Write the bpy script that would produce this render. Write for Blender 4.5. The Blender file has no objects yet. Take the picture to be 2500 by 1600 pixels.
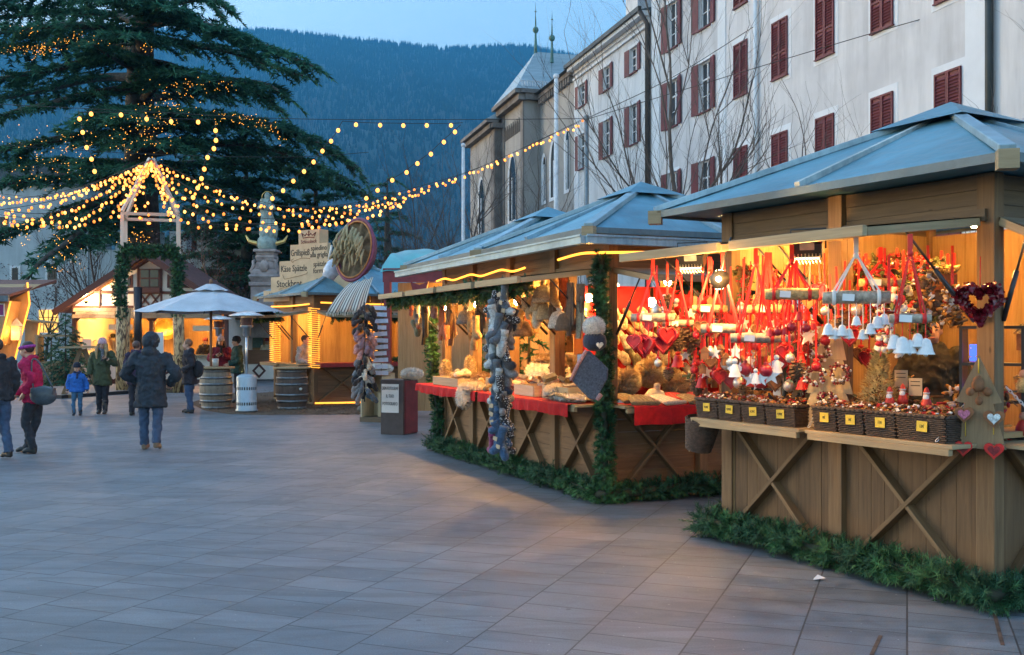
import bpy, math, random
from mathutils import Vector, Matrix, noise as mnoise
from math import sin, cos, pi, radians as R
random.seed(7)
SC = bpy.context.scene
COL = SC.collection
# ------------------------------------------------------------------ camera
F = 2500.0; CX = 1250.0; HY = 820.0; CH = 1.8
cam = bpy.data.cameras.new('camera'); camo = bpy.data.objects.new('camera', cam); COL.objects.link(camo)
cam.sensor_width = 36; cam.lens = 36.0; cam.shift_y = 20/2500.0; cam.clip_end = 20000; cam.clip_start = 0.05
camo.location = (0, 0, CH); camo.rotation_euler = (pi/2, 0, 0)
SC.camera = camo
# ------------------------------------------------------------------ sky, sun, exposure
SUN_EL = 8.0; SUN_AZ = 292.0          # sun low on the left (degrees, clockwise from +Y)
w = bpy.data.worlds.new('World'); SC.world = w; w.use_nodes = True
wn = w.node_tree; wn.nodes.clear()
wo = wn.nodes.new('ShaderNodeOutputWorld'); wb = wn.nodes.new('ShaderNodeBackground'); ws = wn.nodes.new('ShaderNodeTexSky')
ws.sky_type = 'NISHITA'; ws.sun_disc = False; ws.sun_elevation = R(SUN_EL); ws.sun_rotation = R(SUN_AZ)
ws.altitude = 300; ws.air_density = 1.0; ws.dust_density = 1.8; ws.ozone_density = 1.7
wb.inputs['Strength'].default_value = 0.15
wn.links.new(ws.outputs[0], wb.inputs['Color']); wn.links.new(wb.outputs[0], wo.inputs['Surface'])
sl = bpy.data.lights.new('sun', 'SUN'); sl.energy = 0.38; sl.angle = R(100); sl.color = (0.48, 0.78, 1.0)
so = bpy.data.objects.new('sun', sl); COL.objects.link(so)
sd = Vector((sin(R(SUN_AZ))*cos(R(38)), cos(R(SUN_AZ))*cos(R(38)), sin(R(38))))
so.rotation_euler = sd.to_track_quat('Z', 'Y').to_euler()
SC.view_settings.view_transform = 'Standard'; SC.view_settings.look = 'None'
SC.view_settings.exposure = 2.5; SC.view_settings.gamma = 1.0
cy = SC.cycles
cy.use_denoising = True; cy.max_bounces = 6; cy.diffuse_bounces = 3; cy.glossy_bounces = 3; cy.transmission_bounces = 4
cy.transparent_max_bounces = 8; cy.volume_bounces = 0; cy.sample_clamp_indirect = 4.0; cy.caustics_reflective = False; cy.caustics_refractive = False

def P(px, py, Y):
    return Vector(((px-CX)/F*Y, Y, CH-(py-HY)/F*Y))
def G(px, py, z=0.0):                  # point on the ground seen at a picture position
    Y = (CH-z)*F/(py-HY)
    return Vector(((px-CX)/F*Y, Y, z))
def rnd(a, b): return random.uniform(a, b)
# ------------------------------------------------------------------ materials
MATS = {}
def newmat(name):
    m = bpy.data.materials.new(name); m.use_nodes = True
    nt = m.node_tree; b = nt.nodes['Principled BSDF']
    return m, nt, b
def ramp(nt, fac, c1, c2, p1=0.3, p2=0.7):
    r = nt.nodes.new('ShaderNodeValToRGB')
    r.color_ramp.elements[0].position = p1; r.color_ramp.elements[1].position = p2
    r.color_ramp.elements[0].color = (*c1, 1); r.color_ramp.elements[1].color = (*c2, 1)
    nt.links.new(fac, r.inputs[0]); return r
def coords(nt, kind='Object', sc=(1, 1, 1), rot=(0, 0, 0)):
    t = nt.nodes.new('ShaderNodeTexCoord'); mp = nt.nodes.new('ShaderNodeMapping')
    mp.inputs['Scale'].default_value = sc; mp.inputs['Rotation'].default_value = rot
    nt.links.new(t.outputs[kind], mp.inputs[0]); return mp.outputs[0]
def noisef(nt, vec, scale=5, det=3, rough=0.55, dist=0.0):
    n = nt.nodes.new('ShaderNodeTexNoise'); n.inputs['Scale'].default_value = scale
    n.inputs['Detail'].default_value = det; n.inputs['Roughness'].default_value = rough; n.inputs['Distortion'].default_value = dist
    nt.links.new(vec, n.inputs['Vector']); return n.outputs['Fac']
def mixc(nt, fac, a, b, mode='MIX'):
    m = nt.nodes.new('ShaderNodeMix'); m.data_type = 'RGBA'; m.blend_type = mode
    for v, i in ((fac, 0), (a, 6), (b, 7)):
        if hasattr(v, 'links'): nt.links.new(v, m.inputs[i])
        elif i == 0: m.inputs[0].default_value = v
        else: m.inputs[i].default_value = (*v, 1)
    return m.outputs[2]
def bumpn(nt, b, h, strength=0.3, dist=0.01):
    n = nt.nodes.new('ShaderNodeBump'); n.inputs['Strength'].default_value = strength; n.inputs['Distance'].default_value = dist
    nt.links.new(h, n.inputs['Height']); nt.links.new(n.outputs[0], b.inputs['Normal'])
def sc3(c, k): return tuple(max(0, min(1, x*k)) for x in c)
def pbr(name, c, r=0.7, m=0.0, var=0.18, scale=9, bump=0.0, spec=None, sheen=0.0):
    if name in MATS: return MATS[name]
    mt, nt, b = newmat(name)
    b.inputs['Roughness'].default_value = r; b.inputs['Metallic'].default_value = m
    if spec is not None: b.inputs['Specular IOR Level'].default_value = spec
    if sheen: b.inputs['Sheen Weight'].default_value = sheen
    v = coords(nt)
    f = noisef(nt, v, scale, 4, 0.6)
    rr = ramp(nt, f, sc3(c, 1-var*1.6), sc3(c, 1+var))
    nt.links.new(rr.outputs[0], b.inputs['Base Color'])
    if bump:
        f2 = noisef(nt, v, scale*4, 3, 0.6)
        bumpn(nt, b, f2, bump, 0.01)
    MATS[name] = mt; return mt
def wood(name, c1, c2, r=0.65, su=1.2, sv=22, bump=0.15):
    if name in MATS: return MATS[name]
    mt, nt, b = newmat(name); b.inputs['Roughness'].default_value = r
    t = nt.nodes.new('ShaderNodeTexCoord')
    mp = nt.nodes.new('ShaderNodeMapping'); mp.inputs['Scale'].default_value = (su, sv, 1)
    nt.links.new(t.outputs['UV'], mp.inputs[0])
    g = noisef(nt, mp.outputs[0], 1.6, 5, 0.62, 0.6)
    col = ramp(nt, g, c1, c2, 0.28, 0.72).outputs[0]
    mp2 = nt.nodes.new('ShaderNodeMapping'); mp2.inputs['Scale'].default_value = (0.13, 0.6, 1)
    nt.links.new(t.outputs['UV'], mp2.inputs[0])
    tone = noisef(nt, mp2.outputs[0], 1.0, 2, 0.5)
    tr = ramp(nt, tone, (0.62, 0.60, 0.58), (1.18, 1.16, 1.12), 0.3, 0.7)
    tr.color_ramp.elements[1].color = (1.0, 1.0, 1.0, 1)
    col = mixc(nt, 1.0, col, tr.outputs[0], 'MULTIPLY')
    vo = nt.nodes.new('ShaderNodeTexVoronoi'); vo.inputs['Scale'].default_value = 2.2
    mp3 = nt.nodes.new('ShaderNodeMapping'); mp3.inputs['Scale'].default_value = (1.0, 2.2, 1)
    nt.links.new(t.outputs['UV'], mp3.inputs[0]); nt.links.new(mp3.outputs[0], vo.inputs['Vector'])
    kn = ramp(nt, vo.outputs['Distance'], (0.35, 0.3, 0.26), (1, 1, 1), 0.02, 0.07)
    col = mixc(nt, 1.0, col, kn.outputs[0], 'MULTIPLY')
    nt.links.new(col, b.inputs['Base Color'])
    bumpn(nt, b, g, bump, 0.004)
    MATS[name] = mt; return mt
def emi(name, c, s, sample=False, base=None):
    if name in MATS: return MATS[name]
    mt, nt, b = newmat(name)
    b.inputs['Base Color'].default_value = (*(base or c), 1)
    b.inputs['Emission Color'].default_value = (*c, 1); b.inputs['Emission Strength'].default_value = s
    mt.cycles.emission_sampling = 'FRONT' if sample else 'NONE'
    MATS[name] = mt; return mt
# ------------------------------------------------------------------ mesh builder
I4 = Matrix.Identity(4)
def T(x, y, z): return Matrix.Translation((x, y, z))
def RZ(a): return Matrix.Rotation(a, 4, 'Z')
def RX(a): return Matrix.Rotation(a, 4, 'X')
def RY(a): return Matrix.Rotation(a, 4, 'Y')
def S3(x, y, z): return Matrix.Diagonal((x, y, z, 1))
class MB:
    def __init__(s, M=None):
        s.v = []; s.f = []; s.uv = []; s.sm = []; s.mi = []; s.M = M or I4.copy(); s.m = 0
    def add(s, vs, fs, uvs=None, smooth=False):
        o = len(s.v); M = s.M
        s.v.extend([tuple(M @ Vector(p)) for p in vs])
        for i, f in enumerate(fs):
            s.f.append([o+k for k in f])
            if uvs: s.uv.append(uvs[i])
            else: s.uv.append([(vs[k][0]+vs[k][1]*.3, vs[k][2]+vs[k][1]*.3) for k in f])
            s.sm.append(smooth); s.mi.append(s.m)
    def box(s, c, sz, A=None):
        hx, hy, hz = sz[0]/2, sz[1]/2, sz[2]/2
        A = A or I4
        vs = [Vector((sx*hx, sy*hy, sz_*hz)) for sx in (-1, 1) for sy in (-1, 1) for sz_ in (-1, 1)]
        fs = [(0, 1, 3, 2), (4, 6, 7, 5), (0, 4, 5, 1), (2, 3, 7, 6), (0, 2, 6, 4), (1, 5, 7, 3)]
        L = max(range(3), key=lambda i: sz[i]); ou, ov = rnd(0, 60), rnd(0, 60)
        uvs = []
        for k, f in enumerate(fs):
            nax = k//2; ot = [i for i in range(3) if i != nax]
            if L in ot: a, b_ = L, [i for i in ot if i != L][0]
            else: a, b_ = ot
            uvs.append([(vs[i][a]+ou, vs[i][b_]+ov+nax*.37) for i in f])
        C = Vector(c)
        s.add([C + (A @ p) for p in vs], fs, uvs)
    def bar(s, a, b, w, h, up=(0, 0, 1)):
        a, b = Vector(a), Vector(b); d = b-a; L = d.length
        if L < 1e-6: return
        x = d/L; u = Vector(up)
        if abs(x.dot(u)) > 0.98: u = Vector((1, 0, 0))
        y = u.cross(x).normalized(); z = x.cross(y)
        A = Matrix((x, y, z)).transposed().to_4x4()
        s.box((a+b)/2, (L, w, h), A)
    def tube(s, pts, r, n=8, cap=True, smooth=True):
        pts = [Vector(p) for p in pts]; k = len(pts)
        rs = r if hasattr(r, '__len__') else [r]*k
        vs = []; L = 0; ls = []
        ref = None
        for i, p in enumerate(pts):
            d = (pts[min(i+1, k-1)]-pts[max(i-1, 0)])
            d = d.normalized() if d.length > 1e-9 else Vector((0, 0, 1))
            if ref is None:
                ref = Vector((0, 0, 1)) if abs(d.z) < .9 else Vector((1, 0, 0))
            x = (ref - d*ref.dot(d))
            x = x.normalized() if x.length > 1e-6 else d.orthogonal().normalized()
            ref = x; y = d.cross(x)
            if i: L += (p-pts[i-1]).length
            ls.append(L)
            for j in range(n):
                a = 2*pi*j/n
                vs.append(p + (x*cos(a)+y*sin(a))*rs[i])
        fs = []; uvs = []; ou, ov = rnd(0, 50), rnd(0, 50)
        for i in range(k-1):
            for j in range(n):
                j2 = (j+1) % n
                fs.append((i*n+j, i*n+j2, (i+1)*n+j2, (i+1)*n+j))
                c = 2*pi*max(rs)/n
                uvs.append([(ls[i]+ou, j*c+ov), (ls[i]+ou, (j+1)*c+ov), (ls[i+1]+ou, (j+1)*c+ov), (ls[i+1]+ou, j*c+ov)])
        if cap:
            fs.append(tuple(range(n-1, -1, -1))); uvs.append([(0.01*i, ov) for i in range(n)])
            fs.append(tuple((k-1)*n+i for i in range(n))); uvs.append([(0.01*i, ov) for i in range(n)])
        s.add(vs, fs, uvs, smooth)
    def lathe(s, prof, n=16, A=None, smooth=True, a0=0, a1=2*pi):
        A = A or I4; vs = []; full = abs(a1-a0-2*pi) < 1e-6; nn = n if full else n+1
        for (r, z) in prof:
            for j in range(nn):
                a = a0+(a1-a0)*j/n
                vs.append(A @ Vector((r*cos(a), r*sin(a), z)))
        fs = []; uvs = []
        for i in range(len(prof)-1):
            for j in range(n):
                j2 = (j+1) % nn
                fs.append((i*nn+j, i*nn+j2, (i+1)*nn+j2, (i+1)*nn+j))
                uvs.append([(prof[i][1], j*.1), (prof[i][1], j*.1+.1), (prof[i+1][1], j*.1+.1), (prof[i+1][1], j*.1)])
        s.add(vs, fs, uvs, smooth)
    def ell(s, c, r, nu=12, nv=8, A=None, nz=0.0, nsc=3.0):
        if not hasattr(r, '__len__'): r = (r, r, r)
        A = A or I4; C = Vector(c); vs = []; off = Vector((rnd(0, 90), rnd(0, 90), rnd(0, 90)))
        def pt(d):
            k = 1.0
            if nz: k += nz*mnoise.noise(d*nsc+off)
            return C + (A @ Vector((d.x*r[0]*k, d.y*r[1]*k, d.z*r[2]*k)))
        vs.append(pt(Vector((0, 0, -1))))
        for i in range(1, nv):
            t = -pi/2+pi*i/nv
            for j in range(nu):
                a = 2*pi*j/nu; vs.append(pt(Vector((cos(t)*cos(a), cos(t)*sin(a), sin(t)))))
        vs.append(pt(Vector((0, 0, 1)))); top = len(vs)-1
        fs = []
        for j in range(nu):
            fs.append((0, 1+(j+1) % nu, 1+j))
            fs.append((top, 1+(nv-2)*nu+j, 1+(nv-2)*nu+(j+1) % nu))
        for i in range(nv-2):
            for j in range(nu):
                a = 1+i*nu; fs.append((a+j, a+(j+1) % nu, a+nu+(j+1) % nu, a+nu+j))
        s.add(vs, fs, None, True)
    def prism(s, poly, d0, d1, A=None, smooth=False):
        """2-D outline in local XZ extruded along Y from d0 to d1"""
        A = A or I4; n = len(poly); ou, ov = rnd(0, 50), rnd(0, 50)
        vs = [A @ Vector((x, d0, z)) for x, z in poly]+[A @ Vector((x, d1, z)) for x, z in poly]
        fs = [tuple(range(n)), tuple(range(2*n-1, n-1, -1))]
        uvs = [[(poly[i][1]+ou, poly[i][0]+ov) for i in range(n)], [(poly[i][1]+ou, poly[i][0]+ov) for i in range(n-1, -1, -1)]]
        for i in range(n):
            j = (i+1) % n
            fs.append((i, i+n, j+n, j)); uvs.append([(poly[i][1]+ou, ov), (poly[i][1]+ou, ov+.05), (poly[j][1]+ou, ov+.05), (poly[j][1]+ou, ov)])
        s.add(vs, fs, uvs, smooth)
    def quad(s, a, b, c, d, uv=None):
        s.add([a, b, c, d], [(0, 1, 2, 3)], [uv] if uv else None)
    def grid(s, fn, nu, nv, smooth=True):
        vs = [fn(i/nu, j/nv) for j in range(nv+1) for i in range(nu+1)]
        fs = []; uvs = []
        for j in range(nv):
            for i in range(nu):
                a = j*(nu+1)+i; fs.append((a, a+1, a+nu+2, a+nu+1))
                uvs.append([(i/nu, j/nv), ((i+1)/nu, j/nv), ((i+1)/nu, (j+1)/nv), (i/nu, (j+1)/nv)])
        s.add(vs, fs, uvs, smooth)
    def mesh(s, name):
        me = bpy.data.meshes.new(name); me.from_pydata(s.v, [], s.f)
        ul = me.uv_layers.new(name='UVMap'); flat = []
        for u in s.uv:
            for p in u: flat.extend(p)
        ul.data.foreach_set('uv', flat)
        me.polygons.foreach_set('use_smooth', s.sm); me.polygons.foreach_set('material_index', s.mi)
        me.update(); return me
    def build(s, name, mats, parent=None, loc=None, rot=None, label=None, cat=None, group=None, kind=None, bevel=0, solid=0):
        me = s.mesh(name)
        o = bpy.data.objects.new(name, me)
        for m in (mats if isinstance(mats, (list, tuple)) else [mats]): me.materials.append(m)
        COL.objects.link(o)
        if parent is not None: o.parent = parent
        if loc is not None: o.location = loc
        if rot is not None: o.rotation_euler = rot if hasattr(rot, '__len__') else (0, 0, rot)
        tag(o, label, cat, group, kind)
        if bevel:
            b = o.modifiers.new('bevel', 'BEVEL'); b.width = bevel; b.segments = 1; b.limit_method = 'ANGLE'
        if solid:
            b = o.modifiers.new('thick', 'SOLIDIFY'); b.thickness = solid
        return o
def tag(o, label=None, cat=None, group=None, kind=None):
    if label: o['label'] = label
    if cat: o['category'] = cat
    if group: o['group'] = group
    if kind: o['kind'] = kind
    return o
def thing(name, label, cat, loc=(0, 0, 0), rz=0, group=None):
    o = bpy.data.objects.new(name, None); COL.objects.link(o); o.empty_display_size = .1
    o.location = loc; o.rotation_euler = rz if hasattr(rz, '__len__') else (0, 0, rz)
    return tag(o, label, cat, group)
def dup(root, loc, rz=0, label=None, group=None, scale=None):
    def cp(o, par):
        c = o.copy(); COL.objects.link(c)
        if par is not None: c.parent = par
        for ch in [x for x in o.children]: cp(ch, c)
        return c
    r = cp(root, None); r.location = loc; r.rotation_euler = rz if hasattr(rz, '__len__') else (0, 0, rz)
    if scale: r.scale = (scale,)*3 if not hasattr(scale, '__len__') else scale
    if label: r['label'] = label
    if group: r['group'] = group
    return r
def textmesh(mb, txt, size, A, depth=0.004, sx=1.0, align='CENTER'):
    """lettering as real geometry; A maps x right, y up, z out of the board"""
    cu = bpy.data.curves.new('lettering', 'FONT'); cu.body = txt; cu.size = size; cu.align_x = align; cu.align_y = 'CENTER'
    cu.extrude = depth; cu.resolution_u = 2
    o = bpy.data.objects.new('lettering', cu); COL.objects.link(o)
    dg = bpy.context.evaluated_depsgraph_get(); me = o.evaluated_get(dg).to_mesh()
    X = A @ S3(sx, 1, 1)
    mb.add([X @ v.co for v in me.vertices], [tuple(p.vertices) for p in me.polygons])
    o.evaluated_get(dg).to_mesh_clear(); bpy.data.objects.remove(o); bpy.data.curves.remove(cu)
def point(name, loc, watts, color, size=0.05, parent=None):
    l = bpy.data.lights.new(name, 'POINT'); l.energy = watts; l.color = color; l.shadow_soft_size = size
    o = bpy.data.objects.new(name, l); COL.objects.link(o); o.location = loc
    if parent is not None: o.parent = parent
    return o
WARM = (1.0, 0.43, 0.065)
# ================================================================== ground
def paving():
    mt, nt, b = newmat('stone_paving')
    a = R(21.1)
    v = coords(nt, 'Object', (1, 1, 1), (0, 0, -(pi/2-a)))      # x' along the long joints
    sep = nt.nodes.new('ShaderNodeSeparateXYZ'); nt.links.new(v, sep.inputs[0])
    def brick(bw, rh, rot90, mort=0.006):
        br = nt.nodes.new('ShaderNodeTexBrick'); br.inputs['Scale'].default_value = 1
        br.inputs['Brick Width'].default_value = bw; br.inputs['Row Height'].default_value = rh
        br.inputs['Mortar Size'].default_value = mort; br.inputs['Mortar Smooth'].default_value = 0.15; br.inputs['Bias'].default_value = 0
        br.inputs['Color1'].default_value = (0.0, 0, 0, 1); br.inputs['Color2'].default_value = (1, 1, 1, 1); br.inputs['Mortar'].default_value = (0.5, 0.5, 0.5, 1)
        if rot90:
            mp = nt.nodes.new('ShaderNodeMapping'); mp.inputs['Rotation'].default_value = (0, 0, pi/2); nt.links.new(v, mp.inputs[0]); nt.links.new(mp.outputs[0], br.inputs['Vector'])
        else: nt.links.new(v, br.inputs['Vector'])
        return br
    b1 = brick(0.34, 0.60, False); b2 = brick(0.46, 0.66, True)
    gt = nt.nodes.new('ShaderNodeMath'); gt.operation = 'GREATER_THAN'; gt.inputs[1].default_value = ZONE
    nt.links.new(sep.outputs['Y'], gt.inputs[0])
    cell = mixc(nt, gt.outputs[0], b1.outputs['Color'], b2.outputs['Color'])
    mx = nt.nodes.new('ShaderNodeMix'); nt.links.new(gt.outputs[0], mx.inputs[0]); nt.links.new(b1.outputs['Fac'], mx.inputs[2]); nt.links.new(b2.outputs['Fac'], mx.inputs[3])
    mort = mx.outputs[0]
    o = coords(nt)
    n1 = noisef(nt, o, 0.55, 4, 0.6); n2 = noisef(nt, o, 90, 2, 0.7); n3 = noisef(nt, o, 3.5, 5, 0.65, 0.8)
    base = ramp(nt, cell, (0.158, 0.186, 0.212), (0.224, 0.248, 0.270), 0, 1).outputs[0]
    base = mixc(nt, 1.0, base, ramp(nt, n1, (0.72, 0.74, 0.78), (1.0, 0.98, 0.96), .3, .7).outputs[0], 'MULTIPLY')
    base = mixc(nt, 1.0, base, ramp(nt, n3, (0.80, 0.8, 0.8), (1, 1, 1), .35, .6).outputs[0], 'MULTIPLY')
    base = mixc(nt, 1.0, base, ramp(nt, n2, (0.72, 0.72, 0.72), (1, 1, 1), .3, .62).outputs[0], 'MULTIPLY')
    vg = nt.nodes.new('ShaderNodeTexVoronoi'); vg.inputs['Scale'].default_value = 2.3; nt.links.new(o, vg.inputs['Vector'])
    gum = ramp(nt, vg.outputs['Distance'], (0.55, 0.55, 0.55), (1, 1, 1), 0.035, 0.05); base = mixc(nt, 1.0, base, gum.outputs[0], 'MULTIPLY')
    n5 = noisef(nt, coords(nt, 'Object', (.22, 1.1, 1), (0, 0, .5)), 2.2, 5, .7, 1.5)
    base = mixc(nt, 1.0, base, ramp(nt, n5, (0.74, 0.73, 0.72), (1, 1, 1), .38, .55).outputs[0], 'MULTIPLY')
    vs = nt.nodes.new('ShaderNodeTexVoronoi'); vs.inputs['Scale'].default_value = 9; nt.links.new(o, vs.inputs['Vector'])
    spk = ramp(nt, vs.outputs['Distance'], (1, 1, 1), (0, 0, 0), 0.03, 0.06); base = mixc(nt, spk.outputs[0], base, (0.34, 0.34, 0.33))
    base = mixc(nt, mort, base, (0.045, 0.046, 0.048))
    nt.links.new(base, b.inputs['Base Color'])
    rr = ramp(nt, n3, (0.46, 0.46, 0.46), (0.72, 0.72, 0.72), .3, .7); nt.links.new(rr.outputs[0], b.inputs['Roughness'])
    add = nt.nodes.new('ShaderNodeMath'); add.operation = 'SUBTRACT'; nt.links.new(n2, add.inputs[0]); nt.links.new(mort, add.inputs[1])
    bumpn(nt, b, add.outputs[0], 0.25, 0.004)
    return mt
ZONE = -1.0
def _zone():
    a = R(21.1); ang = (pi/2-a)
    g = G(100, 1415)                      # on the dividing line between the two bonds
    return -g.x*sin(ang)+g.y*cos(ang)
ZONE = _zone()
mb = MB(); mb.quad((-400, -60, 0), (400, -60, 0), (400, 1400, 0), (-400, 1400, 0))
mb.build('ground', paving(), kind='structure')
# drain slot covers and mulch in front of the food stall
mulch_m = pbr('bark_mulch', (0.13, 0.085, 0.05), 0.95, var=.6, scale=26, bump=.8)
mb = MB(); pts = []
for (px, py) in ((462, 985), (500, 1003), (560, 1012), (640, 1014), (760, 1013), (905, 1012), (930, 985), (900, 950), (760, 945), (640, 960), (540, 960)):
    g = G(px, py); pts.append((g.x, g.y, .006))
mb.add(pts, [tuple(range(len(pts)))])
mb.m = 0
for i in range(1700):
    k = random.randrange(1, 7); c = Vector(pts[k]).lerp(Vector(pts[10-k]), rnd(0, 1)).lerp(Vector(pts[random.randrange(len(pts))]), rnd(0, .5))
    a = rnd(0, pi); l = rnd(.02, .06); wd = rnd(.008, .02); u = Vector((cos(a)*l, sin(a)*l, rnd(-.01, .03))); q = Vector((-sin(a)*wd, cos(a)*wd, 0))
    c.z = rnd(.012, .03); mb.add([c-u-q, c+u-q, c+u+q, c-u+q], [(0, 1, 2, 3)])
mb.build('mulch', mulch_m, kind='stuff', label='brown bark mulch strewn on the paving below the barrels', cat='mulch')

# ================================================================== mountain
RID = [(-1500, 130), (-600, 70), (0, 88), (300, 78), (500, 76), (640, 79), (760, 90), (860, 102), (1000, 115), (1080, 124), (1180, 121), (1260, 118), (1320, 124), (1400, 142), (1700, 200), (2300, 260), (4200, 320)]
def ridge(px):
    for (x0, y0), (x1, y1) in zip(RID, RID[1:]):
        if x0 <= px <= x1:
            t = (px-x0)/(x1-x0); return y0+(y1-y0)*t
    return 300
D0, D1 = 1100.0, 4600.0
def mount(px, s):
    """slope point: px fixes the bearing, s runs 0 (foot) to 1 (ridge)"""
    Y = D0+(D1-D0)*s; x = (px-CX)/F
    zr = (HY-ridge(px))/F*D1
    z = zr*(s**1.12)
    n = mnoise.fractal(Vector((px/420.0, s*2.2, 3.1)), 0.9, 2.1, 5)
    z += n*170*s*(1-s)*2.0 + mnoise.noise(Vector((px/130, s*6, 9)))*26*s*(1-s)*4
    return Vector((x*Y, Y, z))
mb = MB(); mb.grid(lambda u, v: mount(-1500+u*5700, v), 170, 50)
def back(u, v):
    p = mount(-1500+u*5700, 1.0); k = 1+v*.4; return Vector((p.x*k, p.y*k, p.z*(1-v)))
mb.grid(back, 170, 4)
soil = pbr('forest_floor', (0.030, 0.042, 0.040), 0.95, var=.3, scale=.01)
mb.build('mountain', soil, kind='structure')
conif = pbr('conifer_far', (0.010, 0.026, 0.028), 0.95, var=.5, scale=.02)
larch = pbr('larch_far', (0.115, 0.105, 0.10), 0.95, var=.3, scale=.02)
mb = MB(); rs = random.Random(3)
def fir(c, h, r):
    n = 4; a0 = rs.uniform(0, 1.5)
    vs = [c+Vector((cos(a0+2*pi*j/n)*r, sin(a0+2*pi*j/n)*r, -2)) for j in range(n)]+[c+Vector((0, 0, h))]
    mb.add(vs, [(j, (j+1) % n, n) for j in range(n)])
for i in range(30000):
    px = rs.uniform(-150, 1480); s = rs.random()**0.8
    p = mount(px, s)
    k = mnoise.noise(Vector((px/90.0, s*9, 1.7)))+mnoise.noise(Vector((px/30.0, s*20, 5)))*.6+(.45-s)*.9
    pale = k > 0.42 and rs.random() < .55
    mb.m = 1 if pale else 0
    h = rs.uniform(14, 30)*(.55+.45*s); fir(p, h, h*rs.uniform(.16, .24))
for i in range(1500):
    px = rs.uniform(-150, 1480); p = mount(px, 1.0-rs.uniform(0, .004)); mb.m = 0
    h = rs.uniform(14, 34); fir(p, h, h*.2)
mb.build('mountain_forest', [conif, larch], kind='stuff', label='dark conifer forest with pale larches covering the mountainside', cat='forest')
# ================================================================== the evening air
def air():
    m = bpy.data.materials.new('evening_air'); m.use_nodes = True; nt = m.node_tree; nt.nodes.clear()
    o = nt.nodes.new('ShaderNodeOutputMaterial'); v = nt.nodes.new('ShaderNodeVolumePrincipled')
    v.inputs['Color'].default_value = (0.09, 0.46, 0.86, 1); v.inputs['Density'].default_value = 0.00021; v.inputs['Anisotropy'].default_value = 0.0
    nt.links.new(v.outputs[0], o.inputs['Volume']); return m
mb = MB(); mb.box((1200, 3500, 900), (16000, 9000, 1803)); mb.build('haze', air(), kind='stuff', label='thin blue evening air between the square and the mountain', cat='haze')
# ================================================================== long facade on the right
FA = R(-74.58)                                     # local x runs along the wall towards the camera, -y looks at the square
FROOT = Vector((9.1, 34.7, 0))
plaster = pbr('cream_plaster', (0.66, 0.63, 0.58), 0.9, var=.07, scale=.9, bump=.1)
def plaster_streak(name, c):
    mt, nt, b = newmat(name); b.inputs['Roughness'].default_value = .9
    v = coords(nt, 'Object', (1, 1, .12)); f = noisef(nt, v, 1.6, 5, .65); f2 = noisef(nt, coords(nt), .35, 4, .6)
    col = ramp(nt, f, sc3(c, .76), sc3(c, 1.03), .25, .55).outputs[0]
    col = mixc(nt, 1.0, col, ramp(nt, f2, (.80, .80, .81), (1, 1, 1), .35, .6).outputs[0], 'MULTIPLY')
    nt.links.new(col, b.inputs['Base Color']); bumpn(nt, b, noisef(nt, coords(nt), 30, 3), .15, .01)
    return mt
plaster = plaster_streak('cream_plaster_wall', (0.69, 0.675, 0.67))
white_pl = plaster_streak('white_plaster_wall', (0.74, 0.74, 0.74))
stone_pl = plaster_streak('grey_church_plaster', (0.40, 0.385, 0.36))
dstone = pbr('dark_church_stone', (0.22, 0.20, 0.185), .9, var=.25, scale=1.2, bump=.2)
trimw = pbr('pale_trim', (0.74, 0.76, 0.78), .85, var=.05, scale=1)
shut = pbr('oxblood_shutter', (0.15, 0.022, 0.03), .55, var=.15, scale=3)
glassd = pbr('dark_window_glass', (0.03, 0.04, 0.05), .08, var=.1, scale=1)
framew = pbr('white_window_frame', (0.75, 0.76, 0.78), .5, var=.04, scale=2)
copper = pbr('green_copper', (0.09, 0.20, 0.17), .6, m=.2, var=.3, scale=3)
slate = pbr('dark_slate_roof', (0.045, 0.075, 0.095), .55, var=.25, scale=2)
pipe_d = pbr('dark_downpipe', (0.03, 0.04, 0.042), .45, m=.3, var=.15, scale=2)
pipe_w = pbr('white_downpipe', (0.68, 0.72, 0.75), .5, var=.08, scale=2)
zinc_t = None
def wall_holes(mb, x0, x1, z0, z1, holes, y=0.0, depth=.22):
    xs = sorted({x0, x1, *[h[0] for h in holes], *[h[1] for h in holes]}); zs = sorted({z0, z1, *[h[2] for h in holes], *[h[3] for h in holes]})
    for a, b in zip(xs, xs[1:]):
        for c, d in zip(zs, zs[1:]):
            mx, mz = (a+b)/2, (c+d)/2
            if any(h[0] < mx < h[1] and h[2] < mz < h[3] for h in holes): continue
            mb.quad((a, y, c), (b, y, c), (b, y, d), (a, y, d))
    for a, b, c, d in holes:
        mb.quad((a, y, c), (a, y, d), (a, y+depth, d), (a, y+depth, c)); mb.quad((b, y, d), (b, y, c), (b, y+depth, c), (b, y+depth, d))
        mb.quad((a, y, c), (a, y+depth, c), (b, y+depth, c), (b, y, c)); mb.quad((a, y, d), (b, y, d), (b, y+depth, d), (a, y+depth, d))
def shutter_panel(mb, w_, h_):
    """one louvred leaf, local x 0..w, z 0..h, front at y=-.05"""
    t = .055
    for x in (t/2, w_-t/2): mb.box((x, -.02, h_/2), (t, .05, h_))
    for z in (t/2, h_-t/2, h_*.43): mb.box((w_/2, -.02, z), (w_-2*t-.002, .046, t))
    n = int(h_/.085)
    for i in range(1, n):
        z = i*h_/n
        if abs(z-h_*.43) < .06 or z < .09 or z > h_-.09: continue
        mb.box((w_/2, -.018, z), (w_-2*t-.004, .008, .085), RX(R(-38)))
    mb.box((w_/2, .001, h_/2), (w_-2*t, .006, h_-.02))
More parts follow.
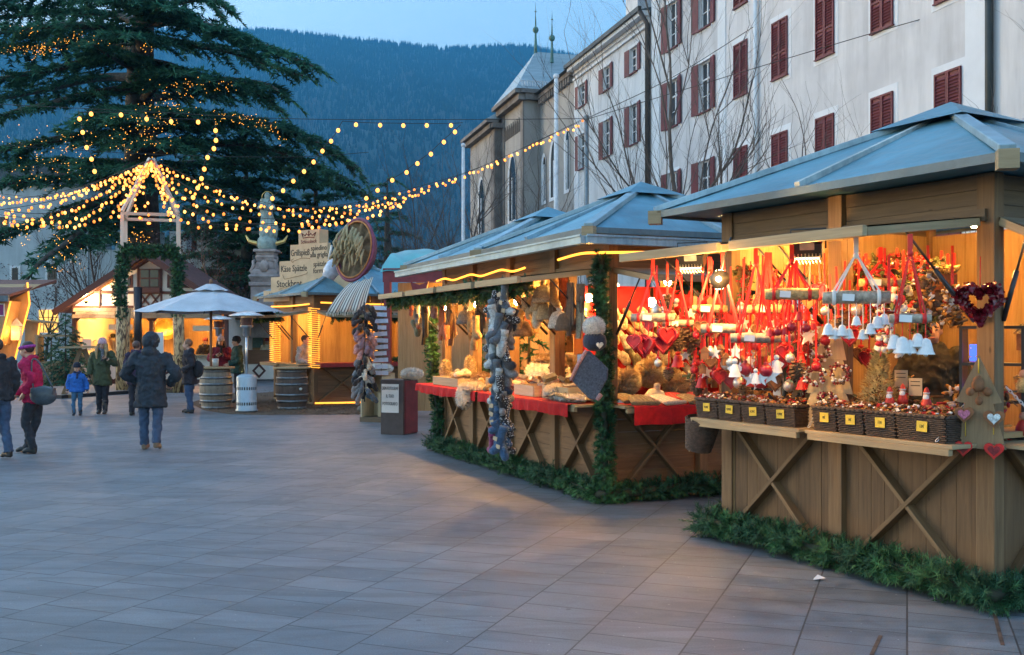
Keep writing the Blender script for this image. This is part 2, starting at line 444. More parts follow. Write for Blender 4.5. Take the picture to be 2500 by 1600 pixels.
def window_closed(par, x, z0, z1, W=1.02):
    m = MB(); e = .17
    m.box((x, -.006, (z0+z1)/2+.02), (W+2*e, .012, z1-z0+2*e+.04)); s = m.build('window', trimw, par)
    for k in (0, 1):
        m = MB(T(x-W/2+k*W/2, -.03, z0)); shutter_panel(m, W/2-.006, z1-z0); m.build('shutter', shut, s)
    m = MB(); m.box((x, -.05, z0-.02), (W+.06, .10, .035)); m.build('sill', shut, s)
def window_open(par, x, z0, z1, W=1.05, la=150, ra=165):
    m = MB(); e = .14
    for sx in (-1, 1): m.box((x+sx*(W/2+e/2), -.006, (z0+z1)/2), (e, .012, z1-z0+2*e))
    for z in (z0-e/2, z1+e/2): m.box((x, -.006, z), (W-.004, .012, e))
    s = m.build('window', trimw, par)
    m = MB()
    for sx in (-1, 1): m.box((x+sx*(W/2-.03), .15, (z0+z1)/2), (.06, .05, z1-z0))
    for z in (z0+.03, z1-.03, z0+(z1-z0)*.66): m.box((x, .15, z), (W-.124, .046, .06))
    m.box((x, .148, (z0+z1)/2), (.07, .05, z1-z0-.122))
    for z in (z0+(z1-z0)*.34,): m.box((x, .152, z), (W-.126, .03, .03))
    m.build('frame', framew, s)
    m = MB(); m.quad((x-W/2, .17, z0), (x+W/2, .17, z0), (x+W/2, .17, z1), (x-W/2, .17, z1)); m.build('pane', glassd, s)
    for k, ang in ((0, la), (1, ra)):
        w2 = W/2
        if k == 0: A = T(x-W/2, -.03, z0) @ RZ(R(-ang))
        else: A = T(x+W/2, -.03, z0) @ RZ(R(ang)) @ S3(-.8, 1, 1)
        m = MB(A); shutter_panel(m, w2, z1-z0); m.build('shutter', shut, s)
    m = MB(); m.box((x, -.03, z0-.03), (W+.1, .16, .05)); m.build('sill', shut, s)
ROWS = [(13.9, 15.25), (10.6, 12.45), (6.8, 8.66), (2.6, 4.6)]
# --- tall cream house
hb = thing('town_house', 'tall cream house with closed dark red shutters rising behind the blue roofed stalls', 'building', FROOT, FA)
closed = [(-2.75, 0), (0, 0), (2.73, 0), (5.65, 0), (8.43, 0), (11.9, 0), (14.6, 0)]
opens = [-5.75, -8.75]
holes = []; H2 = [(13.9, 15.9), (10.6, 12.6), (6.75, 8.7)]
for x in opens:
    for z0, z1 in H2: holes.append((x-.525, x+.525, z0, z1))
mb = MB(); wall_holes(mb, -11.0, 22, 0, 18.2, holes)
mb.quad((-11, 0, 0), (-11, 9, 0), (-11, 9, 18.2), (-11, 0, 18.2)); mb.quad((22, 9, 0), (22, 0, 0), (22, 0, 18.2), (22, 9, 18.2)); mb.quad((-11, 9, 0), (22, 9, 0), (22, 9, 18.2), (-11, 9, 18.2))
mb.build('wall', plaster, hb)
for x, wd in ((-10.5, .85), (-4.25, .62), (9.45, .75)):
    mb = MB(); mb.box((x, -.02, 8.9), (wd, .04, 17.8)); mb.build('pilaster', trimw, hb)
mb = MB(); mb.box((5.5, -.25, 17.5), (33.4, .5, .35)); mb.box((5.5, -.4, 17.85), (33.7, .8, .3)); mb.build('cornice', trimw, hb)
mb = MB(); mb.prism([(-1, 18.05), (10, 18.05), (4.5, 22)], -11.3, 22.3, RZ(-pi/2) @ S3(-1, 1, 1)); mb.build('roof', slate, hb)
for x, k in closed:
    for i, (z0, z1) in enumerate([(13.85, 15.8), (10.55, 12.5), (6.75, 8.68), (2.6, 4.6)]):
        window_closed(hb, x, z0, z1)
for i, x in enumerate(opens):
    for z0, z1 in H2: window_open(hb, x, z0, z1, la=174, ra=(172, 168)[i])
mb = MB(); mb.tube([(-1.5, -.12, 0), (-1.5, -.12, 17.6)], .075, 10); mb.build('downpipe', pipe_w, hb)
mb = MB(); mb.tube([(10.05, -.14, 0), (10.05, -.14, 17.6)], .10, 10); mb.build('downpipe', pipe_d, hb)
# --- lower white house to its left
hw = thing('white_house', 'white house with open dark red shutters and dark eaves beside the grey church', 'building', FROOT, FA)
xs3 = [-13.1, -16.6, -20.25]
HW = [(13.95, 15.15), (10.65, 12.5), (6.8, 8.6)]
holes = [(x-.5, x+.5, z0, z1) for x in xs3 for z0, z1 in HW]
mb = MB(); wall_holes(mb, -21.5, -11.25, 0, 16.0, holes)
mb.quad((-21.5, 0, 0), (-21.5, 9, 0), (-21.5, 9, 16), (-21.5, 0, 16)); mb.quad((-11.25, 9, 0), (-11.25, 0, 0), (-11.25, 0, 16), (-11.25, 9, 16)); mb.build('wall', white_pl, hw)
mb = MB(); mb.box((-16.4, -.06, 15.62), (10.2, .12, .10)); mb.box((-16.4, -.05, 15.95), (10.2, .1, .16)); mb.box((-16.4, -.2, 16.15), (10.3, .45, .22)); mb.box((-21.1, -.02, 7.9), (.7, .04, 15.3)); mb.build('cornice', trimw, hw)
mb = MB(); mb.bar((-21.7, -.48, 16.32), (-11.2, -.48, 16.32), .16, .2); mb.build('gutter', pipe_d, hw)
mb = MB(); mb.prism([(-.55, 16.27), (4.2, 17.6), (4.2, 16.27)], -21.6, -11.3, RZ(-pi/2) @ S3(-1, 1, 1))
mb.build('roof', slate, hw)
mb = MB(); mb.box((-16.4, 6.5, 18.2), (10.1, 4.4, 3.4)); mb.build('attic', plaster_streak('ochre_attic', (0.36, .34, .27)), hw)
mb = MB(); mb.prism([(3.4, 19.9), (6.5, 22.2), (9.6, 19.9)], -21.9, -11.1, RZ(-pi/2) @ S3(-1, 1, 1)); mb.build('attic_roof', slate, hw)
mb = MB(); mb.box((-15.3, 1.2, 17.5), (1.5, .8, 1.9)); ch = mb.build('chimney', white_pl, hw)
mb = MB()
for x in (-15.95, -14.65):
    for y in (.9, 1.5): mb.bar((x, y, 18.4), (x, y, 19.0), .05, .05)
mb.lathe([(.62, -.95), (.62, .95)], 10, T(-15.3, 1.2, 18.72) @ RY(pi/2) @ S3(.55, 1.1, 1), a0=pi*.5, a1=pi*1.5)
mb.build('chimney_hood', slate, ch, solid=.03)
for x in xs3:
    for z0, z1 in HW: window_open(hw, x, z0, z1, W=1.0, la=176, ra=172)
mb = MB(); mb.tube([(-11.1, -.16, 0), (-11.1, -.16, 15.6), (-11.2, -.5, 16.2)], .11, 10); mb.build('downpipe', pbr('brown_downpipe', (.055, .045, .04), .5, m=.2), hw)
# --- grey church
chh = thing('church', 'grey stone church with pointed windows and two copper finials on its pale roof', 'church', FROOT, FA)
def arch_win(par, x, y, z0, z1, w_):
    n = 8; out = []
    def outline(k):
        r = w_/2+k; zt = z1-w_*.9; p = [(x-r, z0-k), (x+r, z0-k), (x+r, zt)]
        for i in range(1, n): t = i/n; p.append((x+r*(1-t**1.6), zt+(w_*.9+k)*sin(t*pi/2)))
        p.append((x, z1+k))
        for i in range(n-1, 0, -1): t = i/n; p.append((x-r*(1-t**1.6), zt+(w_*.9+k)*sin(t*pi/2)))
        p.append((x-r, zt)); return p
    m = MB(); a, b = outline(.22), outline(0.0); N = len(a)
    for i in range(N):
        j = (i+1) % N
        m.quad((a[i][0], y-.05, a[i][1]), (a[j][0], y-.05, a[j][1]), (b[j][0], y-.005, b[j][1]), (b[i][0], y-.005, b[i][1]))
    s = m.build('window', trimw, par)
    m = MB(); m.add([(p[0], y-.003, p[1]) for p in b], [tuple(range(N))]); m.build('pane', glassd, s)
    m = MB(); m.box((x, y-.03, (z0+z1-w_*.9)/2), (.10, .05, z1-z0-w_*.9)); m.build('mullion', trimw, s)
mb = MB(); mb.box((-26.5, 5, 8.1), (9.98, 10, 16.2)); mb.box((-30.4, 4.5, 8.0), (5.0, 11, 16.0)); mb.box((-36.4, 4.4, 7.6), (7.0, 11.8, 15.2)); mb.build('wall', stone_pl, chh)
mb = MB(); mb.box((-28.15, -1.03, 8.0), (.5, .1, 16)); mb.box((-32.6, -1.03, 8.0), (.6, .1, 16)); mb.box((-32.86, -1.0, 7.6), (.1, 1.1, 15.1)); mb.box((-33.3, -1.53, 7.6), (.8, .1, 15.1)); mb.box((-36.2, -1.53, 3), (7, .1, 6)); mb.build('buttress_and_shade', dstone, chh)  # thin dark plate over the corner return paints in its shade
mb = MB()
for i in range(14): mb.box((-21.9-i*.42, -.12, 15.75), (.18, .24, .34)); 
mb.box((-24.7, -.14, 16.05), (6.4, .28, .24)); mb.build('frieze', dstone, chh)
mb = MB()
for i in range(8): mb.prism([(-.16, 0), (.16, 0), (.16, .6), (0, .9), (-.16, .6)], -1.04, -1.0, T(-28.9-i*.46, 0, 14.2))
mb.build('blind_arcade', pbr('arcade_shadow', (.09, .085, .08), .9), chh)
mb = MB(); mb.box((-30.4, -1.15, 16.1), (5.4, .5, .4)); mb.box((-30.4, -1.25, 16.4), (5.7, .8, .25)); mb.box((-27.8, 1.5, 16.1), (.5, 5, .4)); mb.box((-27.75, 1.5, 16.4), (.6, 5.6, .25))
mb.box((-36.4, -1.65, 15.3), (7.4, .5, .3)); mb.box((-36.4, -1.75, 15.6), (7.7, .8, .22)); mb.box((-32.7, -1.2, 15.3), (.5, 1.2, .3)); mb.build('cornice', dstone, chh)
tile_pale = None
def tiles():
    mt, nt, b = newmat('pale_slate_tiles'); b.inputs['Roughness'].default_value = .45
    br = nt.nodes.new('ShaderNodeTexBrick'); br.inputs['Scale'].default_value = 2.2; br.inputs['Mortar Size'].default_value = .02
    br.inputs['Color1'].default_value = (.30, .36, .38, 1); br.inputs['Color2'].default_value = (.40, .46, .48, 1); br.inputs['Mortar'].default_value = (.14, .19, .2, 1)
    nt.links.new(coords(nt, 'Object', (1, 1, 1), (R(90), 0, 0)), br.inputs[0]); nt.links.new(br.outputs[0], b.inputs['Base Color']); return mt
tile_pale = tiles()
def hip(mb, x0, x1, y0, y1, z, rx0, rx1, ry0, ry1, rz):
    e = [(x0, y0, z), (x1, y0, z), (x1, y1, z), (x0, y1, z)]
    r = [(rx0, ry0, rz), (rx1, ry1, rz)]
    mb.add([*e, *r], [(0, 1, 4), (1, 2, 5, 4), (2, 3, 5), (3, 0, 4, 5)])
mb = MB(); hip(mb, -33.3, -27.5, -1.6, 12, 16.53, -30.8, -30.8, .6, 9, 19.7); mb.build('roof', tile_pale, chh)
mb = MB(); hip(mb, -40.3, -32.8, -2.1, 10, 15.75, -36.4, -36.4, 2.2, 8, 18.6); mb.build('roof', tile_pale, chh)
mb = MB(); mb.prism([(-.5, 16.2), (5, 19.6), (10.5, 16.2)], -27.6, -21.3, RZ(-pi/2) @ S3(-1, 1, 1)); mb.build('roof', slate, chh)
for (x, y, z) in ((-30.8, .6, 19.7), (-29.6, 1.3, 18.9)):
    m = MB(T(x, y, z) @ S3(.45, .45, .5)); m.lathe([(.26, -.3), (.20, .6), (.14, 2.2), (.13, 2.4)], 10); m.ell((0, 0, 2.75), .42, 14, 10); m.lathe([(.12, 3.1), (.1, 4.0), (.05, 4.6)], 8)
    m.lathe([(.05, 4.5), (.05, 5.0), (.2, 5.05), (.05, 5.15), (.01, 6.2)], 8); m.build('finial', copper, chh)
mb = MB()
for i in range(24): mb.box((-27.55, -1.2+i*.16, 16.85), (.05, .07, .32))
mb.bar((-27.55, -1.3, 17.0), (-27.55, 2.6, 17.0), .05, .05); mb.build('snow_guard', trimw, chh)
for (x, y, z0, z1, w_) in ((-22.7, 0, 9.9, 13.1, .55), (-25.1, 0, 9.8, 13.0, 1.25), (-27.0, 0, 9.8, 12.4, .5), (-30.5, -1, 9.0, 13.0, 1.5), (-36.6, -1.5, 4.0, 12.4, 1.4)): arch_win(chh, x, y, z0, z1, w_)
# --- poles on the square
mat_pole = pbr('white_pole_paint', (.70, .72, .74), .45, var=.12, scale=6)
mat_gpole = pbr('grey_pole_steel', (.20, .24, .26), .45, m=.5)
def pole(px, y0, Y, r, m, lab, cat='pole', name='flagpole'):
    X = (px-CX)/F*Y; h = CH+(HY-y0)/F*Y
    mb = MB(); mb.lathe([(r*1.2, 0), (r*1.2, 1.2), (r, 1.25), (r*.85, h-.1), (0, h)], 10)
    o = mb.build('shaft', m); t = thing(name, lab, cat, (X, Y, 0)); o.parent = t
    m2 = MB(); m2.lathe([(r*2.4, 0), (r*2.4, .05), (r*1.3, .08)], 10); m2.build('foot_plate', m, t)
    m3 = MB(); m3.ell((0, 0, h+.02), r*1.2, 8, 6); m3.build('cap', m, t)
    return t
pole(1131, 356, 44, .085, mat_pole, 'thin white flagpole standing left of the grey church')
pole(1358, 188, 40, .10, mat_pole, 'tall white flagpole in front of the church wall')
pole(1432, 290, 36, .09, mat_gpole, 'grey steel mast carrying the end of the bulb string')
# ================================================================== timber stalls
w_post = wood('stall_post_wood', (0.155, 0.084, 0.036), (0.28, 0.165, 0.076))
w_panel = wood('stall_panel_wood', (0.110, 0.056, 0.022), (0.200, 0.110, 0.048), sv=16)
w_panel2 = wood('stall_panel_wood_brown', (0.15, 0.078, 0.034), (0.27, 0.15, 0.07), sv=16)
w_dark = wood('stall_header_wood', (0.10, 0.066, 0.036), (0.19, 0.125, 0.07))
w_inner = wood('stall_inner_wood', (0.34, 0.20, 0.08), (0.54, 0.35, 0.16))
w_shelf = wood('stall_shelf_wood', (0.33, 0.235, 0.125), (0.5, 0.37, 0.21))
w_flap = wood('stall_flap_wood', (0.26, 0.21, 0.155), (0.40, 0.33, 0.25), sv=12)
w_pale = wood('pale_crate_wood', (0.52, 0.40, 0.23), (0.72, 0.57, 0.36))
def zinc(name, c, r=.38):
    mt, nt, b = newmat(name); b.inputs['Metallic'].default_value = .35
    v = coords(nt, 'Object', (1, 1, 1)); f = noisef(nt, v, 1.4, 5, .65, .4)
    v2 = coords(nt, 'Object', (14, 3, 3)); f2 = noisef(nt, v2, 2.0, 4, .6)
    col = ramp(nt, f, sc3(c, .66), sc3(c, 1.16), .3, .7).outputs[0]
    col = mixc(nt, 1.0, col, ramp(nt, f2, (.70, .74, .78), (1, 1, 1), .32, .6).outputs[0], 'MULTIPLY')
    nt.links.new(col, b.inputs['Base Color'])
    rr = ramp(nt, f2, (r*.8,)*3, (r*1.35,)*3, .3, .7); nt.links.new(rr.outputs[0], b.inputs['Roughness'])
    bumpn(nt, b, f, .12, .02); return mt
zincm = zinc('blue_grey_roof_metal', (0.14, 0.34, 0.43))
zincl = zinc('pale_batten_metal', (0.34, 0.47, 0.53), .5)
zincd = zinc('weathered_eave_metal', (0.17, 0.21, 0.22), .6)
zincr = zinc('worn_batten_metal', (0.55, 0.60, 0.58), .6)
metal_d = pbr('dark_fitting_metal', (.05, .05, .055), .4, m=.7, var=.1)
steel = pbr('bright_steel', (.55, .56, .58), .3, m=.9, var=.1)
red_cloth = pbr('red_felt', (.50, .005, .007), .9, var=.18, scale=14, bump=.2)
def planks(mb, x0, x1, y, z0, z1, t=.022, w_=.14, vert=True, gap=.003):
    n = max(1, round(((x1-x0) if vert else (z1-z0))/w_)); st = ((x1-x0) if vert else (z1-z0))/n
    for i in range(n):
        dy = rnd(-.003, .003)
        if vert: mb.box((x0+(i+.5)*st, y+dy, (z0+z1)/2), (st-gap, t, z1-z0))
        else: mb.box(((x0+x1)/2, y+dy, z0+(i+.5)*st), (x1-x0, t, st-gap))
# faces of a stall: 'L' long front (x=0, outward -x, coordinate y) and 'R' near end (y=0, outward -y, coordinate x), 'F' far end (y=L), 'B' back (x=D)
def face(kind, L, D):
    if kind == 'L': return Matrix(((0, 1, 0, 0), (1, 0, 0, 0), (0, 0, 1, 0), (0, 0, 0, 1)))    # (s, out-in) -> x = in, y = s
    if kind == 'R': return I4.copy()
    if kind == 'F': return T(0, L, 0) @ S3(1, -1, 1)
    if kind == 'B': return T(D, 0, 0) @ Matrix(((0, -1, 0, 0), (1, 0, 0, 0), (0, 0, 1, 0), (0, 0, 0, 1)))
def stall(name, label, corner, rz, L, D, bays, apex, eave=2.95, hinge=2.6, counter=1.0, over=.40, flapd=1.2, flapdrop=.13, panel=None, vertical=True, gutter=False, group=None, open_faces=('L', 'R'), shelfd=.38, battens=True, header=True, post=.15, s=1.0):
    root = thing(name, label, 'market stall', (corner[0], corner[1], CH*(1-s)), rz, group); root.scale = (s, s, s); zb = -CH*(1-s)/s
    pm = panel or w_panel; pz = eave-.03
    posts = set()
    for f, n in bays.items():
        Lf = L if f in 'LB' or f == 'B' else D
        if f == 'F': Lf = D
        for i in range(n+1):
            s_ = Lf*i/n; q = face(f, L, D) @ Vector((s_, 0, 0)); posts.add((round(q.x, 3), round(q.y, 3)))
    for (x, y) in sorted(posts):
        cx = min(max(x, post/2), D-post/2); cyy = min(max(y, post/2), L-post/2)
        m = MB(); m.box((cx-.036 if 0 < y < L else cx, cyy, (pz+zb)/2), (post*.5-.003, post, pz-zb)); m.box((cx+.040, cyy, (pz+zb)/2), (post*.5, post-.004, pz-zb))
        m.build('post', w_post, root, bevel=.004)
    for f, n in bays.items():
        Lf = D if f in 'RF' else L; A = face(f, L, D)
        for i in range(n):
            a, b = Lf*i/n+post*.75, Lf*(i+1)/n-post*.75
            m = MB(A); planks(m, a-.04, b+.04, .075, zb+.04, counter-.02, vert=vertical); m.build('panel', pm, root)
            if f in open_faces:
                m = MB(A); m.bar((a+.06, .035, zb+.08), (b-.10, .035, counter-.03), .035, .115, (0, 1, 0)); m.build('brace', w_post, root, bevel=.003)
                m = MB(A); m.bar((b-.06, .028, zb+.08), (a+.10, .028, counter-.03), .036, .115, (0, 1, 0)); m.build('brace', w_post, root, bevel=.003)
                m = MB(A); m.box(((a+b)/2, .04, .05), (b-a+.1, .04, .06)); m.v = [(x, y, z+zb) for x, y, z in m.v]; m.build('bottom_rail', w_shelf, root)
            if f in open_faces:
                m = MB(A); m.box(((a+b)/2, -shelfd/2+.06, counter), (b-a+.16, shelfd+.12, .03)); m.box(((a+b)/2, -shelfd+.02, counter-.04), (b-a+.10, .045, .05)); m.build('shelf', w_shelf, root, bevel=.003)
            if header:
                m = MB(A); planks(m, a-.05, b+.05, .07, hinge, pz, vert=False, w_=.13); m.box(((a+b)/2, .10, (hinge+pz)/2), (b-a+.1, .012, pz-hinge-.01)); m.box(((a+b)/2, .045, hinge+.03), (b-a+.1, .06, .09)); m.build('header', w_dark, root)
    # raised flaps
    for f in open_faces:
        n = bays[f]; Lf = D if f in 'RF' else L; A = face(f, L, D)
        for i in range(n):
            a, b = Lf*i/n+.09, Lf*(i+1)/n-.05; fd = flapd[f] if isinstance(flapd, dict) else flapd
            m = MB(A); z0, z1 = hinge, hinge-flapdrop
            m.quad((a, .02, z0), (b, .02, z0), (b, -fd, z1), (a, -fd, z1))
            m.quad((a, .02, z0+.02), (a, -fd, z1+.02), (b, -fd, z1+.02), (b, .02, z0+.02))
            fl = m.build('flap', w_flap, root)
            m = MB(A); m.bar((a, -fd, z1-.015), (b, -fd, z1-.015), .045, .075); m.bar((a+.02, .0, z0-.02), (a+.02, -fd+.024, z1-.02), .045, .06); m.bar((b-.02, .0, z0-.02), (b-.02, -fd+.024, z1-.02), .045, .06)
            m.build('flap_frame', w_shelf, fl, bevel=.003)
            for s_ in (a+.05, b-.05):
                m = MB(A); p0 = Vector((s_, .0, hinge-.75)); p1 = Vector((s_, -fd*.62, z0+(z1-z0)*.62-.04)); pm_ = p0.lerp(p1, .58)
                m.tube([p0, pm_], .018, 8); m.tube([pm_, p1], .009, 8); m.build('gas_strut', metal_d, fl)
    # floor of the loft and roof modules
    m = MB(); m.quad((.05, .05, pz-.01), (.05, L-.05, pz-.01), (D-.05, L-.05, pz-.01), (D-.05, .05, pz-.01)); m.build('ceiling', w_inner, root)
    nm = len(apex); ml = L/nm
    for k, az in enumerate(apex):
        y0, y1 = k*ml, (k+1)*ml; o2 = over if nm == 1 else over*.55
        x0, x1 = -over, D+over; y0 -= (over if k == 0 else .05); y1 += (over if k == nm-1 else .05)
        cxm, cym = D/2, (k+.5)*ml; az_ = az
        cs = [Vector((x0, y0, eave)), Vector((x1, y0, eave)), Vector((x1, y1, eave)), Vector((x0, y1, eave))]; ap = Vector((cxm, cym, az_))
        m = MB(); m.add(cs+[ap], [(0, 1, 4), (1, 2, 4), (2, 3, 4), (3, 0, 4)])
        m.box((cxm, cym, eave-.012), (x1-x0-.01, y1-y0-.01, .02)); rf = m.build('roof', zincm, root)
        m = MB()
        for i in range(4):
            a, b = cs[i], cs[(i+1) % 4]; m.bar(a-Vector((0, 0, .02)), b-Vector((0, 0, .02)), .016, .065)
        m.build('eave_trim', zincd, rf)
        for i in range(4):
            c = cs[i]; dv = (ap-c); m = MB(); m.bar(c+Vector((0, 0, .03))-dv.normalized()*.02, ap+Vector((0, 0, .01))-dv*.10, .11, .06); m.build('hip_batten', zincl, rf, bevel=.006)
            e = c+(c-ap)*.004; m = MB(); m.box((e.x, e.y, eave-.05), (.13, .13, .13), RZ(pi/4)); m.build('corner_bracket', w_shelf, rf)
        if battens:
            for i in range(4):
                mid = (cs[i]+cs[(i+1) % 4])/2; m = MB(); dv = ap-mid
                m.bar(mid+Vector((0, 0, .03)), ap-dv*.12, .06, .05); m.build('seam_batten', zincr if (i == 3 and nm == 1) else zincl, rf)
        m = MB(); r_ = .50*(D/3); zz = (eave-az_)/(D/2+over)*r_
        m.add([ap+Vector((sx*r_, sy*r_, zz+.07)) for sx, sy in ((-1, -1), (1, -1), (1, 1), (-1, 1))]+[ap+Vector((0, 0, .09))], [(0, 1, 4), (1, 2, 4), (2, 3, 4), (3, 0, 4)]); m.build('roof_cap', zincm, rf)
    if gutter:
        g = .56
        for p0, p1 in (((-g, -g, 2.83), (-g, L+g, 2.83)), ((-g, -g, 2.83), (D+g, -g, 2.83))):
            m = MB(); m.bar(p0, p1, .10, .085); d = (Vector(p1)-Vector(p0)).normalized()
            q = Vector((-.055, 0, 0)) if d.y > .5 else Vector((0, -.055, 0)); m.bar(Vector(p0)+q+Vector((0, 0, .045)), Vector(p1)+q+Vector((0, 0, .045)), .022, .022)
            m.build('gutter', zincl, root)
    return root
def SW(corner, rz, s=1.0):
    M = T(corner[0], corner[1], CH*(1-s)) @ RZ(rz) @ S3(s, s, s)
    return lambda x, y, z: M @ Vector((x, y, z))
SA, SB = .914, .95
CA, RA = (3.49*SA, 7.46*SA), R(29.1)
CB, RB = (1.076*SB, 11.7*SB), R(23.1)
CC, RC = (-5.16, 26.5), R(33)
WA, WB, WC = SW(CA, RA, SA), SW(CB, RB, SB), SW(CC, RC)
ZA, ZB = -CH*(1-SA)/SA, -CH*(1-SB)/SB
LA, DA, LB, DB, LCC, DC = 3.0, 3.0, 5.8, 2.6, 3.0, 3.4
sa = stall('market_stall', 'wooden stall with a blue metal roof nearest the viewer selling hanging Christmas decorations', CA, RA, LA, DA, {'L': 2, 'R': 2, 'F': 2}, [3.88], eave=3.03, hinge=2.66, over=.43, open_faces=('L', 'R'), flapd={'L': 1.2, 'R': .3}, s=SA)
sb = stall('market_stall', 'long wooden stall with two blue metal roofs selling slippers, gloves and hats', CB, RB, LB, DB, {'L': 4, 'R': 2}, [3.75, 3.75], eave=2.97, hinge=2.57, over=.45, open_faces=('L', 'R'), flapd={'L': 1.05, 'R': .85}, panel=w_panel2, vertical=False, gutter=True, s=SB)
scn = stall('market_stall', 'wooden food stall with a stepped menu sign standing on its blue metal roof', CC, RC, LCC, DC, {'L': 2, 'R': 2}, [3.95], eave=2.9, hinge=2.45, over=.35, open_faces=('L', 'R'), flapd=.9, counter=1.05, panel=w_panel2, vertical=False)
# inside walls
mb = MB(face('F', LA, DA)); planks(mb, 1.25, 2.9, .10, 1.0, 2.9, w_=.16); planks(mb, .1, 1.25, .10, 2.25, 2.9, w_=.16); planks(mb, .1, 2.9, .115, .05, 1.0, w_=.16); mb.build('inner_wall', w_inner, sa)
mb = MB(face('B', LA, DA)); planks(mb, .1, 2.9, .05, .05, 2.9, w_=.16); mb.build('inner_wall', w_inner, sa)
mb = MB(face('B', LB, DB)); planks(mb, .1, 3.0, .05, .05, 2.9, w_=.18); mb.build('inner_wall', w_inner, sb)
mb = MB(face('F', LB, DB)); planks(mb, 1.2, DB-.1, .10, .05, 2.9, w_=.18); mb.build('inner_wall', w_inner, sb)
mb = MB(face('B', LCC, DC)); planks(mb, .1, LCC-.1, .05, .05, 2.9, w_=.18); mb.build('inner_wall', w_inner, scn)
mb = MB(face('F', LCC, DC)); planks(mb, .1, DC-.1, .05, .05, 2.8, w_=.18); mb.build('inner_wall', w_inner, scn)
for c_, W_, L_, D_ in ((sa, WA, LA, DA), (sb, WB, LB, DB), (scn, WC, LCC, DC)):
    m = MB(); m.box((D_/2+.05, L_/2+.05, .06), (D_-.4, L_-.4, .05)); m.build('floor_boards', w_dark, c_)
# ------------------------------------------------------------------ fir garlands
gar1 = pbr('garland_green', (0.018, 0.085, 0.034), .75, var=.35, scale=6)
gar2 = pbr('garland_green_light', (0.038, 0.135, 0.040), .75, var=.35, scale=6)
wire = pbr('garland_wire', (.03, .035, .02), .8)
def needle_twig(mb, o, d, ln, nl, n, w_=.004):
    d = d.normalized(); x = d.orthogonal().normalized(); y = d.cross(x)
    for i in range(n):
        t = (i+.5)/n; a = rnd(0, 2*pi); b = o+d*ln*t
        r = (x*cos(a)+y*sin(a))*rnd(.75, 1.0)+d*rnd(.35, .9); r.normalize(); l = nl*rnd(.7, 1.15)*(1-.3*t)
        s_ = d.cross(r).normalized()*w_
        mb.add([b-s_, b+s_, b+r*l], [(0, 1, 2)])
def garland(name, pts, rad, per_m, label, nl=.06, w_=.0042, group=None, parent=None, n_needle=22, droop=0, flat=None, cat='garland'):
    pts = [Vector(p) for p in pts]; mb = MB(); L = 0
    for a, b in zip(pts, pts[1:]):
        d = b-a; l = d.length; n = max(1, int(l*per_m*2.4)); dn = d.normalized(); x = dn.orthogonal().normalized(); y = dn.cross(x)
        for i in range(n):
            o = a+d*((i+rnd(0, 1))/n); ang = rnd(0, 2*pi)
            k = .8+.45*mnoise.noise(o*2.3)
            out = (x*cos(ang)+y*sin(ang))
            if flat is not None:
                q = out.dot(flat)
                if q < -.2: out -= flat*q*1.6
            out = (out+dn*rnd(-.6, .6)).normalized()
            mb.m = 1 if mnoise.noise(o*3.1+Vector((5, 5, 5)))+rnd(-.4, .4) > .12 else 0
            st = o+out*rad*.25
            if st.z < .02: st.z = .02
            if out.z < 0 and o.z < .3: out.z *= .15
            needle_twig(mb, st, out, rad*rnd(.55, 1.0)*k, nl, n_needle, w_)
    t = MB(); t.tube(pts, rad*.3, 6)
    o = mb.build(name, [gar1, gar2], parent, label=label, cat=cat, group=group)
    t.build('core', wire, o)
    return o
def wob(pts, n, amp, seed=1):
    out = []; pts = [Vector(p) for p in pts]
    for a, b in zip(pts, pts[1:]):
        for i in range(n): 
            p = a.lerp(b, i/n); out.append(p+Vector((mnoise.noise(p*1.3+Vector((seed, 0, 0))), mnoise.noise(p*1.3+Vector((0, seed, 0))), mnoise.noise(p*1.3+Vector((0, 0, seed)))*.6))*amp)
    out.append(pts[-1]); return out
garland('garland', wob([WA(.35, LA+.12, .13+ZA), WA(-.12, LA+.1, .13+ZA), WA(-.14, 0-.12, .13+ZA), WA(2.2, -.15, .13+ZA)], 12, .06), .175, 95, 'fir garland lying round the foot of the nearest stall', nl=.085, w_=.0040, n_needle=34)
garland('garland', wob([WB(-.10, LB+.1, .11+ZB), WB(-.13, -.13, .12+ZB), WB(DB+.1, -.12, .12+ZB)], 20, .06), .18, 80, 'fir garland lying round the foot of the long stall', nl=.07, w_=.0052, n_needle=28)
garland('garland', wob([WB(-.07, -.03, .05+ZB), WB(-.07, -.03, 2.72)], 14, .07, 4), .135, 100, 'thick fir garland climbing the near corner post of the long stall', nl=.065, w_=.0052, n_needle=28)
garland('garland', wob([WB(-.06, LB+.05, .1), WB(-.06, LB+.05, 2.3)], 10, .1, 6), .14, 70, 'thin fir garland on the far left post of the long stall', nl=.065, w_=.009)
garland('garland', wob([WB(-.85, LB, 2.36), WB(-.85, .3, 2.36)], 16, .07, 8), .13, 60, 'fir garland hung under the raised flaps along the front of the long stall', nl=.065, w_=.009)
garland('garland', wob([WB(.5, -.65, 2.33), WB(DB, -.65, 2.33)], 8, .07, 9), .12, 60, 'fir garland hung under the end flap of the long stall', nl=.065, w_=.009)
for k, yy in enumerate((1.48, 2.95, 4.42)):
    garland('garland', wob([WB(.16, yy+.09, .95), WB(.16, yy+.09, 2.3)], 6, .08, 11+k), .10, 50, ('fir garland on the first inner post of the long stall from the near corner', 'fir garland on the middle inner post of the long stall', 'fir garland on the third inner post of the long stall from the near corner')[k], nl=.06, w_=.009)
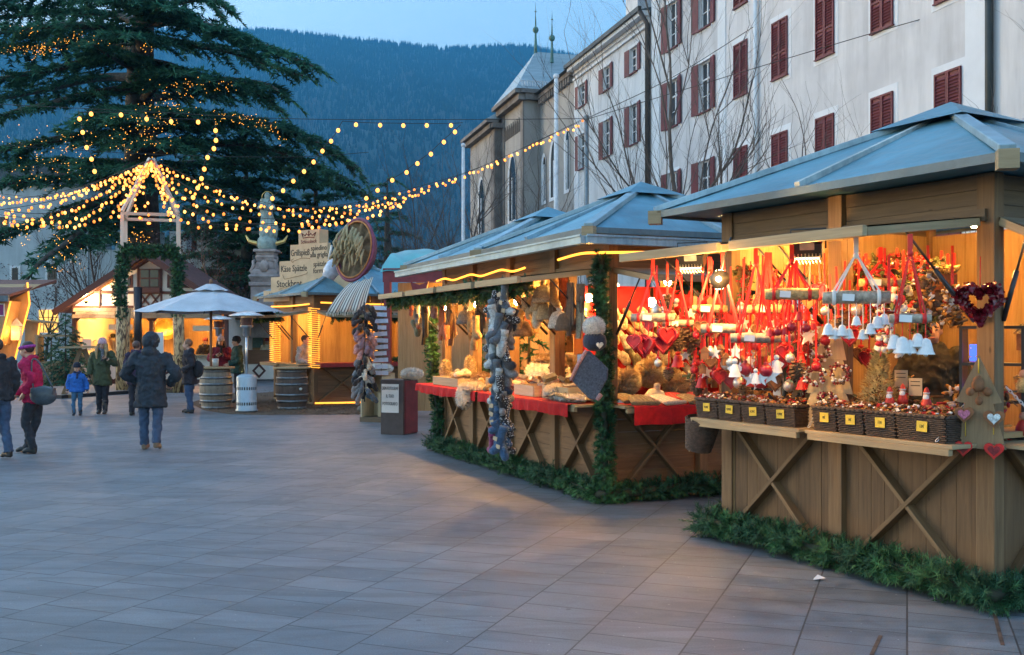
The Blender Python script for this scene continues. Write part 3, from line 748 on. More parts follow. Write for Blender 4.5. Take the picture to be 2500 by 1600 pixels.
# ------------------------------------------------------------------ lamps of the stalls
bulb_hot = emi('hot_bulb', (1.0, .72, .30), 60)
bulb_warm = emi('warm_bulb', (1.0, .55, .16), 26)
def lamp_bulb(loc, watts, label, r=.045, col=WARM, m=None):
    t = thing('pendant_bulb', label, 'lamp', loc)
    a = MB(); a.lathe([(.0, .16), (.02, .16), (.022, .06), (.026, .05)], 8); a.build('socket', metal_d, t)
    a = MB(); a.ell((0, 0, 0), (r, r, r*1.2), 10, 8); a.build('bulb', m or bulb_hot, t)
    point('bulb_light', (0, 0, -.08), watts, col, .06, t); return t
KA, KB, KC = 10.5, 10.5, 12
lamp_bulb(WA(.5, .75, 2.84), KA, 'unseen bulb added behind the header of the nearest stall towards its right corner')  # bulbs added to light the interior, kept out of sight behind the header
lamp_bulb(WA(.5, 2.15, 2.84), KA, 'unseen bulb added behind the header of the nearest stall towards its left end')
lamp_bulb(WA(1.7, 1.4, 2.86), KA, 'added bulb high at the back of the nearest stall')
for k, yy in enumerate((.8, 2.2, 3.7, 5.1)):
    lamp_bulb(WB(-.15 if k else .2, yy, 2.26), KB*1.7, ('bright bulb above the hats and socks at the near end of the long stall', 'bare bulb above the fur crates of the long stall', 'bare bulb above the glove rail of the long stall', 'bare bulb at the far end of the long stall front')[k])
    lamp_bulb(WB(1.5, yy+.3, 2.5), KB, ('added bulb over the vendor of the long stall', 'added bulb inside the long stall behind the first inner post', 'added bulb inside the long stall behind the middle post', 'added bulb deep inside the far end of the long stall')[k])  # inner bulbs added to fill the stall with light
lamp_bulb(WB(.75, .25, 2.2), KB*.5, 'bright bulb in front of the slipper wall at the end of the long stall')
lamp_bulb(WB(1.9, .35, 2.2), KB*.5, 'bulb above the red felt hats at the end of the long stall')
for k, (x, y) in enumerate(((.8, .8), (.8, 2.2), (2.2, .8))):
    lamp_bulb(WC(x, y, 2.5), KC, ('bulb inside the food stall near its front corner', 'bulb inside the food stall near its left post', 'bulb inside the food stall over the counter')[k])
# ================================================================== trees
barkm = pbr('grey_bark', (0.075, 0.065, 0.055), .9, var=.4, scale=4, bump=.6)
barkp = pbr('pinkish_twig_bark', (0.13, 0.10, 0.085), .9, var=.3, scale=5)
def leafy(name, c):
    m = pbr(name, c, .8, var=.5, scale=.8); nt = m.node_tree; b = nt.nodes['Principled BSDF']; tl = nt.nodes.new('ShaderNodeBsdfTranslucent'); mx = nt.nodes.new('ShaderNodeMixShader'); mx.inputs[0].default_value = .35
    src = b.inputs['Base Color'].links[0].from_socket; nt.links.new(src, tl.inputs['Color']); nt.links.new(b.outputs[0], mx.inputs[1]); nt.links.new(tl.outputs[0], mx.inputs[2]); nt.links.new(mx.outputs[0], nt.nodes['Material Output'].inputs['Surface']); return m
leafA = leafy('cedar_foliage', (0.045, 0.160, 0.105)); leafB = leafy('cedar_foliage_light', (0.085, 0.255, 0.150))
class TRI:
    def __init__(s): s.v = []; s.f = []; s.mi = []
    def tri(s, a, b, c, m=0):
        k = len(s.v); s.v.append(tuple(a)); s.v.append(tuple(b)); s.v.append(tuple(c)); s.f.append((k, k+1, k+2)); s.mi.append(m)
    def build(s, name, mats, parent=None):
        me = bpy.data.meshes.new(name); me.from_pydata(s.v, [], s.f); me.polygons.foreach_set('material_index', s.mi); me.update()
        for m in mats: me.materials.append(m)
        o = bpy.data.objects.new(name, me); COL.objects.link(o)
        if parent is not None: o.parent = parent
        return o
def bez(p, n):
    """Catmull-Rom through points"""
    p = [Vector(q) for q in p]; out = []
    for i in range(len(p)-1):
        a = p[max(i-1, 0)]; b = p[i]; c = p[i+1]; d = p[min(i+2, len(p)-1)]
        for k in range(n):
            t = k/n; out.append(.5*((2*b)+(c-a)*t+(2*a-5*b+4*c-d)*t*t+(3*b-a-3*c+d)*t*t*t))
    out.append(p[-1]); return out
def spray(tr, o, d, ln, up, dens=1.0, lsz=.3, droop=.25, mb=0):
    """flat cedar spray: needles along a side twig"""
    n = max(3, int(ln*9*dens)); d = d.normalized(); sd = d.cross(Vector((0, 0, 1)))
    sd = sd.normalized() if sd.length > .1 else Vector((1, 0, 0))
    for i in range(n):
        t = (i+rnd(0, 1))/n; b = o+d*(ln*t)+Vector((0, 0, -droop*ln*t*t))
        for k in range(5):
            s_ = rnd(-1, 1); q = (d*rnd(.2, 1.0)+sd*s_*1.3+Vector((0, 0, rnd(-.55, .35)))).normalized()
            l = lsz*rnd(.6, 1.3); wv = q.cross(Vector((rnd(-.5, .5), rnd(-.5, .5), 1))).normalized()*lsz*.16
            m = mb if rnd(0, 1) < .8 else 1-mb
            tr.tri(b-wv, b+wv, b+q*l, m)
def bough(tr, tb, pts, r0, width, dens=1.0, lsz=.3, start=.2, droop=.22, n=7):
    c = bez(pts, n); k = len(c); tb.tube(c, [r0*(1-.85*i/(k-1))+.015 for i in range(k)], 7)
    L = sum((b-a).length for a, b in zip(c, c[1:])); acc = 0; step = .42/dens; nxt = L*start
    for a, b in zip(c, c[1:]):
        l = (b-a).length; d = (b-a).normalized(); sd = d.cross(Vector((0, 0, 1))).normalized()
        while nxt < acc+l:
            p = a+d*(nxt-acc); t = nxt/L
            wl = width*(.35+.9*sin(pi*min(1, .12+t*.86)))*rnd(.6, 1.1)*(1 if t < .9 else .7)
            lig = 1 if mnoise.noise(p*.22)+rnd(-.25, .25) > .0 else 0
            for sg in (-1, 1):
                dd = (sd*sg+d*rnd(.35, .9)+Vector((0, 0, rnd(-.12, .18)))).normalized()
                spray(tr, p, dd, wl, None, dens, lsz, droop*rnd(.5, 1.6), lig)
                if rnd(0, 1) < .55:
                    m_ = p+dd*wl*.55; d2 = (dd+sd*sg*rnd(-.8, .8)+d*rnd(-.6, .8)).normalized(); spray(tr, m_, d2, wl*.5, None, dens, lsz, droop, lig)
            nxt += step*rnd(.8, 1.25)
        acc += l
    spray(tr, c[-1], (c[-1]-c[-3]), 1.0, None, dens, lsz, droop, 1)
YT = 55.0
def cedar():
    t = thing('cedar_tree', 'huge dark cedar with layered boughs behind the lantern gate', 'tree', ((345-CX)/F*YT, YT, 0))
    ox = Vector(t.location)
    def q(px, py, dy=0): return P(px, py, YT+dy)-ox
    tb = MB(); tb.tube(bez([q(350, 855), q(346, 600), q(343, 400), q(342, 200), q(350, 60), q(362, -60), q(370, -250)], 6), [1.1-.022*i for i in range(37)], 14)
    tb.build('trunk', barkm, t)
    tr = TRI(); br = MB()
    B = [  # right side
        ([(355, 10), (430, -25, -1), (520, -5, -2), (560, 22, -2)], 1.6), ([(352, 40), (420, 10, 1), (500, 0, 2), (545, 45, 2)], 1.2),
        ([(350, 55), (420, 55, -2), (520, 75, -4), (640, 110, -5), (770, 165, -6)], 2.0), ([(350, 48), (430, 40, -3), (510, 62, -5), (600, 85, -6)], 1.5),
        ([(348, 90), (440, 105, 1), (560, 125, 2), (680, 165, 2), (740, 185, 2)], 1.7), ([(346, 150), (430, 165, -2), (480, 200, -3)], 1.2),
        ([(346, 200), (430, 205, -3), (520, 195, -5), (640, 205, -6), (705, 240, -6)], 2.2), ([(345, 240), (430, 235, 2), (540, 220, 3), (640, 235, 4), (690, 275, 4)], 2.0),
        ([(345, 300), (450, 285, -3), (560, 285, -5), (680, 310, -6), (780, 350, -6)], 2.2), ([(345, 330), (470, 300, 2), (620, 305, 3), (760, 345, 4), (860, 400, 4), (885, 430, 4)], 2.2),
        ([(345, 380), (460, 360, -2), (600, 350, -3), (740, 390, -3), (850, 440, -3)], 2.0), ([(345, 420), (470, 400, 4), (640, 400, 6), (790, 440, 6), (905, 480, 6)], 2.2),
        ([(345, 470), (480, 450, 5), (600, 455, 7), (700, 480, 8)], 2.0), ([(345, 250), (400, 190, -4), (440, 175, -7)], 1.6), ([(345, 330), (400, 280, -6), (430, 270, -9)], 2.2),
        # left side
        ([(345, 30), (260, 0, -1), (140, -15, -2), (-40, 20, -3)], 1.9), ([(345, 60), (270, 35, 2), (150, 30, 3), (0, 45, 3), (-80, 60, 3)], 1.9),
        ([(344, 90), (270, 70, -3), (170, 62, -5), (60, 70, -6), (-60, 95, -6)], 2.0), ([(343, 125), (260, 105, 2), (150, 110, 3), (20, 125, 4), (-80, 150, 4)], 1.9),
        ([(343, 150), (250, 145, -2), (150, 165, -4), (40, 185, -5), (-60, 200, -5)], 1.8), ([(342, 190), (240, 190, 3), (130, 215, 4), (10, 240, 5), (-80, 262, 5)], 1.6),
        ([(342, 215), (230, 230, -3), (120, 255, -5), (30, 275, -6), (-30, 300, -6)], 1.4), ([(342, 175), (280, 140, -5), (230, 110, -8)], 1.8),
        ([(343, 320), (230, 330, -2), (110, 345, -4), (0, 370, -4), (-60, 385, -4)], 1.7), ([(343, 400), (220, 395, 1), (100, 395, 2), (-40, 410, 2)], 1.8),
        ([(343, 430), (230, 430, -4), (110, 435, -6), (0, 450, -7), (-60, 470, -7)], 1.8), ([(343, 360), (250, 340, 4), (150, 320, 6)], 1.5),
        ([(344, 470), (230, 500, -5), (120, 540, -8), (30, 560, -9), (-40, 590, -9)], 1.6), ([(344, 500), (240, 535, -6), (170, 590, -9), (100, 640, -11), (60, 690, -11)], 1.3), ([(344, 520), (270, 560, -5), (200, 600, -8), (160, 625, -9)], 1.1),
        # towards and away from the viewer
        ([(345, 280), (345, 265, -5), (350, 290, -10)], 2.4), ([(345, 360), (360, 340, -5), (390, 350, -10)], 2.6), ([(345, 420), (330, 400, -5), (300, 410, -10)], 2.4), ([(345, 120), (335, 90, -5), (310, 85, -9)], 2.0),
        ([(345, 450), (380, 440, -6), (430, 455, -10)], 2.4), ([(345, 300), (280, 290, -5), (230, 300, -8)], 1.9), ([(345, 60), (380, 20, -4), (400, 15, -7)], 1.8), ([(345, 20), (310, -20, -5), (260, -10, -8)], 2.2)]
    for pts, wd in B:
        bough(tr, br, [q(*p) for p in pts], .26, wd*1.08, 1.0, .38)
    br.build('limbs', barkm, t); tr.build('crown', [leafA, leafB], t)
cedar()
def dark_conifer(px, Y, top, base_px, spread, label, name='conifer_tree', nb=34, y0=300):
    t = thing(name, label, 'tree', ((px-CX)/F*Y, Y, 0)); h = CH+(HY-top)/F*Y
    tb = MB(); tb.tube([(0, 0, 0), (.05, 0, h*.5), (0, .1, h*.97)], [.5, .36, .05], 10); tb.build('trunk', barkm, t)
    tr = TRI(); br = MB(); z0 = h*.16
    for i in range(nb):
        f = (i+.5)/nb; z = z0+(h-z0)*f; a = i*2.4+rnd(-.3, .3); l = spread*(1-f)**.75*rnd(.75, 1.1)+.6
        e = Vector((cos(a)*l, sin(a)*l, z+l*rnd(-.12, .12))); m_ = Vector((cos(a)*l*.5, sin(a)*l*.5, z+l*.10))
        bough(tr, br, [(0, 0, z), m_, e], .10, l*.30+.5, 1.0, .40, start=.12, n=4)
    br.build('limbs', barkm, t); tr.build('crown', [leafA, leafB], t); return t
dark_conifer(600, 64, 350, 0, 6.0, 'dark evergreen with a pale trunk standing behind the column statue')
dark_conifer(770, 66, 400, 0, 5.6, 'dark evergreen behind the stepped menu sign')
dark_conifer(945, 85, 430, 0, 2.6, 'small pointed evergreen right of the dark trees, against the mountain', nb=22)
dark_conifer(470, 70, 380, 0, 5.0, 'dark evergreen partly hidden by the huge cedar', nb=28)
def bare_tree(px, Y, top, label, r=.16, seed=1, spread=.55, levels=5, mat=None, straight=1.0, name='bare_tree', trunkfrac=.35, leafm=None):
    rs = random.Random(seed); h = CH+(HY-top)/F*Y; t = thing(name, label, 'tree', ((px-CX)/F*Y, Y, 0)); tb = MB(); trn = MB(); lf = TRI()
    def grow(mb, o, d, l, r_, lev):
        n = 4; pts = [o]; dd = d.copy()
        for i in range(n):
            dd = (dd+Vector((rs.uniform(-1, 1), rs.uniform(-1, 1), rs.uniform(-.3, .8)))*.13*(straight if lev == levels else 1)).normalized(); pts.append(pts[-1]+dd*l/n)
        mb.tube(pts, [r_*(1-.5*i/n) for i in range(n+1)], 7 if lev > 3 else (5 if lev > 1 else 3), cap=False)
        if lev <= 0:
            if leafm:
                for _ in range(5):
                    c = pts[-1]+Vector((rs.uniform(-.2, .2), rs.uniform(-.2, .2), rs.uniform(-.2, .1))); q = Vector((rs.uniform(-1, 1), rs.uniform(-1, 1), rs.uniform(-1, .4)))*.13; lf.tri(c, c+q, c+q.cross(Vector((0, 0, 1)))*.6+q*.5)
            return
        k = 3 if lev < 3 else 4
        for i in range(k):
            f = rs.uniform(.3, 1.0) if i else 1.0; b = pts[min(n, int(f*n))]; a = rs.uniform(0, 2*pi)
            x = dd.orthogonal().normalized(); y = dd.cross(x)
            nd = (dd+(x*cos(a)+y*sin(a))*spread*rs.uniform(.6, 1.5)*(.12 if i == 0 and lev > 2 else 1)+Vector((0, 0, .18))).normalized()
            grow(tb, b, nd, l*rs.uniform(.55, .8), r_*rs.uniform(.38, .55), lev-1)
        if lev == levels:
            for i in range(5):
                f = .35+.12*i; b = pts[0].lerp(pts[-1], f); a = rs.uniform(0, 2*pi)
                grow(tb, b, Vector((cos(a)*.75, sin(a)*.75, .8)).normalized(), l*.5, r_*.4, lev-2)
    grow(trn, Vector((0, 0, 0)), Vector((0, 0, 1)), h*.5, r, levels)
    trn.build('trunk', mat or barkm, t); tb.build('twigs', mat or barkp, t)
    if leafm: lf.build('leaves', [leafm], t)
    return t
bare_tree(1648, 26, -10, 'slender bare tree with reddish twigs in front of the tall cream house', .12, 5, .5, straight=.12)
bare_tree(2030, 24, 238, 'small bare tree whose top twigs show above the nearest roof', .07, 12, .6, 4)
bare_tree(2545, 22, 30, 'bare tree with one twig reaching in at the right edge', .09, 15, .5, 4)
for k, (px, Y, top, lab) in enumerate(((1255, 42, 460, 'bare tree before the church doorway'), (1180, 48, 470, 'bare tree left of the church front'), (1090, 52, 430, 'grey bare tree behind the blue tarpaulin'), (1010, 58, 440, 'grey bare tree beside the thin flagpole'), (960, 56, 470, 'grey bare bush below the end of the bulb bundle'), (1310, 38, 470, 'bare tree between church and white house'))):
    bare_tree(px, Y, top, lab, .12, 20+k, .75, 5, mat=barkp)
redl = pbr('rusty_leaves', (.09, .04, .035), .8, var=.4)
bare_tree(555, 46, 575, 'small tree with dark red leaves beside the column statue', .1, 31, .95, 5, leafm=redl, name='red_leaved_tree')
bare_tree(225, 50, 540, 'leafless tree before the pale castle wall left of the half timbered hut', .12, 33, .6, 5)
bare_tree(110, 47, 640, 'small bush with rusty leaves beside the wooden kiosk', .08, 35, .9, 4, leafm=redl, name='red_leaved_tree')
# ================================================================== castle behind
cast_m = plaster_streak('blue_grey_castle_plaster', (0.50, 0.56, 0.58))
ct = thing('castle', 'pale castle wall with battlements and barred windows behind the cedar', 'building', P(250, 820, 66).to_tuple()[:2]+(0,))
def cz(py, Y=66): return CH+(HY-py)/F*Y
def cxx(px, Y=66): return (px-250)/F*Y
mb = MB(); mb.box(((cxx(-200)+cxx(215))/2, 1.5, cz(455)/2), (cxx(215)-cxx(-200), 3, cz(455))); mb.build('wall', cast_m, ct)
mb = MB(); a, b = cxx(214), cxx(640); zt = cz(610); mb.box(((a+b)/2, .6, zt/2), (b-a, 1.0, zt))
x = a
while x < b: mb.box((x+.55, .6, zt+.6), (1.1, .99, 1.2)); x += 1.75
mb.build('battlement', cast_m, ct)
mb = MB(); mb.prism([(cxx(-210), cz(455)), (cxx(225), cz(455)), (cxx(150), cz(400)), (cxx(-210), cz(400))], -.3, 3.3); mb.build('roof', slate, ct)
for (p0, p1, q0, q1, lit) in ((117, 139, 645, 694, 0), (0, 22, 530, 575, 0), (96, 143, 757, 812, 1), (30, 45, 655, 690, 0)):
    mb = MB(); x0, x1, z0, z1 = cxx(p0), cxx(p1), cz(q1), cz(q0); mb.box(((x0+x1)/2, -.02, (z0+z1)/2), (x1-x0+.3, .06, z1-z0+.3)); wnd = mb.build('window', trimw, ct)
    mb = MB(); mb.box(((x0+x1)/2, -.06, (z0+z1)/2), (x1-x0, .03, z1-z0)); mb.build('pane', emi('lit_window', (1, .5, .1), .30) if lit else glassd, wnd)
    mb = MB()
    for i in range(1, 4): mb.box((x0+(x1-x0)*i/4, -.085, (z0+z1)/2), (.04, .03, z1-z0))
    for i in range(1, 3): mb.box(((x0+x1)/2, -.087, z0+(z1-z0)*i/3), (x1-x0, .03, .04))
    mb.build('bars', metal_d, wnd)
# ================================================================== statue column
stone = pbr('column_stone', (.36, .31, .29), .85, var=.25, scale=3, bump=.4); stat = pbr('verdigris_statue', (.30, .40, .37), .7, var=.3, scale=4, bump=.3); gold = pbr('gilding', (.75, .52, .18), .35, m=.7, var=.15)
YS = 42.0
st = thing('column_statue', 'robed statue with halo standing on a gilded crescent atop a carved stone pedestal', 'statue', ((652-CX)/F*YS, YS, 0))
def sz(py): return CH+(HY-py)/F*YS
k = YS/F
mb = MB()
for y0, y1, w0, w1 in ((825, 700, 66, 64), (700, 690, 72, 72), (690, 678, 62, 74), (678, 672, 76, 70), (672, 658, 66, 54), (658, 640, 52, 42), (640, 632, 44, 46), (632, 624, 48, 44), (624, 617, 42, 46), (617, 610, 56, 54)):
    a, b = w0*k/2, w1*k/2; z0, z1 = sz(y0), sz(y1)
    mb.add([(-a, -a, z0), (a, -a, z0), (a, a, z0), (-a, a, z0), (-b, -b, z1), (b, -b, z1), (b, b, z1), (-b, b, z1)], [(0, 1, 5, 4), (1, 2, 6, 5), (2, 3, 7, 6), (3, 0, 4, 7), (4, 5, 6, 7), (3, 2, 1, 0)])
pd = mb.build('pedestal', stone, st, bevel=.02)
mb = MB()
for sx in (-1, 1): mb.tube([(sx*.40, -.42, sz(672)), (sx*.56, -.44, sz(664)), (sx*.44, -.44, sz(650)), (sx*.46, -.42, sz(640)), (sx*.38, -.4, sz(638))], .07, 8)
mb.ell((0, -.52, sz(652)), (.2, .1, .24), 12, 8, nz=.3, nsc=6); mb.build('carving', stone, pd)
mb = MB(); mb.tube([(-.95*.9, -.05, sz(575)), (-.72, -.06, sz(590)), (-.3, -.08, sz(597)), (.3, -.08, sz(597)), (.72, -.06, sz(590)), (.86, -.05, sz(575))], [.02, .08, .1, .1, .08, .02], 8); mb.build('crescent', gold, st)
mb = MB(); mb.ell((0, 0, sz(596)), (.42, .42, .38), 16, 12, nz=.12, nsc=4); mb.build('cloud_base', stat, st)
pr = []
for i in range(15):
    f = i/14; z = sz(586)+(sz(486)-sz(586))*f; r = .31-.05*f+.05*sin(f*7)-(0.10 if f > .82 else 0)*((f-.82)/.18)
    pr.append((r, z))
mb = MB()
def robe(u, v):
    i = min(13, int(v*14)); f = v*14-i; r = pr[i][0]*(1-f)+pr[i+1][0]*f; z = pr[i][1]*(1-f)+pr[i+1][1]*f; a = u*2*pi
    rr = r*(1+.14*sin(a*5+v*6)*(1-v*.6)+.07*sin(a*11-v*14)); return Vector((rr*cos(a)+.06*sin(v*5), rr*.8*sin(a), z))
mb.grid(robe, 40, 28); mb.ell((.02, -.03, sz(480)), (.12, .13, .17), 14, 10); mb.tube([(-.2, -.1, sz(502)), (-.28, -.22, sz(510)), (-.08, -.34, sz(506)), (0, -.34, sz(500))], [.09, .08, .06, .04], 8); mb.tube([(.22, -.1, sz(502)), (.34, -.2, sz(512)), (.12, -.34, sz(510))], [.09, .08, .05], 8)
mb.ell((.2, -.26, sz(508)), (.11, .11, .14), 10, 8); mb.build('figure', stat, st)
mb = MB(); mb.tube([(cos(a)*.23+.0, .08, sz(481)+sin(a)*.23) for a in [2*pi*i/24 for i in range(25)]], .014, 6, cap=False); mb.build('halo', gold, st)
# ================================================================== lantern gate
white_t = wood('white_washed_timber', (.70, .58, .46), (.84, .74, .62)); log_m = None
def burl():
    mt, nt, b = newmat('carved_log'); b.inputs['Roughness'].default_value = .55
    v = coords(nt, 'Object', (9, 9, 3)); f = noisef(nt, v, .8, 3, .5, 2.2); r = ramp(nt, f, (.10, .045, .015), (.62, .42, .20), .42, .55)
    nt.links.new(r.outputs[0], b.inputs['Base Color']); bumpn(nt, b, f, .6, .03); return mt
log_m = burl()
GX, GY, GH = -11.62, 33.0, .83
lg = thing('lantern_gate', 'tall lantern shaped timber gate on carved logs, its pyramid tip holding the bulb strings', 'gate', (GX, GY, 0), R(17))
GW = lambda x, y, z: Vector((GX, GY, z))+RZ(R(17)) @ Vector((x, y, 0))
for sx in (-1, 1):
    for sy in (-1, 1):
        m = MB(); m.tube([(sx*GH, sy*GH, 0), (sx*GH+.03*sx, sy*GH, 1.3), (sx*GH, sy*GH, 2.7)], [.19, .16, .17] if sy < 0 else [.16, .15, .15], 12); m.build('log_post', log_m, lg)
        m = MB(); m.bar((sx*GH, sy*GH, 2.7), (sx*GH, sy*GH, 5.6), .105, .105); m.build('upright', white_t, lg)
        m = MB(); m.bar((sx*GH, sy*GH, 5.68), (sx*.05, sy*.05, 7.5), .085, .09); m.build('rafter', white_t, lg)
for a, b in (((-1, -1), (1, -1)), ((1, -1), (1, 1)), ((1, 1), (-1, 1)), ((-1, 1), (-1, -1))):
    m = MB(); m.bar((a[0]*GH, a[1]*GH, 5.62), (b[0]*GH, b[1]*GH, 5.62), .095, .095); m.build('crossbar', white_t, lg)
    m = MB(); m.bar((a[0]*GH, a[1]*GH, .08), (b[0]*GH, b[1]*GH, .08), .2, .16); m.build('sill_beam', w_dark, lg)
for sx in (-1, 1):
    garland('garland', wob([GW(sx*GH, -GH-.02, 2.35), GW(sx*GH, -GH-.02, 4.4)], 8, .10, 3+sx), .26, 60, 'fir garland wound round the %s post of the lantern gate' % ('left' if sx < 0 else 'right'), nl=.10, w_=.017)
garland('garland', wob([GW(-GH, -GH-.02, 4.5), GW(GH, -GH-.02, 4.5)], 8, .08, 9), .25, 60, 'fir garland across the top of the lantern gate', nl=.10, w_=.017)
garland('garland', wob([GW(-GH, GH, 4.5), GW(GH, GH, 4.5)], 8, .08, 12), .22, 40, 'fir garland across the back of the lantern gate', nl=.10, w_=.02)
# ================================================================== bulb strings
bulb_m = emi('string_bulb', (1.0, .29, .045), .62); bulb_b = emi('festoon_bulb', (1.0, .34, .06), .70); cable_m = pbr('string_cable', (.03, .028, .025), .7)
_b = MB(); _b.ell((0, 0, 0), (.039, .039, .046), 8, 6); BULB = _b.mesh('bulb'); BULB.materials.append(bulb_m)
_b = MB(); _b.ell((0, 0, 0), (.072, .072, .082), 10, 8); BULBF = _b.mesh('bulb'); BULBF.materials.append(bulb_b)
bulb_d = emi('dim_string_bulb', (1.0, .24, .03), .36); bulb_h = emi('bright_string_bulb', (1.0, .36, .07), 1.0)
BV = [BULB]
for mm_ in (bulb_d, bulb_h):
    q_ = BULB.copy(); q_.materials.clear(); q_.materials.append(mm_); BV.append(q_)
def put(me, name, loc, par):
    o = bpy.data.objects.new(name, me); COL.objects.link(o); o.parent = par; o.location = loc; return o
def string(label, pts, n, me=None, group='strings of warm bulbs over the square', lag=.0, jit=.06, skip=None, r=.008, name='light_string'):
    c = bez(pts, 14); o = c[0].copy(); t = thing(name, label, 'string lights', o, 0, group)
    m = MB(); m.tube([p-o for p in c], r, 4, cap=False); m.build('cable', cable_m, t)
    L = [0]
    for a, b in zip(c, c[1:]): L.append(L[-1]+(b-a).length)
    for i in range(n):
        s_ = L[-1]*(i+.5+rnd(-.35, .35)*min(1, jit*12))/n; k_ = max(j for j in range(len(L)) if L[j] <= s_); k_ = min(k_, len(c)-2)
        f = (s_-L[k_])/max(1e-6, L[k_+1]-L[k_]); p = c[k_].lerp(c[k_+1], f)+Vector((rnd(-jit, jit), rnd(-jit, jit), -.07-rnd(0, jit*1.6)))
        put(me or random.choice((BV[0], BV[0], BV[1], BV[2])), 'bulb', p-o, t)
    return t
AP = Vector((GX, GY, 7.5))
R_ = [('long bulb string sagging highest from the gate tip to the grey mast', [(520, 455, 32), (700, 505, 32), (850, 498, 33), (1000, 462, 34), (1180, 405, 35), (1430, 288, 36)], 62),
      ('second bulb string down from the gate tip to the grey mast', [(470, 462, 31), (640, 512, 30), (800, 516, 31), (960, 482, 33), (1150, 418, 35), (1428, 292, 36)], 60),
      ('third bulb string down from the gate tip, passing the statue', [(450, 478, 29), (600, 528, 28), (760, 532, 29), (900, 505, 31), (1040, 462, 34)], 44),
      ('bulb string from the gate tip sagging before the statue towards the round tub', [(430, 492, 28), (560, 540, 27), (700, 545, 27), (860, 530, 28), (985, 490, 31)], 44),
      ('lowest bulb string right of the gate', [(410, 505, 28), (500, 545, 27), (620, 548, 27), (740, 552, 27), (880, 522, 29)], 38),
      ('bulb string from the gate tip to the evergreens right of the statue', [(480, 440, 36), (600, 488, 39), (720, 505, 42), (860, 500, 45), (985, 490, 46)], 40),
      ('short bulb string looping from the gate tip to the right roof corner', [(395, 440, 31.5), (412, 500, 31.5), (418, 530, 31.9)], 14)]
for lab, pts, n in R_: string(lab, [AP]+[P(*p) for p in pts], n)
L_ = [('bulb string leaving the gate tip to the left edge, topmost of the left ones', [(250, 438, 33), (140, 470, 33), (0, 490, 33), (-90, 490, 33)], 44),
      ('second bulb string from the gate tip to the left edge', [(240, 450, 31), (130, 490, 30), (0, 512, 29), (-90, 515, 29)], 42),
      ('third bulb string from the gate tip to the left edge', [(270, 452, 30), (180, 505, 28), (80, 522, 27), (-60, 500, 27)], 40),
      ('fourth bulb string from the gate tip to the left edge', [(280, 470, 29), (210, 520, 27), (110, 535, 26), (-40, 520, 26)], 40),
      ('lowest bulb string on the left of the gate', [(290, 500, 29), (220, 538, 28), (120, 545, 27), (0, 535, 27), (-70, 525, 27)], 38),
      ('bulb string from the gate tip into the cedar on the left', [(270, 430, 36), (190, 462, 39), (90, 480, 42), (-30, 470, 45)], 34),
      ('short bulb string looping from the gate tip to the left roof corner', [(320, 440, 31.5), (296, 500, 31.5), (286, 530, 31.9)], 14),
      ('bulb string down the middle of the gate roof', [(350, 430, 31.6), (356, 480, 31.8), (362, 528, 32)], 12),
      ('bulb string crossing under the gate roof', [(330, 490, 33), (345, 525, 33.4), (375, 540, 33.6)], 16)]
for lab, pts, n in L_: string(lab, [AP]+[P(*p) for p in pts], n)
def festoon(label, pp, Y, n):
    return string(label, [P(x, y, Y) for x, y in pp], n, BULBF, 'sparse festoon bulbs on the overhead wires', jit=.02, r=.012)
festoon('festoon of few large bulbs hanging left of the gate tip', [(192, 270), (199, 305), (205, 338), (220, 373), (229, 404), (240, 430)], 37, 5)
festoon('festoon of few large bulbs along the wire above the gate tip', [(195, 274), (303, 276), (377, 288), (449, 291), (520, 292)], 37, 5)
festoon('festoon of few large bulbs hanging right of the gate tip', [(524, 298), (528, 345), (508, 375), (497, 410), (486, 447), (466, 488)], 36, 8)
festoon('festoon of large bulbs rising from the statue to the right', [(655, 492), (672, 475), (712, 440), (745, 412), (765, 392), (790, 360), (815, 332), (836, 296)], 38, 8)
festoon('festoon of large bulbs along the wire against the mountain', [(836, 296), (898, 300), (960, 301), (1083, 302), (1130, 300)], 39, 5)
festoon('festoon of large bulbs falling from the wire down to the bulb bundle', [(1125, 305), (1081, 343), (1048, 374), (1012, 400), (980, 424), (941, 445), (914, 464), (876, 492)], 38, 8)
def wirething(label, pts, r=.012):
    c = [Vector(p) for p in pts]; o = c[0].copy(); m = MB(); m.tube([p-o for p in bez(c, 8)], r, 4, cap=False)
    return m.build('overhead_cable', cable_m, None, o, label=label, cat='cable', group=None)
wirething('long thin cable stretched above the gate from the left edge to the grey mast', [P(-60, 252, 40), P(300, 270, 39), P(700, 290, 38), P(1130, 292, 37), P(1432, 290, 36)])
wirething('thin cable sagging behind the gate tip across the cedar', [P(-60, 350, 44), P(345, 376, 44), P(700, 384, 44), P(900, 372, 44)])
wirething('cable from the grey mast up to the tall cream house', [P(1432, 290, 36), P(1640, 190, 36), P(1850, 60, 36.3), P(1965, -5, 36)])
wirething('thin double cable from the white house rising to the dark downpipe', [P(1432, 292, 36), P(1700, 210, 33), P(2100, 90, 29), P(2390, 8, 26.5)])
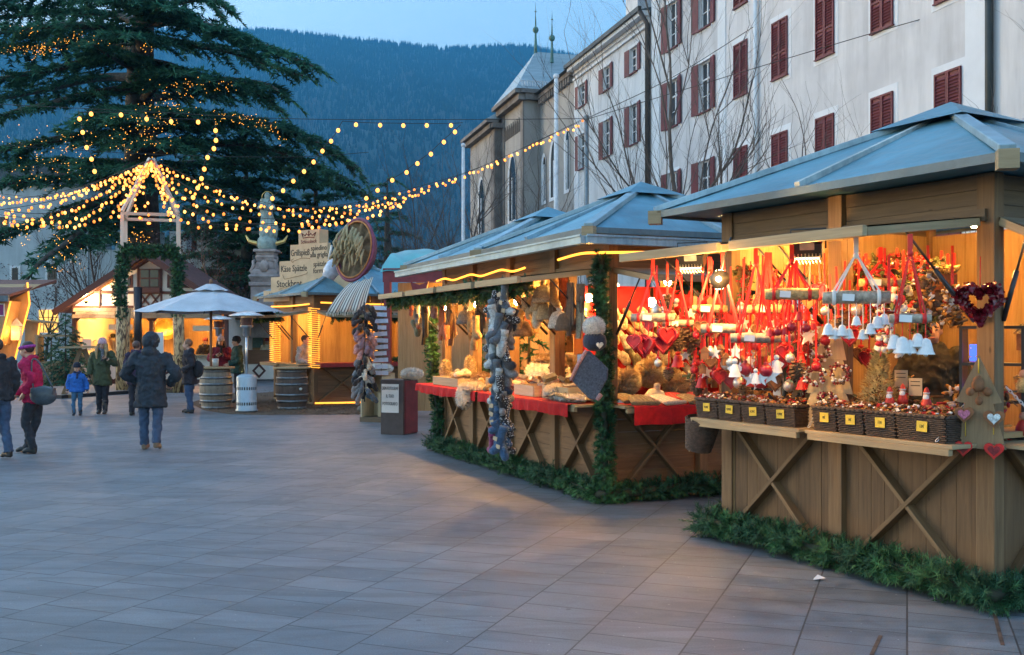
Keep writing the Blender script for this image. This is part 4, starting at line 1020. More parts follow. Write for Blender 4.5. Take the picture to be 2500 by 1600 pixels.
# fairy lights wound into the cedar
fairy_m = emi('fairy_light', (1.0, .40, .05), .75)
def fairy(label, pts, n, jit=.35, r=.017):
    c = bez([P(*p) for p in pts], 8); o = c[0].copy(); t = thing('fairy_lights', label, 'fairy lights', o, 0, 'fairy lights in the cedar')
    m = MB(); m.tube([p-o for p in c], .006, 3, cap=False); m.build('cable', cable_m, t); m = MB()
    for i in range(int(n*.62)):
        f = rnd(0, len(c)-1.001); k_ = int(f); p = c[k_].lerp(c[k_+1], f-k_)-o+Vector((rnd(-1, 1), rnd(-1, 1), rnd(-1, 1)))*jit; rr = r*rnd(.7, 1.2)
        m.add([p+Vector((rr, 0, 0)), p+Vector((0, rr, 0)), p+Vector((-rr, 0, 0)), p+Vector((0, -rr, 0)), p+Vector((0, 0, rr)), p-Vector((0, 0, rr))], [(0, 1, 4), (1, 2, 4), (2, 3, 4), (3, 0, 4), (1, 0, 5), (2, 1, 5), (3, 2, 5), (0, 3, 5)])
    m.build('lights', fairy_m, t, kind='stuff')
fairy('fairy lights along the upper left cedar bough', [(20, 68, 50), (60, 75, 49), (98, 66, 49)], 45, .2)
fairy('fairy lights along the long left cedar bough', [(0, 128, 51), (70, 120, 50), (120, 118, 49.5), (190, 100, 49), (245, 88, 49)], 150, .25)
fairy('fairy lights on the drooping left cedar twig', [(85, 140, 49), (120, 115, 48), (200, 85, 48), (300, 125, 50)], 70, .25)
fairy('fairy lights wound up the cedar trunk', [(343, 190, 52), (360, 130, 52.5), (352, 90, 52.6)], 70, .3)
fairy('fairy lights scattered low in the middle of the cedar', [(340, 340, 44), (380, 260, 44), (460, 240, 45), (390, 310, 44), (330, 350, 44)], 170, .9)
fairy('fairy lights scattered over the right middle bough', [(420, 215, 47), (470, 215, 48), (565, 205, 49)], 60, .3)
fairy('fairy lights along the lower right bough', [(530, 288, 47), (600, 292, 47), (660, 312, 48), (690, 340, 48)], 120, .3)
fairy('fairy lights scattered in the lower left boughs', [(40, 350, 46), (110, 380, 46), (170, 340, 45), (140, 410, 46), (60, 420, 46)], 190, 1.0)
fairy('fairy lights in the hanging left branch', [(0, 560, 43), (70, 570, 43), (130, 555, 43), (180, 640, 43), (110, 625, 43)], 140, .5)
fairy('fairy lights beside the gate posts', [(270, 560, 44), (330, 585, 45), (350, 575, 45), (300, 590, 45)], 60, .4)
fairy('fairy lights above the gate tip', [(290, 360, 44), (345, 330, 44), (400, 300, 44), (300, 300, 44)], 110, .9)
# ================================================================== half timbered hut
hut_w = pbr('hut_white_panel', (.80, .75, .66), .85, var=.06, scale=2); hut_b = wood('hut_oxblood_beam', (.085, .028, .020), (.15, .055, .04)); hut_r = pbr('hut_red_roof', (.13, .05, .04), .7, var=.3, scale=5)
rope_m = emi('rope_light', (1.0, .36, .04), .45)
YH = 38.5; HX = (368-CX)/F*YH
hut = thing('half_timbered_hut', 'half timbered hut with white gable, oxblood beams and a lit kitchen behind the counter', 'hut', (HX, YH, 0))
def hz(py): return CH+(HY-py)/F*YH
def hx(px): return (px-368)/F*YH
W2 = 2.85
mb = MB()
for s_ in (-1, 1): mb.box((s_*W2, 1.8, 1.4), (.12, 3.6, 2.8))
mb.box((0, 3.6, 1.4), (5.7, .12, 2.8)); mb.box((0, .05, .55), (5.6, .08, 1.0)); mb.build('wall', hut_w, hut)
mb = MB(); planks(mb, -2.7, 2.7, 3.50, .1, 2.85, w_=.2); mb.build('inner_wall', w_inner, hut)
mb = MB(); mb.prism([(-2.95, 2.86), (2.95, 2.86), (0, 4.72)], -.02, .06); mb.build('gable', hut_w, hut)
for s_ in (-1, 1):
    mb = MB(); mb.bar((s_*3.35, 1.6, 2.70), (0, 1.6, 4.90), 4.6, .10, (0, 0, 1)); mb.build('roof', hut_r, hut)
    mb = MB(); mb.bar((s_*3.35, -.72, 2.64), (s_*.0, -.72, 4.84), .06, .22); mb.build('verge_board', hut_b, hut)
def beam(a, b, wd=.11, dp=.06, y=-.05, m=None): 
    k = MB(); k.bar((a[0], y, a[1]), (b[0], y, b[1]), dp, wd, (0, 1, 0) if abs(a[0]-b[0]) < .01 else (0, 0, 1)); return k.build('beam', m or hut_b, hut)
beam((-2.9, 2.86), (2.9, 2.86), .14); beam((-2.1, 3.42), (2.1, 3.42), .10, .058)
for x, z0, z1 in ((-1.9, 2.86, 3.5), (-.45, 2.86, 4.45), (.42, 2.86, 4.45), (1.9, 2.86, 3.5)): beam((x, z0), (x, z1), .11, .056)
for a, b in (((-.4, 2.9), (.0, 3.4)), ((.0, 2.9), (-.4, 3.4)), ((.0, 3.4), (.4, 2.9)), ((0, 2.9), (.4, 3.4))): beam(a, b, .06, .05)
for x in (-2.85, 0.05, 2.85): beam((x, 0), (x, 2.84), .16, .14, -.02)
for sx in (-1, 1):
    for x in (-2.85*sx,): beam((x, 2.3), (x+sx*.4, 2.75), .09, .09, -.02)
    beam((.05, 2.3), (.05+sx*.4, 2.75), .09, .085, -.02)
for x0, x1 in ((-2.8, -1.4), (-1.4, 0), (.1, 1.5), (1.5, 2.8)):
    beam((x0, .1), (x1, .95), .09, .03, 0); beam((x0, .95), (x1, .1), .09, .028, 0)
beam((-2.8, .08), (2.8, .08), .16, .04, -.01)
mb = MB(); mb.box((0, -.12, 1.06), (5.7, .45, .06)); mb.build('counter_top', w_shelf, hut)
mb = MB()
for r_ in range(3):
    for i in range(26):
        x = -2.7+i*.208+(.1 if r_ % 2 else 0); mb.box((x, -.25-.10*(2-r_)/2, 2.52+r_*.12), (.2, .03, .16), RX(R(-28)))
mb.build('shingle_awning', wood('shingles', (.28, .20, .12), (.44, .33, .2)), hut)
w = MB(); w.box((0, -.07, 3.95), (.78, .1, .72)); wn_ = w.build('window', hut_b, hut)
w = MB()
for sx in (-1, 1):
    for z in (3.78, 4.12): w.box((sx*.18, -.125, z), (.30, .02, .28))
w.build('pane', glassd, wn_)
w = MB(); w.bar((-.62, -.2, 4.28), (0, -.2, 4.66), .34, .07); w.bar((.62, -.2, 4.28), (0, -.2, 4.66), .34, .07); w.build('dormer_roof', hut_r, wn_)
w = MB(); w.box((0, -.18, 3.5), (.85, .2, .18)); w.build('flower_box', hut_b, hut)
for sx in (-1, 1):
    w = MB(); w.prism([(sx*.65, 3.6), (sx*1.5, 3.6), (sx*.65, 4.1)], -.10, -.03); t_ = w.build('window', hut_b, hut)
    w = MB(); w.prism([(sx*.74, 3.67), (sx*1.2, 3.67), (sx*.74, 3.95)], -.115, -.10); w.build('pane', glassd, t_)
def utensils():
    iron = pbr('black_iron_pan', (.03, .03, .03), .4, m=.6); brass = pbr('brass_cover', (.6, .45, .12), .35, m=.6)
    for (px, py, kind, lab) in ((225, 823, 'pots', 'row of small dark pots on the hut wall shelf'), (265, 825, 'pan', 'black iron scoop hanging on the kitchen wall of the hut'), (342, 803, 'disc', 'round brass cover on the kitchen wall of the hut'), (205, 842, 'crate', 'pale box on the left end of the hut counter')):
        o = Vector((HX+hx(px), YH+(2.9 if kind != 'crate' else .4), hz(py)*1.0)); t = thing('kitchen_ware', lab, 'kitchenware', o)
        m = MB()
        if kind == 'pots':
            m.box((0, 0, -.05), (.9, .25, .03)); m.build('shelf', w_dark, t); m = MB()
            for i in range(5): m.lathe([(.0, 0), (.08, 0), (.1, .1), (.07, .16), (0, .17)], 8, T(-.36+.18*i, 0, -.03))
            m.build('pots', iron, t)
        elif kind == 'pan': m.lathe([(.0, -.35), (.16, -.3), (.25, -.12), (.27, 0)], 10); m.bar((0, 0, -.1), (0, .0, .5), .04, .04); m.build('scoop', iron, t, solid=.02)
        elif kind == 'disc': m.lathe([(0, -.12), (.2, -.08), (.44, 0), (.44, .02)], 18, RX(pi/2)); m.build('cover', brass, t)
        else: m.box((0, 0, .0), (.34, .3, .42)); m.build('box', hut_w, t); m = MB(); m.tube([(.30+.14*cos(a), 0, .0+.18*sin(a)) for a in [2*pi*i/12 for i in range(13)]], .02, 6); m.build('ring', steel, t)
utensils()
for k, (px, lab) in enumerate(((260, 'bulb in the left half of the hut kitchen'), (330, 'bulb in the middle of the hut kitchen'), (450, 'bulb in the right half of the hut kitchen'))):
    lamp_bulb(Vector((HX+hx(px), YH+1.6, 2.6)), 34, lab)
t = thing('spotlight', 'small spotlight under the eaves lighting the left gable of the hut', 'lamp', (HX-2.2, YH-.55, 2.98)); m = MB(); m.lathe([(.05, 0), (.09, .1), (.09, .12)], 8); m.build('housing', metal_d, t); m = MB(); m.ell((0, 0, .13), (.07, .07, .03), 8, 6); m.build('bulb', bulb_warm, t); point('bulb_light', (0, 0, .25), 45, (1, .66, .34), .08, t)
def board_sign(name, lab, o, w_, h_, m, lines=None, cat='sign'):
    t = thing(name, lab, cat, o); q = MB(); q.box((0, 0, 0), (w_, .03, h_)); q.build('board', m, t); return t
cream = pbr('cream_sign_board', (.62, .52, .36), .7, var=.06)
ink = pbr('sign_ink', (.045, .030, .022), .8, var=.05)
paper = pbr('white_paper', (.78, .77, .74), .8, var=.03)
board_sign('name_board', 'cream board hanging over the left counter of the hut', (HX+hx(297), YH-.1, hz(799)), .9, .2, cream)
board_sign('name_board', 'cream board hanging over the right counter of the hut', (HX+hx(497), YH-.1, hz(802)), .75, .2, cream)
t = board_sign('menu_sheet', 'tall white menu sheet behind the right gate post', (HX+hx(401), YH-.6, hz(838)), .36, .82, paper)
# stove pipe and stove
t = thing('stove', 'black stove with a tall pipe standing before the hut counter', 'stove', (HX+hx(358), YH-.9, 0)); m = MB(); m.box((0, 0, .55), (.7, .5, .7)); m.box((-.28, 0, .1), (.06, .4, .2)); m.box((.28, 0, .1), (.06, .4, .2)); m.build('firebox', metal_d, t, bevel=.02); m = MB(); m.tube([(0, 0, .9), (0, 0, hz(704))], .15, 14); m.build('pipe', metal_d, t)
# booth right of the hut
t = thing('half_timbered_booth', 'low booth with a hexagon panel and wooden counter behind the patio heater', 'market stall', (P(634, 820, 41).x, 41, 0)); bz = 41/F
m = MB(); m.box((0, .1, .95), (1.75, .5, .55)); m.build('counter', wood('booth_counter_wood', (.16, .07, .03), (.30, .15, .07)), t)
m = MB(); m.box((0, .02, .40), (1.5, .1, .55)); m.build('lower_panel', hut_b, t)
m = MB(); m.prism([(-.55, .06), (.55, .06), (.86, .40), (.55, .74), (-.55, .74), (-.86, .40)], -.10, -.03); m.build('hexagon_panel', hut_w, t)
m = MB(); dd = [(0, .10), (.28, .40), (0, .70), (-.28, .40)]; d2 = [(0, .22), (.17, .40), (0, .58), (-.17, .40)]
for i in range(4):
    j = (i+1) % 4; m.quad((dd[i][0], -.115, dd[i][1]), (dd[j][0], -.115, dd[j][1]), (d2[j][0], -.115, d2[j][1]), (d2[i][0], -.115, d2[i][1]))
m.build('diamond', hut_b, t, solid=.02)
m = MB(); planks(m, -1.4, 1.3, 1.6, .1, 2.6, w_=.2); m.build('back_wall', w_inner, t)
m = MB(); m.box((-.55, 1.5, 1.75), (.6, .06, .9)); m.build('window', pbr('bottle_green_glass', (.10, .2, .2), .3), t)
m = MB(); m.bar((-1.6, -.2, 2.45), (1.4, -.2, 2.45), 2.6, .08); m.build('roof', w_dark, t)
for x in (-1.45, 1.25): m = MB(); m.box((x, 0, 1.2), (.12, .12, 2.4)); m.build('post', hut_b, t)
lamp_bulb(Vector((P(634, 820, 41).x, 41.8, 2.2)), 14, 'bulb inside the booth with the hexagon panel')
# ================================================================== wooden kiosk on the left
YK = 36.0
kw = wood('kiosk_plywood', (.42, .26, .12), (.58, .38, .19), sv=8); kroof = pbr('kiosk_red_roofing', (.20, .095, .075), .85, var=.25, scale=14)
kt = thing('wooden_kiosk', 'angular plywood kiosk with red brown roof and light strips along its slanted edges', 'kiosk', P(0, 820, YK).to_tuple()[:2]+(0,))
def kq(px, py, dy=0):
    p = P(px, py, YK+dy); return (p.x-kt.location.x, p.z)
def poly(px, dy=0): return [kq(x, y, dy) for x, y in px]
m = MB(); m.prism(poly([(-90, 735), (26, 735), (0, 842), (-22, 942), (-90, 942)]), 0, .12); m.build('front_wall', kw, kt)
m = MB(); m.prism(poly([(26, 735), (66, 690), (72, 742), (24, 922), (20, 940), (-24, 942), (0, 842)], .8), .8, .9); m.build('recess_wall', kw, kt)
m = MB(); a, b, c_, d_ = kq(26, 735), kq(66, 690), kq(0, 842), kq(-22, 942)
m.add([(a[0], .1, a[1]), (c_[0], .1, c_[1]), (c_[0], .8, c_[1]), (a[0], .8, a[1])], [(0, 1, 2, 3)]); m.add([(-3, .0, kq(0, 728)[1]), (a[0], .0, a[1]), (b[0], 1.1, b[1]), (-3, 1.1, b[1])], [(0, 1, 2, 3)]); m.build('soffit', kw, kt)
m = MB(); z0, z1 = kq(0, 726)[1], kq(0, 682)[1]; xa, xb = kq(34, 700)[0], kq(71, 700)[0]
m.add([(-3, -.3, z0), (xa, -.3, z0), (xb, 2.2, z1), (-3, 2.2, z1), (-3, -.3, z0+.1), (xa, -.3, z0+.1), (xb, 2.2, z1+.1), (-3, 2.2, z1+.1)], [(0, 1, 2, 3), (4, 7, 6, 5), (0, 4, 5, 1), (1, 5, 6, 2)]); rf = m.build('roof', kroof, kt)
m = MB(); m.bar((-3, -.36, z0-.06), (xa, -.36, z0-.06), .12, .2); m.build('gutter', pbr('grey_gutter', (.12, .14, .16), .5, m=.3), rf)
for pts, dy in (([(26, 736), (0, 842), (-22, 940)], -.03), ([(67, 690), (72, 742), (25, 922)], .76)):
    m = MB(); m.tube([(kq(x, y, dy)[0], dy, kq(x, y, dy)[1]) for x, y in pts], .035, 6); m.build('light_strip', rope_m, kt)
m = MB(); q = kq(4, 757); m.box((q[0]-.1, -.03, q[1]), (.45, .04, .45)); s_ = m.build('plaque', paper, kt); m = MB(); m.box((q[0]-.1, -.06, q[1]), (.37, .03, .37)); m.build('purple_face', pbr('purple_plaque', (.25, .03, .16), .6), s_)
q = kq(22, 800); t = thing('hanging_lantern', 'small white lantern hanging inside the kiosk', 'lantern', (kt.location.x+q[0], YK+.55, q[1])); m = MB(); m.box((0, 0, -.2), (.3, .2, .5)); m.build('body', pbr('lantern_white', (.5, .48, .42), .6), t); m = MB(); m.add([(-.2, -.14, .05), (.2, -.14, .05), (.2, .14, .05), (-.2, .14, .05), (0, 0, .35)], [(0, 1, 4), (1, 2, 4), (2, 3, 4), (3, 0, 4)]); m.build('roof', pbr('lantern_white', (.5, .48, .42), .6), t)
point('strip_light', (0.2, .3, 1.9), 14, WARM, .3, kt); point('strip_light', (1.0, .2, 2.6), 8, WARM, .3, kt)
kt2 = thing('wooden_kiosk', 'smaller plywood portal with a light strip behind the angular kiosk', 'kiosk', P(75, 820, 39).to_tuple()[:2]+(0,))
def k2(px, py): p = P(px, py, 39); return (p.x-kt2.location.x, p.z)
m = MB(); m.prism([k2(58, 782), k2(95, 788), k2(84, 872), k2(82, 935), k2(56, 935)], .1, .2); m.build('wall', kw, kt2)
m = MB(); m.tube([(k2(x, y)[0], .06, k2(x, y)[1]) for x, y in ((60, 782), (95, 788), (84, 874))], .035, 6); m.build('light_strip', rope_m, kt2)
m = MB(); a, b = k2(56, 780), k2(97, 786); m.add([(a[0], -.1, a[1]), (b[0], -.1, b[1]), (b[0], 1.6, b[1]), (a[0], 1.6, a[1])], [(0, 1, 2, 3)]); m.build('roof', kw, kt2, solid=.06)
# fir trees, firewood, trestle
def small_fir(o, h, label, r=.9, seed=1):
    t = thing('fir_tree', label, 'tree', o); tr = TRI(); br = MB(); br.tube([(0, 0, 0), (0, 0, h)], [.05, .01], 6); n = int(h*14)
    for i in range(n):
        f = (i+.5)/n; a = i*2.4; l = r*(1-f)**.85*rnd(.8, 1.15)+.08; z = .15+(h-.15)*f; d = Vector((cos(a), sin(a), rnd(-.25, .1)))
        spray(tr, Vector((0, 0, z)), d, l, None, 2.4, .13, .3, 0 if rnd(0, 1) < .6 else 1); spray(tr, Vector((0, 0, z))+d*l*.4, d+Vector((-d.y, d.x, 0))*.7, l*.55, None, 2.4, .12, .3, 0); spray(tr, Vector((0, 0, z))+d*l*.4, d-Vector((-d.y, d.x, 0))*.7, l*.55, None, 2.4, .12, .3, 1)
    br.build('trunk', barkm, t); tr.build('crown', [leafA, leafB], t); return t
for k, (px, Y, top, lab) in enumerate(((160, 35.5, 765, 'cut fir tree leaning behind the firewood rack'), (125, 36.5, 800, 'low fir tree left of the firewood rack'), (185, 36.2, 805, 'fir tree beside the left wall of the half timbered hut'))):
    small_fir(Vector(((px-CX)/F*Y, Y, 0)), CH+(HY-top)/F*Y, lab, .95)
t = thing('firewood_rack', 'firewood logs stacked in a timber frame left of the hut', 'firewood', G(138, 944)); m = MB()
for x in (-.6, .6):
    m.box((x, 0, .9), (.08, .5, 1.8))
m.box((0, 0, 1.8), (1.5, .12, .08)); m.box((0, 0, .86), (1.3, .12, .07)); m.build('frame', w_shelf, t); m = MB()
for i in range(9):
    for j in range(8):
        r_ = rnd(.045, .062); m.lathe([(0, -.22), (r_, -.22), (r_, .22), (0, .22)], 7, T(-.5+i*.125+(j % 2)*.06, rnd(-.03, .03), .08+j*.1) @ RX(pi/2) @ RZ(rnd(0, 6)), smooth=False)
m.build('logs', wood('log_ends', (.30, .20, .11), (.52, .37, .22)), t)
t = thing('trestle', 'slanted timber trestle with a plank beside the small boy', 'trestle', G(165, 972)); m = MB(); m.bar((-.15, 0, 0), (.35, .1, 1.42), .1, .12); m.bar((.85, .2, 0), (.45, .1, 1.42), .1, .12); m.build('leg', w_post, t); m = MB(); m.bar((-.2, .1, 1.46), (1.0, .1, 1.48), .5, .06); m.build('plank', w_shelf, t); m = MB(); m.box((0, 0, .05), (.5, .3, .1)); m.build('foot', w_post, t)
t = thing('floor_platform', 'low dark timber platform in front of the hut and gate', 'platform', (0, 0, 0)); m = MB(); a, b = G(150, 974), G(475, 950); d = (b-a); n_ = Vector((-d.y, d.x, 0)).normalized()*4.2
m.add([(a.x, a.y, 0), (b.x, b.y, 0), (b.x+n_.x, b.y+n_.y, 0), (a.x+n_.x, a.y+n_.y, 0), (a.x, a.y, .10), (b.x, b.y, .10), (b.x+n_.x, b.y+n_.y, .10), (a.x+n_.x, a.y+n_.y, .10)], [(0, 1, 5, 4), (1, 2, 6, 5), (3, 0, 4, 7)]); m.build('edge', metal_d, t); m = MB(); m.add([(a.x, a.y, .104), (b.x, b.y, .104), (b.x+n_.x, b.y+n_.y, .104), (a.x+n_.x, a.y+n_.y, .104)], [(0, 1, 2, 3)]); m.build('deck', pbr('platform_deck', (.21, .19, .17), .8, var=.2, scale=4), t)
# ================================================================== parasol, heaters, barrels
canvas = pbr('grey_parasol_canvas', (.50, .53, .57), .85, var=.12, scale=2, bump=.1)
PX_, PY_ = (515-CX)/F*26.6, 26.6
t = thing('parasol', 'large pale grey parasol shading the barrel tables', 'parasol', (PX_, PY_, 0)); m = MB(); n = 8; rim, top = [], Vector((0, 0, 3.0))
R0 = 1.84
def para(u, v):
    a = u*2*pi+pi/8; k = (a-pi/8) % (pi/4)/(pi/4); sc = cos(pi/8)/cos((k-.5)*pi/4); r = R0*v*(sc*1.04-.05*sin(pi*k)*v); z = 3.02-.60*v**1.25-.035*sin(pi*k)*v
    return Vector((r*cos(a), r*sin(a), z))
m.grid(para, 64, 10); m.build('canopy', canvas, t)
m = MB()
def vent(u, v):
    a = u*2*pi+pi/8; k = (a-pi/8) % (pi/4)/(pi/4); r = (.12+.34*v); return Vector((r*cos(a), r*sin(a), 3.14-.19*v+.03*sin(pi*k)*v))
m.grid(vent, 48, 3); m.build('vent_cap', canvas, t)
m = MB(); m.tube([(0, 0, 0), (0, 0, 3.12)], .035, 10); m.ell((0, 0, 3.2), (.05, .05, .08), 8, 6); m.build('pole', wood('parasol_pole_wood', (.18, .08, .04), (.3, .15, .08)), t)
for i in range(8):
    a = pi/8+i*pi/4; m = MB(); m.bar((.05*cos(a), .05*sin(a), 2.95), (R0*.98*cos(a), R0*.98*sin(a), 2.40), .02, .03); m.build('rib', w_dark, t)
m = MB(); m.lathe([(0, 0), (.3, 0), (.3, .08), (.06, .12)], 14); m.build('base', metal_d, t)
barrel_m = wood('weathered_barrel_wood', (.20, .165, .12), (.36, .30, .23), sv=8); barrel_d = wood('dark_barrel_wood', (.075, .045, .032), (.15, .095, .07), sv=8); hoop = pbr('barrel_hoop_steel', (.22, .23, .24), .45, m=.8, var=.25)
def barrel(o, label, m_, h=.98, r=.33, seed=1):
    t = thing('barrel_table', label, 'barrel', o); pr = []
    for i in range(13): f = i/12; pr.append((r+.07*sin(pi*f), h*f))
    m = MB(); m.lathe(pr+[(0, h)], 28); m.build('staves', m_, t)
    for z in (.03, .2, .36, .62, .78, .95):
        rr = r+.07*sin(pi*z)+.006; m = MB(); m.lathe([(rr, (z-.03)*h), (rr+.006, (z-.03)*h), (rr+.006, (z+.03)*h), (rr, (z+.03)*h)], 28); m.build('hoop', hoop, t)
    m = MB(); m.lathe([(0, h+.005), (.46, h+.005), (.46, h+.05), (0, h+.05)], 28); m.build('table_top', w_shelf, t)
    return t
barrel(G(527, 997), 'pale weathered barrel table under the parasol', barrel_m); barrel(G(713, 998), 'dark brown barrel table beside the food stall', barrel_d)
t = thing('spigot', 'pale round bung on the side of the dark barrel', 'bung', G(713, 998)+Vector((.28, -.29, .5))); m = MB(); m.lathe([(0, 0), (.035, 0), (.035, .05), (0, .05)], 10, RX(pi/2)); m.build('bung', hut_w, t)
heat = pbr('heater_painted_steel', (.36, .44, .50), .4, m=.25, var=.08, scale=4)
def heater(o, label, rz=0):
    t = thing('patio_heater', label, 'heater', o, rz)
    m = MB(); m.lathe([(0, .02), (.25, .02), (.26, .05), (.235, .08), (.235, .80), (.225, .84), (.16, .88), (.06, .90), (0, .9)], 28); m.build('gas_housing', heat, t)
    m = MB()
    for z in (.165, .525): m = MB(); m.lathe([(.237, z), (.238, z+.07)], 52); m.mi = [i % 2 for i in range(len(m.f))]; m.build('vent_grille', [heat, metal_d], t)
    m = MB(); m.tube([(0, 0, .88), (0, 0, 1.95)], .032, 12); m.build('pole', steel, t)
    m = MB(); m.lathe([(.05, 1.78), (.09, 1.8), (.09, 1.98), (.15, 2.0), (.15, 2.04)], 16); m.build('burner', steel, t)
    m = MB(); m.lathe([(.13, 2.04), (.15, 2.22)], 16); m.build('mesh_guard', pbr('glowing_guard', (.1, .03, .02), .5), t)
    m = MB(); m.lathe([(.42, 2.27), (.40, 2.285), (.2, 2.36), (.05, 2.39), (0, 2.39)], 28); m.build('reflector', pbr('heater_reflector', (.62, .60, .58), .3, m=.8), t, solid=.006); return t
heater(G(602, 1006), 'pale blue grey patio heater beside the dark barrel'); heater(G(534, 972), 'patio heater behind the parasol, mostly hidden')
# small glass on barrel
t = thing('glass_jug', 'clear glass jug with red drink on the pale barrel table', 'glass', G(527, 997)+Vector((.02, -.1, 1.035))); m = MB(); m.lathe([(.07, 0), (.085, .2)], 14); m.build('glass', pbr('thin_glass', (.5, .48, .45), .1), t, solid=.004); m = MB(); m.lathe([(0, .01), (.066, .01), (.076, .12), (0, .12)], 14); m.build('drink', pbr('red_drink', (.5, .03, .01), .2), t)
# ================================================================== menu sign on the food stall roof
sgw = pbr('menu_board_plywood', (.60, .42, .25), .7, var=.10, scale=3)
a, b = P(677, 820, 28.4), P(850, 820, 26.9); mid = (a+b)/2; ang = math.atan2(b.y-a.y, b.x-a.x); SL = (b-a).length; zb = 3.0
sg = thing('menu_sign', 'stepped plywood menu sign with brush lettering on the food stall roof', 'sign', (mid.x, mid.y, 0), ang)
tiers = [(-1.82, 1.3, 2.75, 3.05), (-1.52, 1.45, 3.05, 3.42), (-1.18, 1.22, 3.42, 3.85), (-.76, .64, 3.85, 4.28), (-.44, .34, 4.28, 4.66)]
for i, (x0, x1, z0, z1) in enumerate(tiers):
    m = MB(); dp = .34 if i == 4 else .12; m.box(((x0+x1)/2, dp/2-.06, (z0+z1)/2), (x1-x0, dp, z1-z0-.002)); m.build('board', sgw, sg)
def tx(s_, x, z, size, sx=.9, mt=None):
    m = MB(); textmesh(m, s_, size, T(x, -.064, z) @ RX(pi/2), .003, sx); m.build('lettering', mt or ink, sg)
tx('Grillspieß', -.38, 4.05, .25, .75)
tx('spiedino', .33, 4.15, .2)
tx('alla griglia', .33, 3.97, .2, .85)
tx('Käse Spätzle', -.62, 3.63, .25, .8)
tx('spätzle al', .45, 3.72, .2)
tx('formaggio', .48, 3.54, .2)
tx('Stockbrot', -.80, 3.22, .27)
tx('pane', .42, 3.30, .22)
tx('Hirt', -1.45, 2.92, .2, .8)
tx('Schlossbeck', -.05, 4.34, .145, .85, pbr('red_sign_ink', (.20, .04, .03), .8))
m = MB()
def stroke(pts, r=.009): m.tube([(x, -.066, z) for x, z in pts], r, 5)
stroke([(-.26, 4.44), (-.05, 4.46), (.16, 4.44)], .012); stroke([(-.26, 4.47), (-.32, 4.58), (-.26, 4.55), (-.19, 4.50), (-.13, 4.56), (-.05, 4.50), (.03, 4.56), (.09, 4.50), (.16, 4.55), (.22, 4.58), (.16, 4.47)], .012); stroke([(-.05, 4.5), (-.05, 4.64)], .010); stroke([(-.09, 4.6), (-.01, 4.6)], .010); m.build('crown_emblem', pbr('red_sign_ink', (.20, .04, .03), .8), sg)
m = MB()
for pts in ([(-.62, 3.90), (-.72, 3.86), (-.66, 3.80), (-.6, 3.84), (-.3, 3.90), (.0, 3.88)], [(-1.05, 3.48), (-1.0, 3.38), (-.9, 3.36), (-.2, 3.46), (-.1, 3.52)], [(.6, 3.48), (.8, 3.42), (.95, 3.36), (1.1, 3.44), (1.2, 3.4)], [(-1.2, 3.08), (-1, 3.12), (-.7, 3.08)]):
    m.tube(bez([(x, -.064, z) for x, z in pts], 5), .007, 4)
m.build('flourish', pbr('ochre_flourish', (.32, .18, .07), .8), sg)
# ------------------------------------------------------------------ big round tub full of bread sticks
TU = P(866, 610, 24.5); burlap = pbr('brown_burlap', (.20, .14, .08), .95, var=.3, scale=8, bump=.5); stick_m = wood('bread_sticks', (.30, .22, .10), (.55, .44, .26))
t = thing('round_tub', 'big round tub of bark covered sticks tipped on its side on the stall roof', 'tub', TU, R(-32)); A = RX(R(80)) 
m = MB(A @ S3(1, 1.32, 1)); m.lathe([(.46, -.28), (.56, 0)], 36); m.build('side', pbr('purple_tub_rim', (.20, .04, .09), .5), t, solid=.02)
m = MB(A @ S3(1, 1.32, 1)); m.tube([(.57*cos(q), .57*sin(q), .0) for q in [2*pi*i/40 for i in range(41)]], .035, 8, cap=False); m.build('rim', pbr('purple_tub_rim', (.20, .04, .09), .5), t)
m = MB(A @ S3(1, 1.32, 1)); m.tube([(.525*cos(q), .525*sin(q), .03) for q in [2*pi*i/40 for i in range(41)]], .018, 6, cap=False); m.build('inner_rim', pbr('orange_rim', (.55, .2, .05), .5), t)
m = MB(A @ S3(1, 1.32, 1))
def sack(u, v):
    q = u*2*pi; r = .53*v; return Vector((r*cos(q), r*sin(q), -.12+.06*sin(q*9+v*3)*v+.10*v))
m.grid(sack, 60, 6); m.build('burlap_lining', burlap, t)
m = MB()
for i in range(64):
    x = rnd(-.42, .42); z = rnd(-.12, .62)*(1-.5*(abs(x)/.4)**2); l = rnd(.25, .45); m.tube([(x, -.14-rnd(0, .1), z), (x+rnd(-.06, .06), -.22-rnd(0, .1), z-l*.5), (x+rnd(-.1, .1), -.24-rnd(0, .12), z-l)], [.03, .034, .022], 7)
m.build('sticks', stick_m, t)
stripe = None
def striped():
    mt, nt, b = newmat('striped_woven_cloth'); b.inputs['Roughness'].default_value = .9; tc = nt.nodes.new('ShaderNodeTexCoord'); sp = nt.nodes.new('ShaderNodeSeparateXYZ'); nt.links.new(tc.outputs['UV'], sp.inputs[0])
    mu = nt.nodes.new('ShaderNodeMath'); mu.operation = 'MULTIPLY'; mu.inputs[1].default_value = 13; nt.links.new(sp.outputs['X'], mu.inputs[0]); fr = nt.nodes.new('ShaderNodeMath'); fr.operation = 'FRACT'; nt.links.new(mu.outputs[0], fr.inputs[0])
    r = ramp(nt, fr.outputs[0], (.16, .13, .12), (.66, .60, .52), .40, .5); nt.links.new(r.outputs[0], b.inputs['Base Color']); return mt
stripe = striped()
t = thing('striped_cloth', 'striped woven cloth draped from the round tub over the stall eaves', 'cloth', P(850, 730, 23.9)); m = MB()
def drape(u, v):
    a = P(852+60*u, 694-u*16, 23.9); b = P(795+95*u, 764-6*u, 23.3); p = a.lerp(b, v); p += Vector((0, -.05*sin(v*pi)+.03*sin(u*22), .02*sin(u*22)+.10*sin(pi*v)*.5)); return p-Vector(t.location)
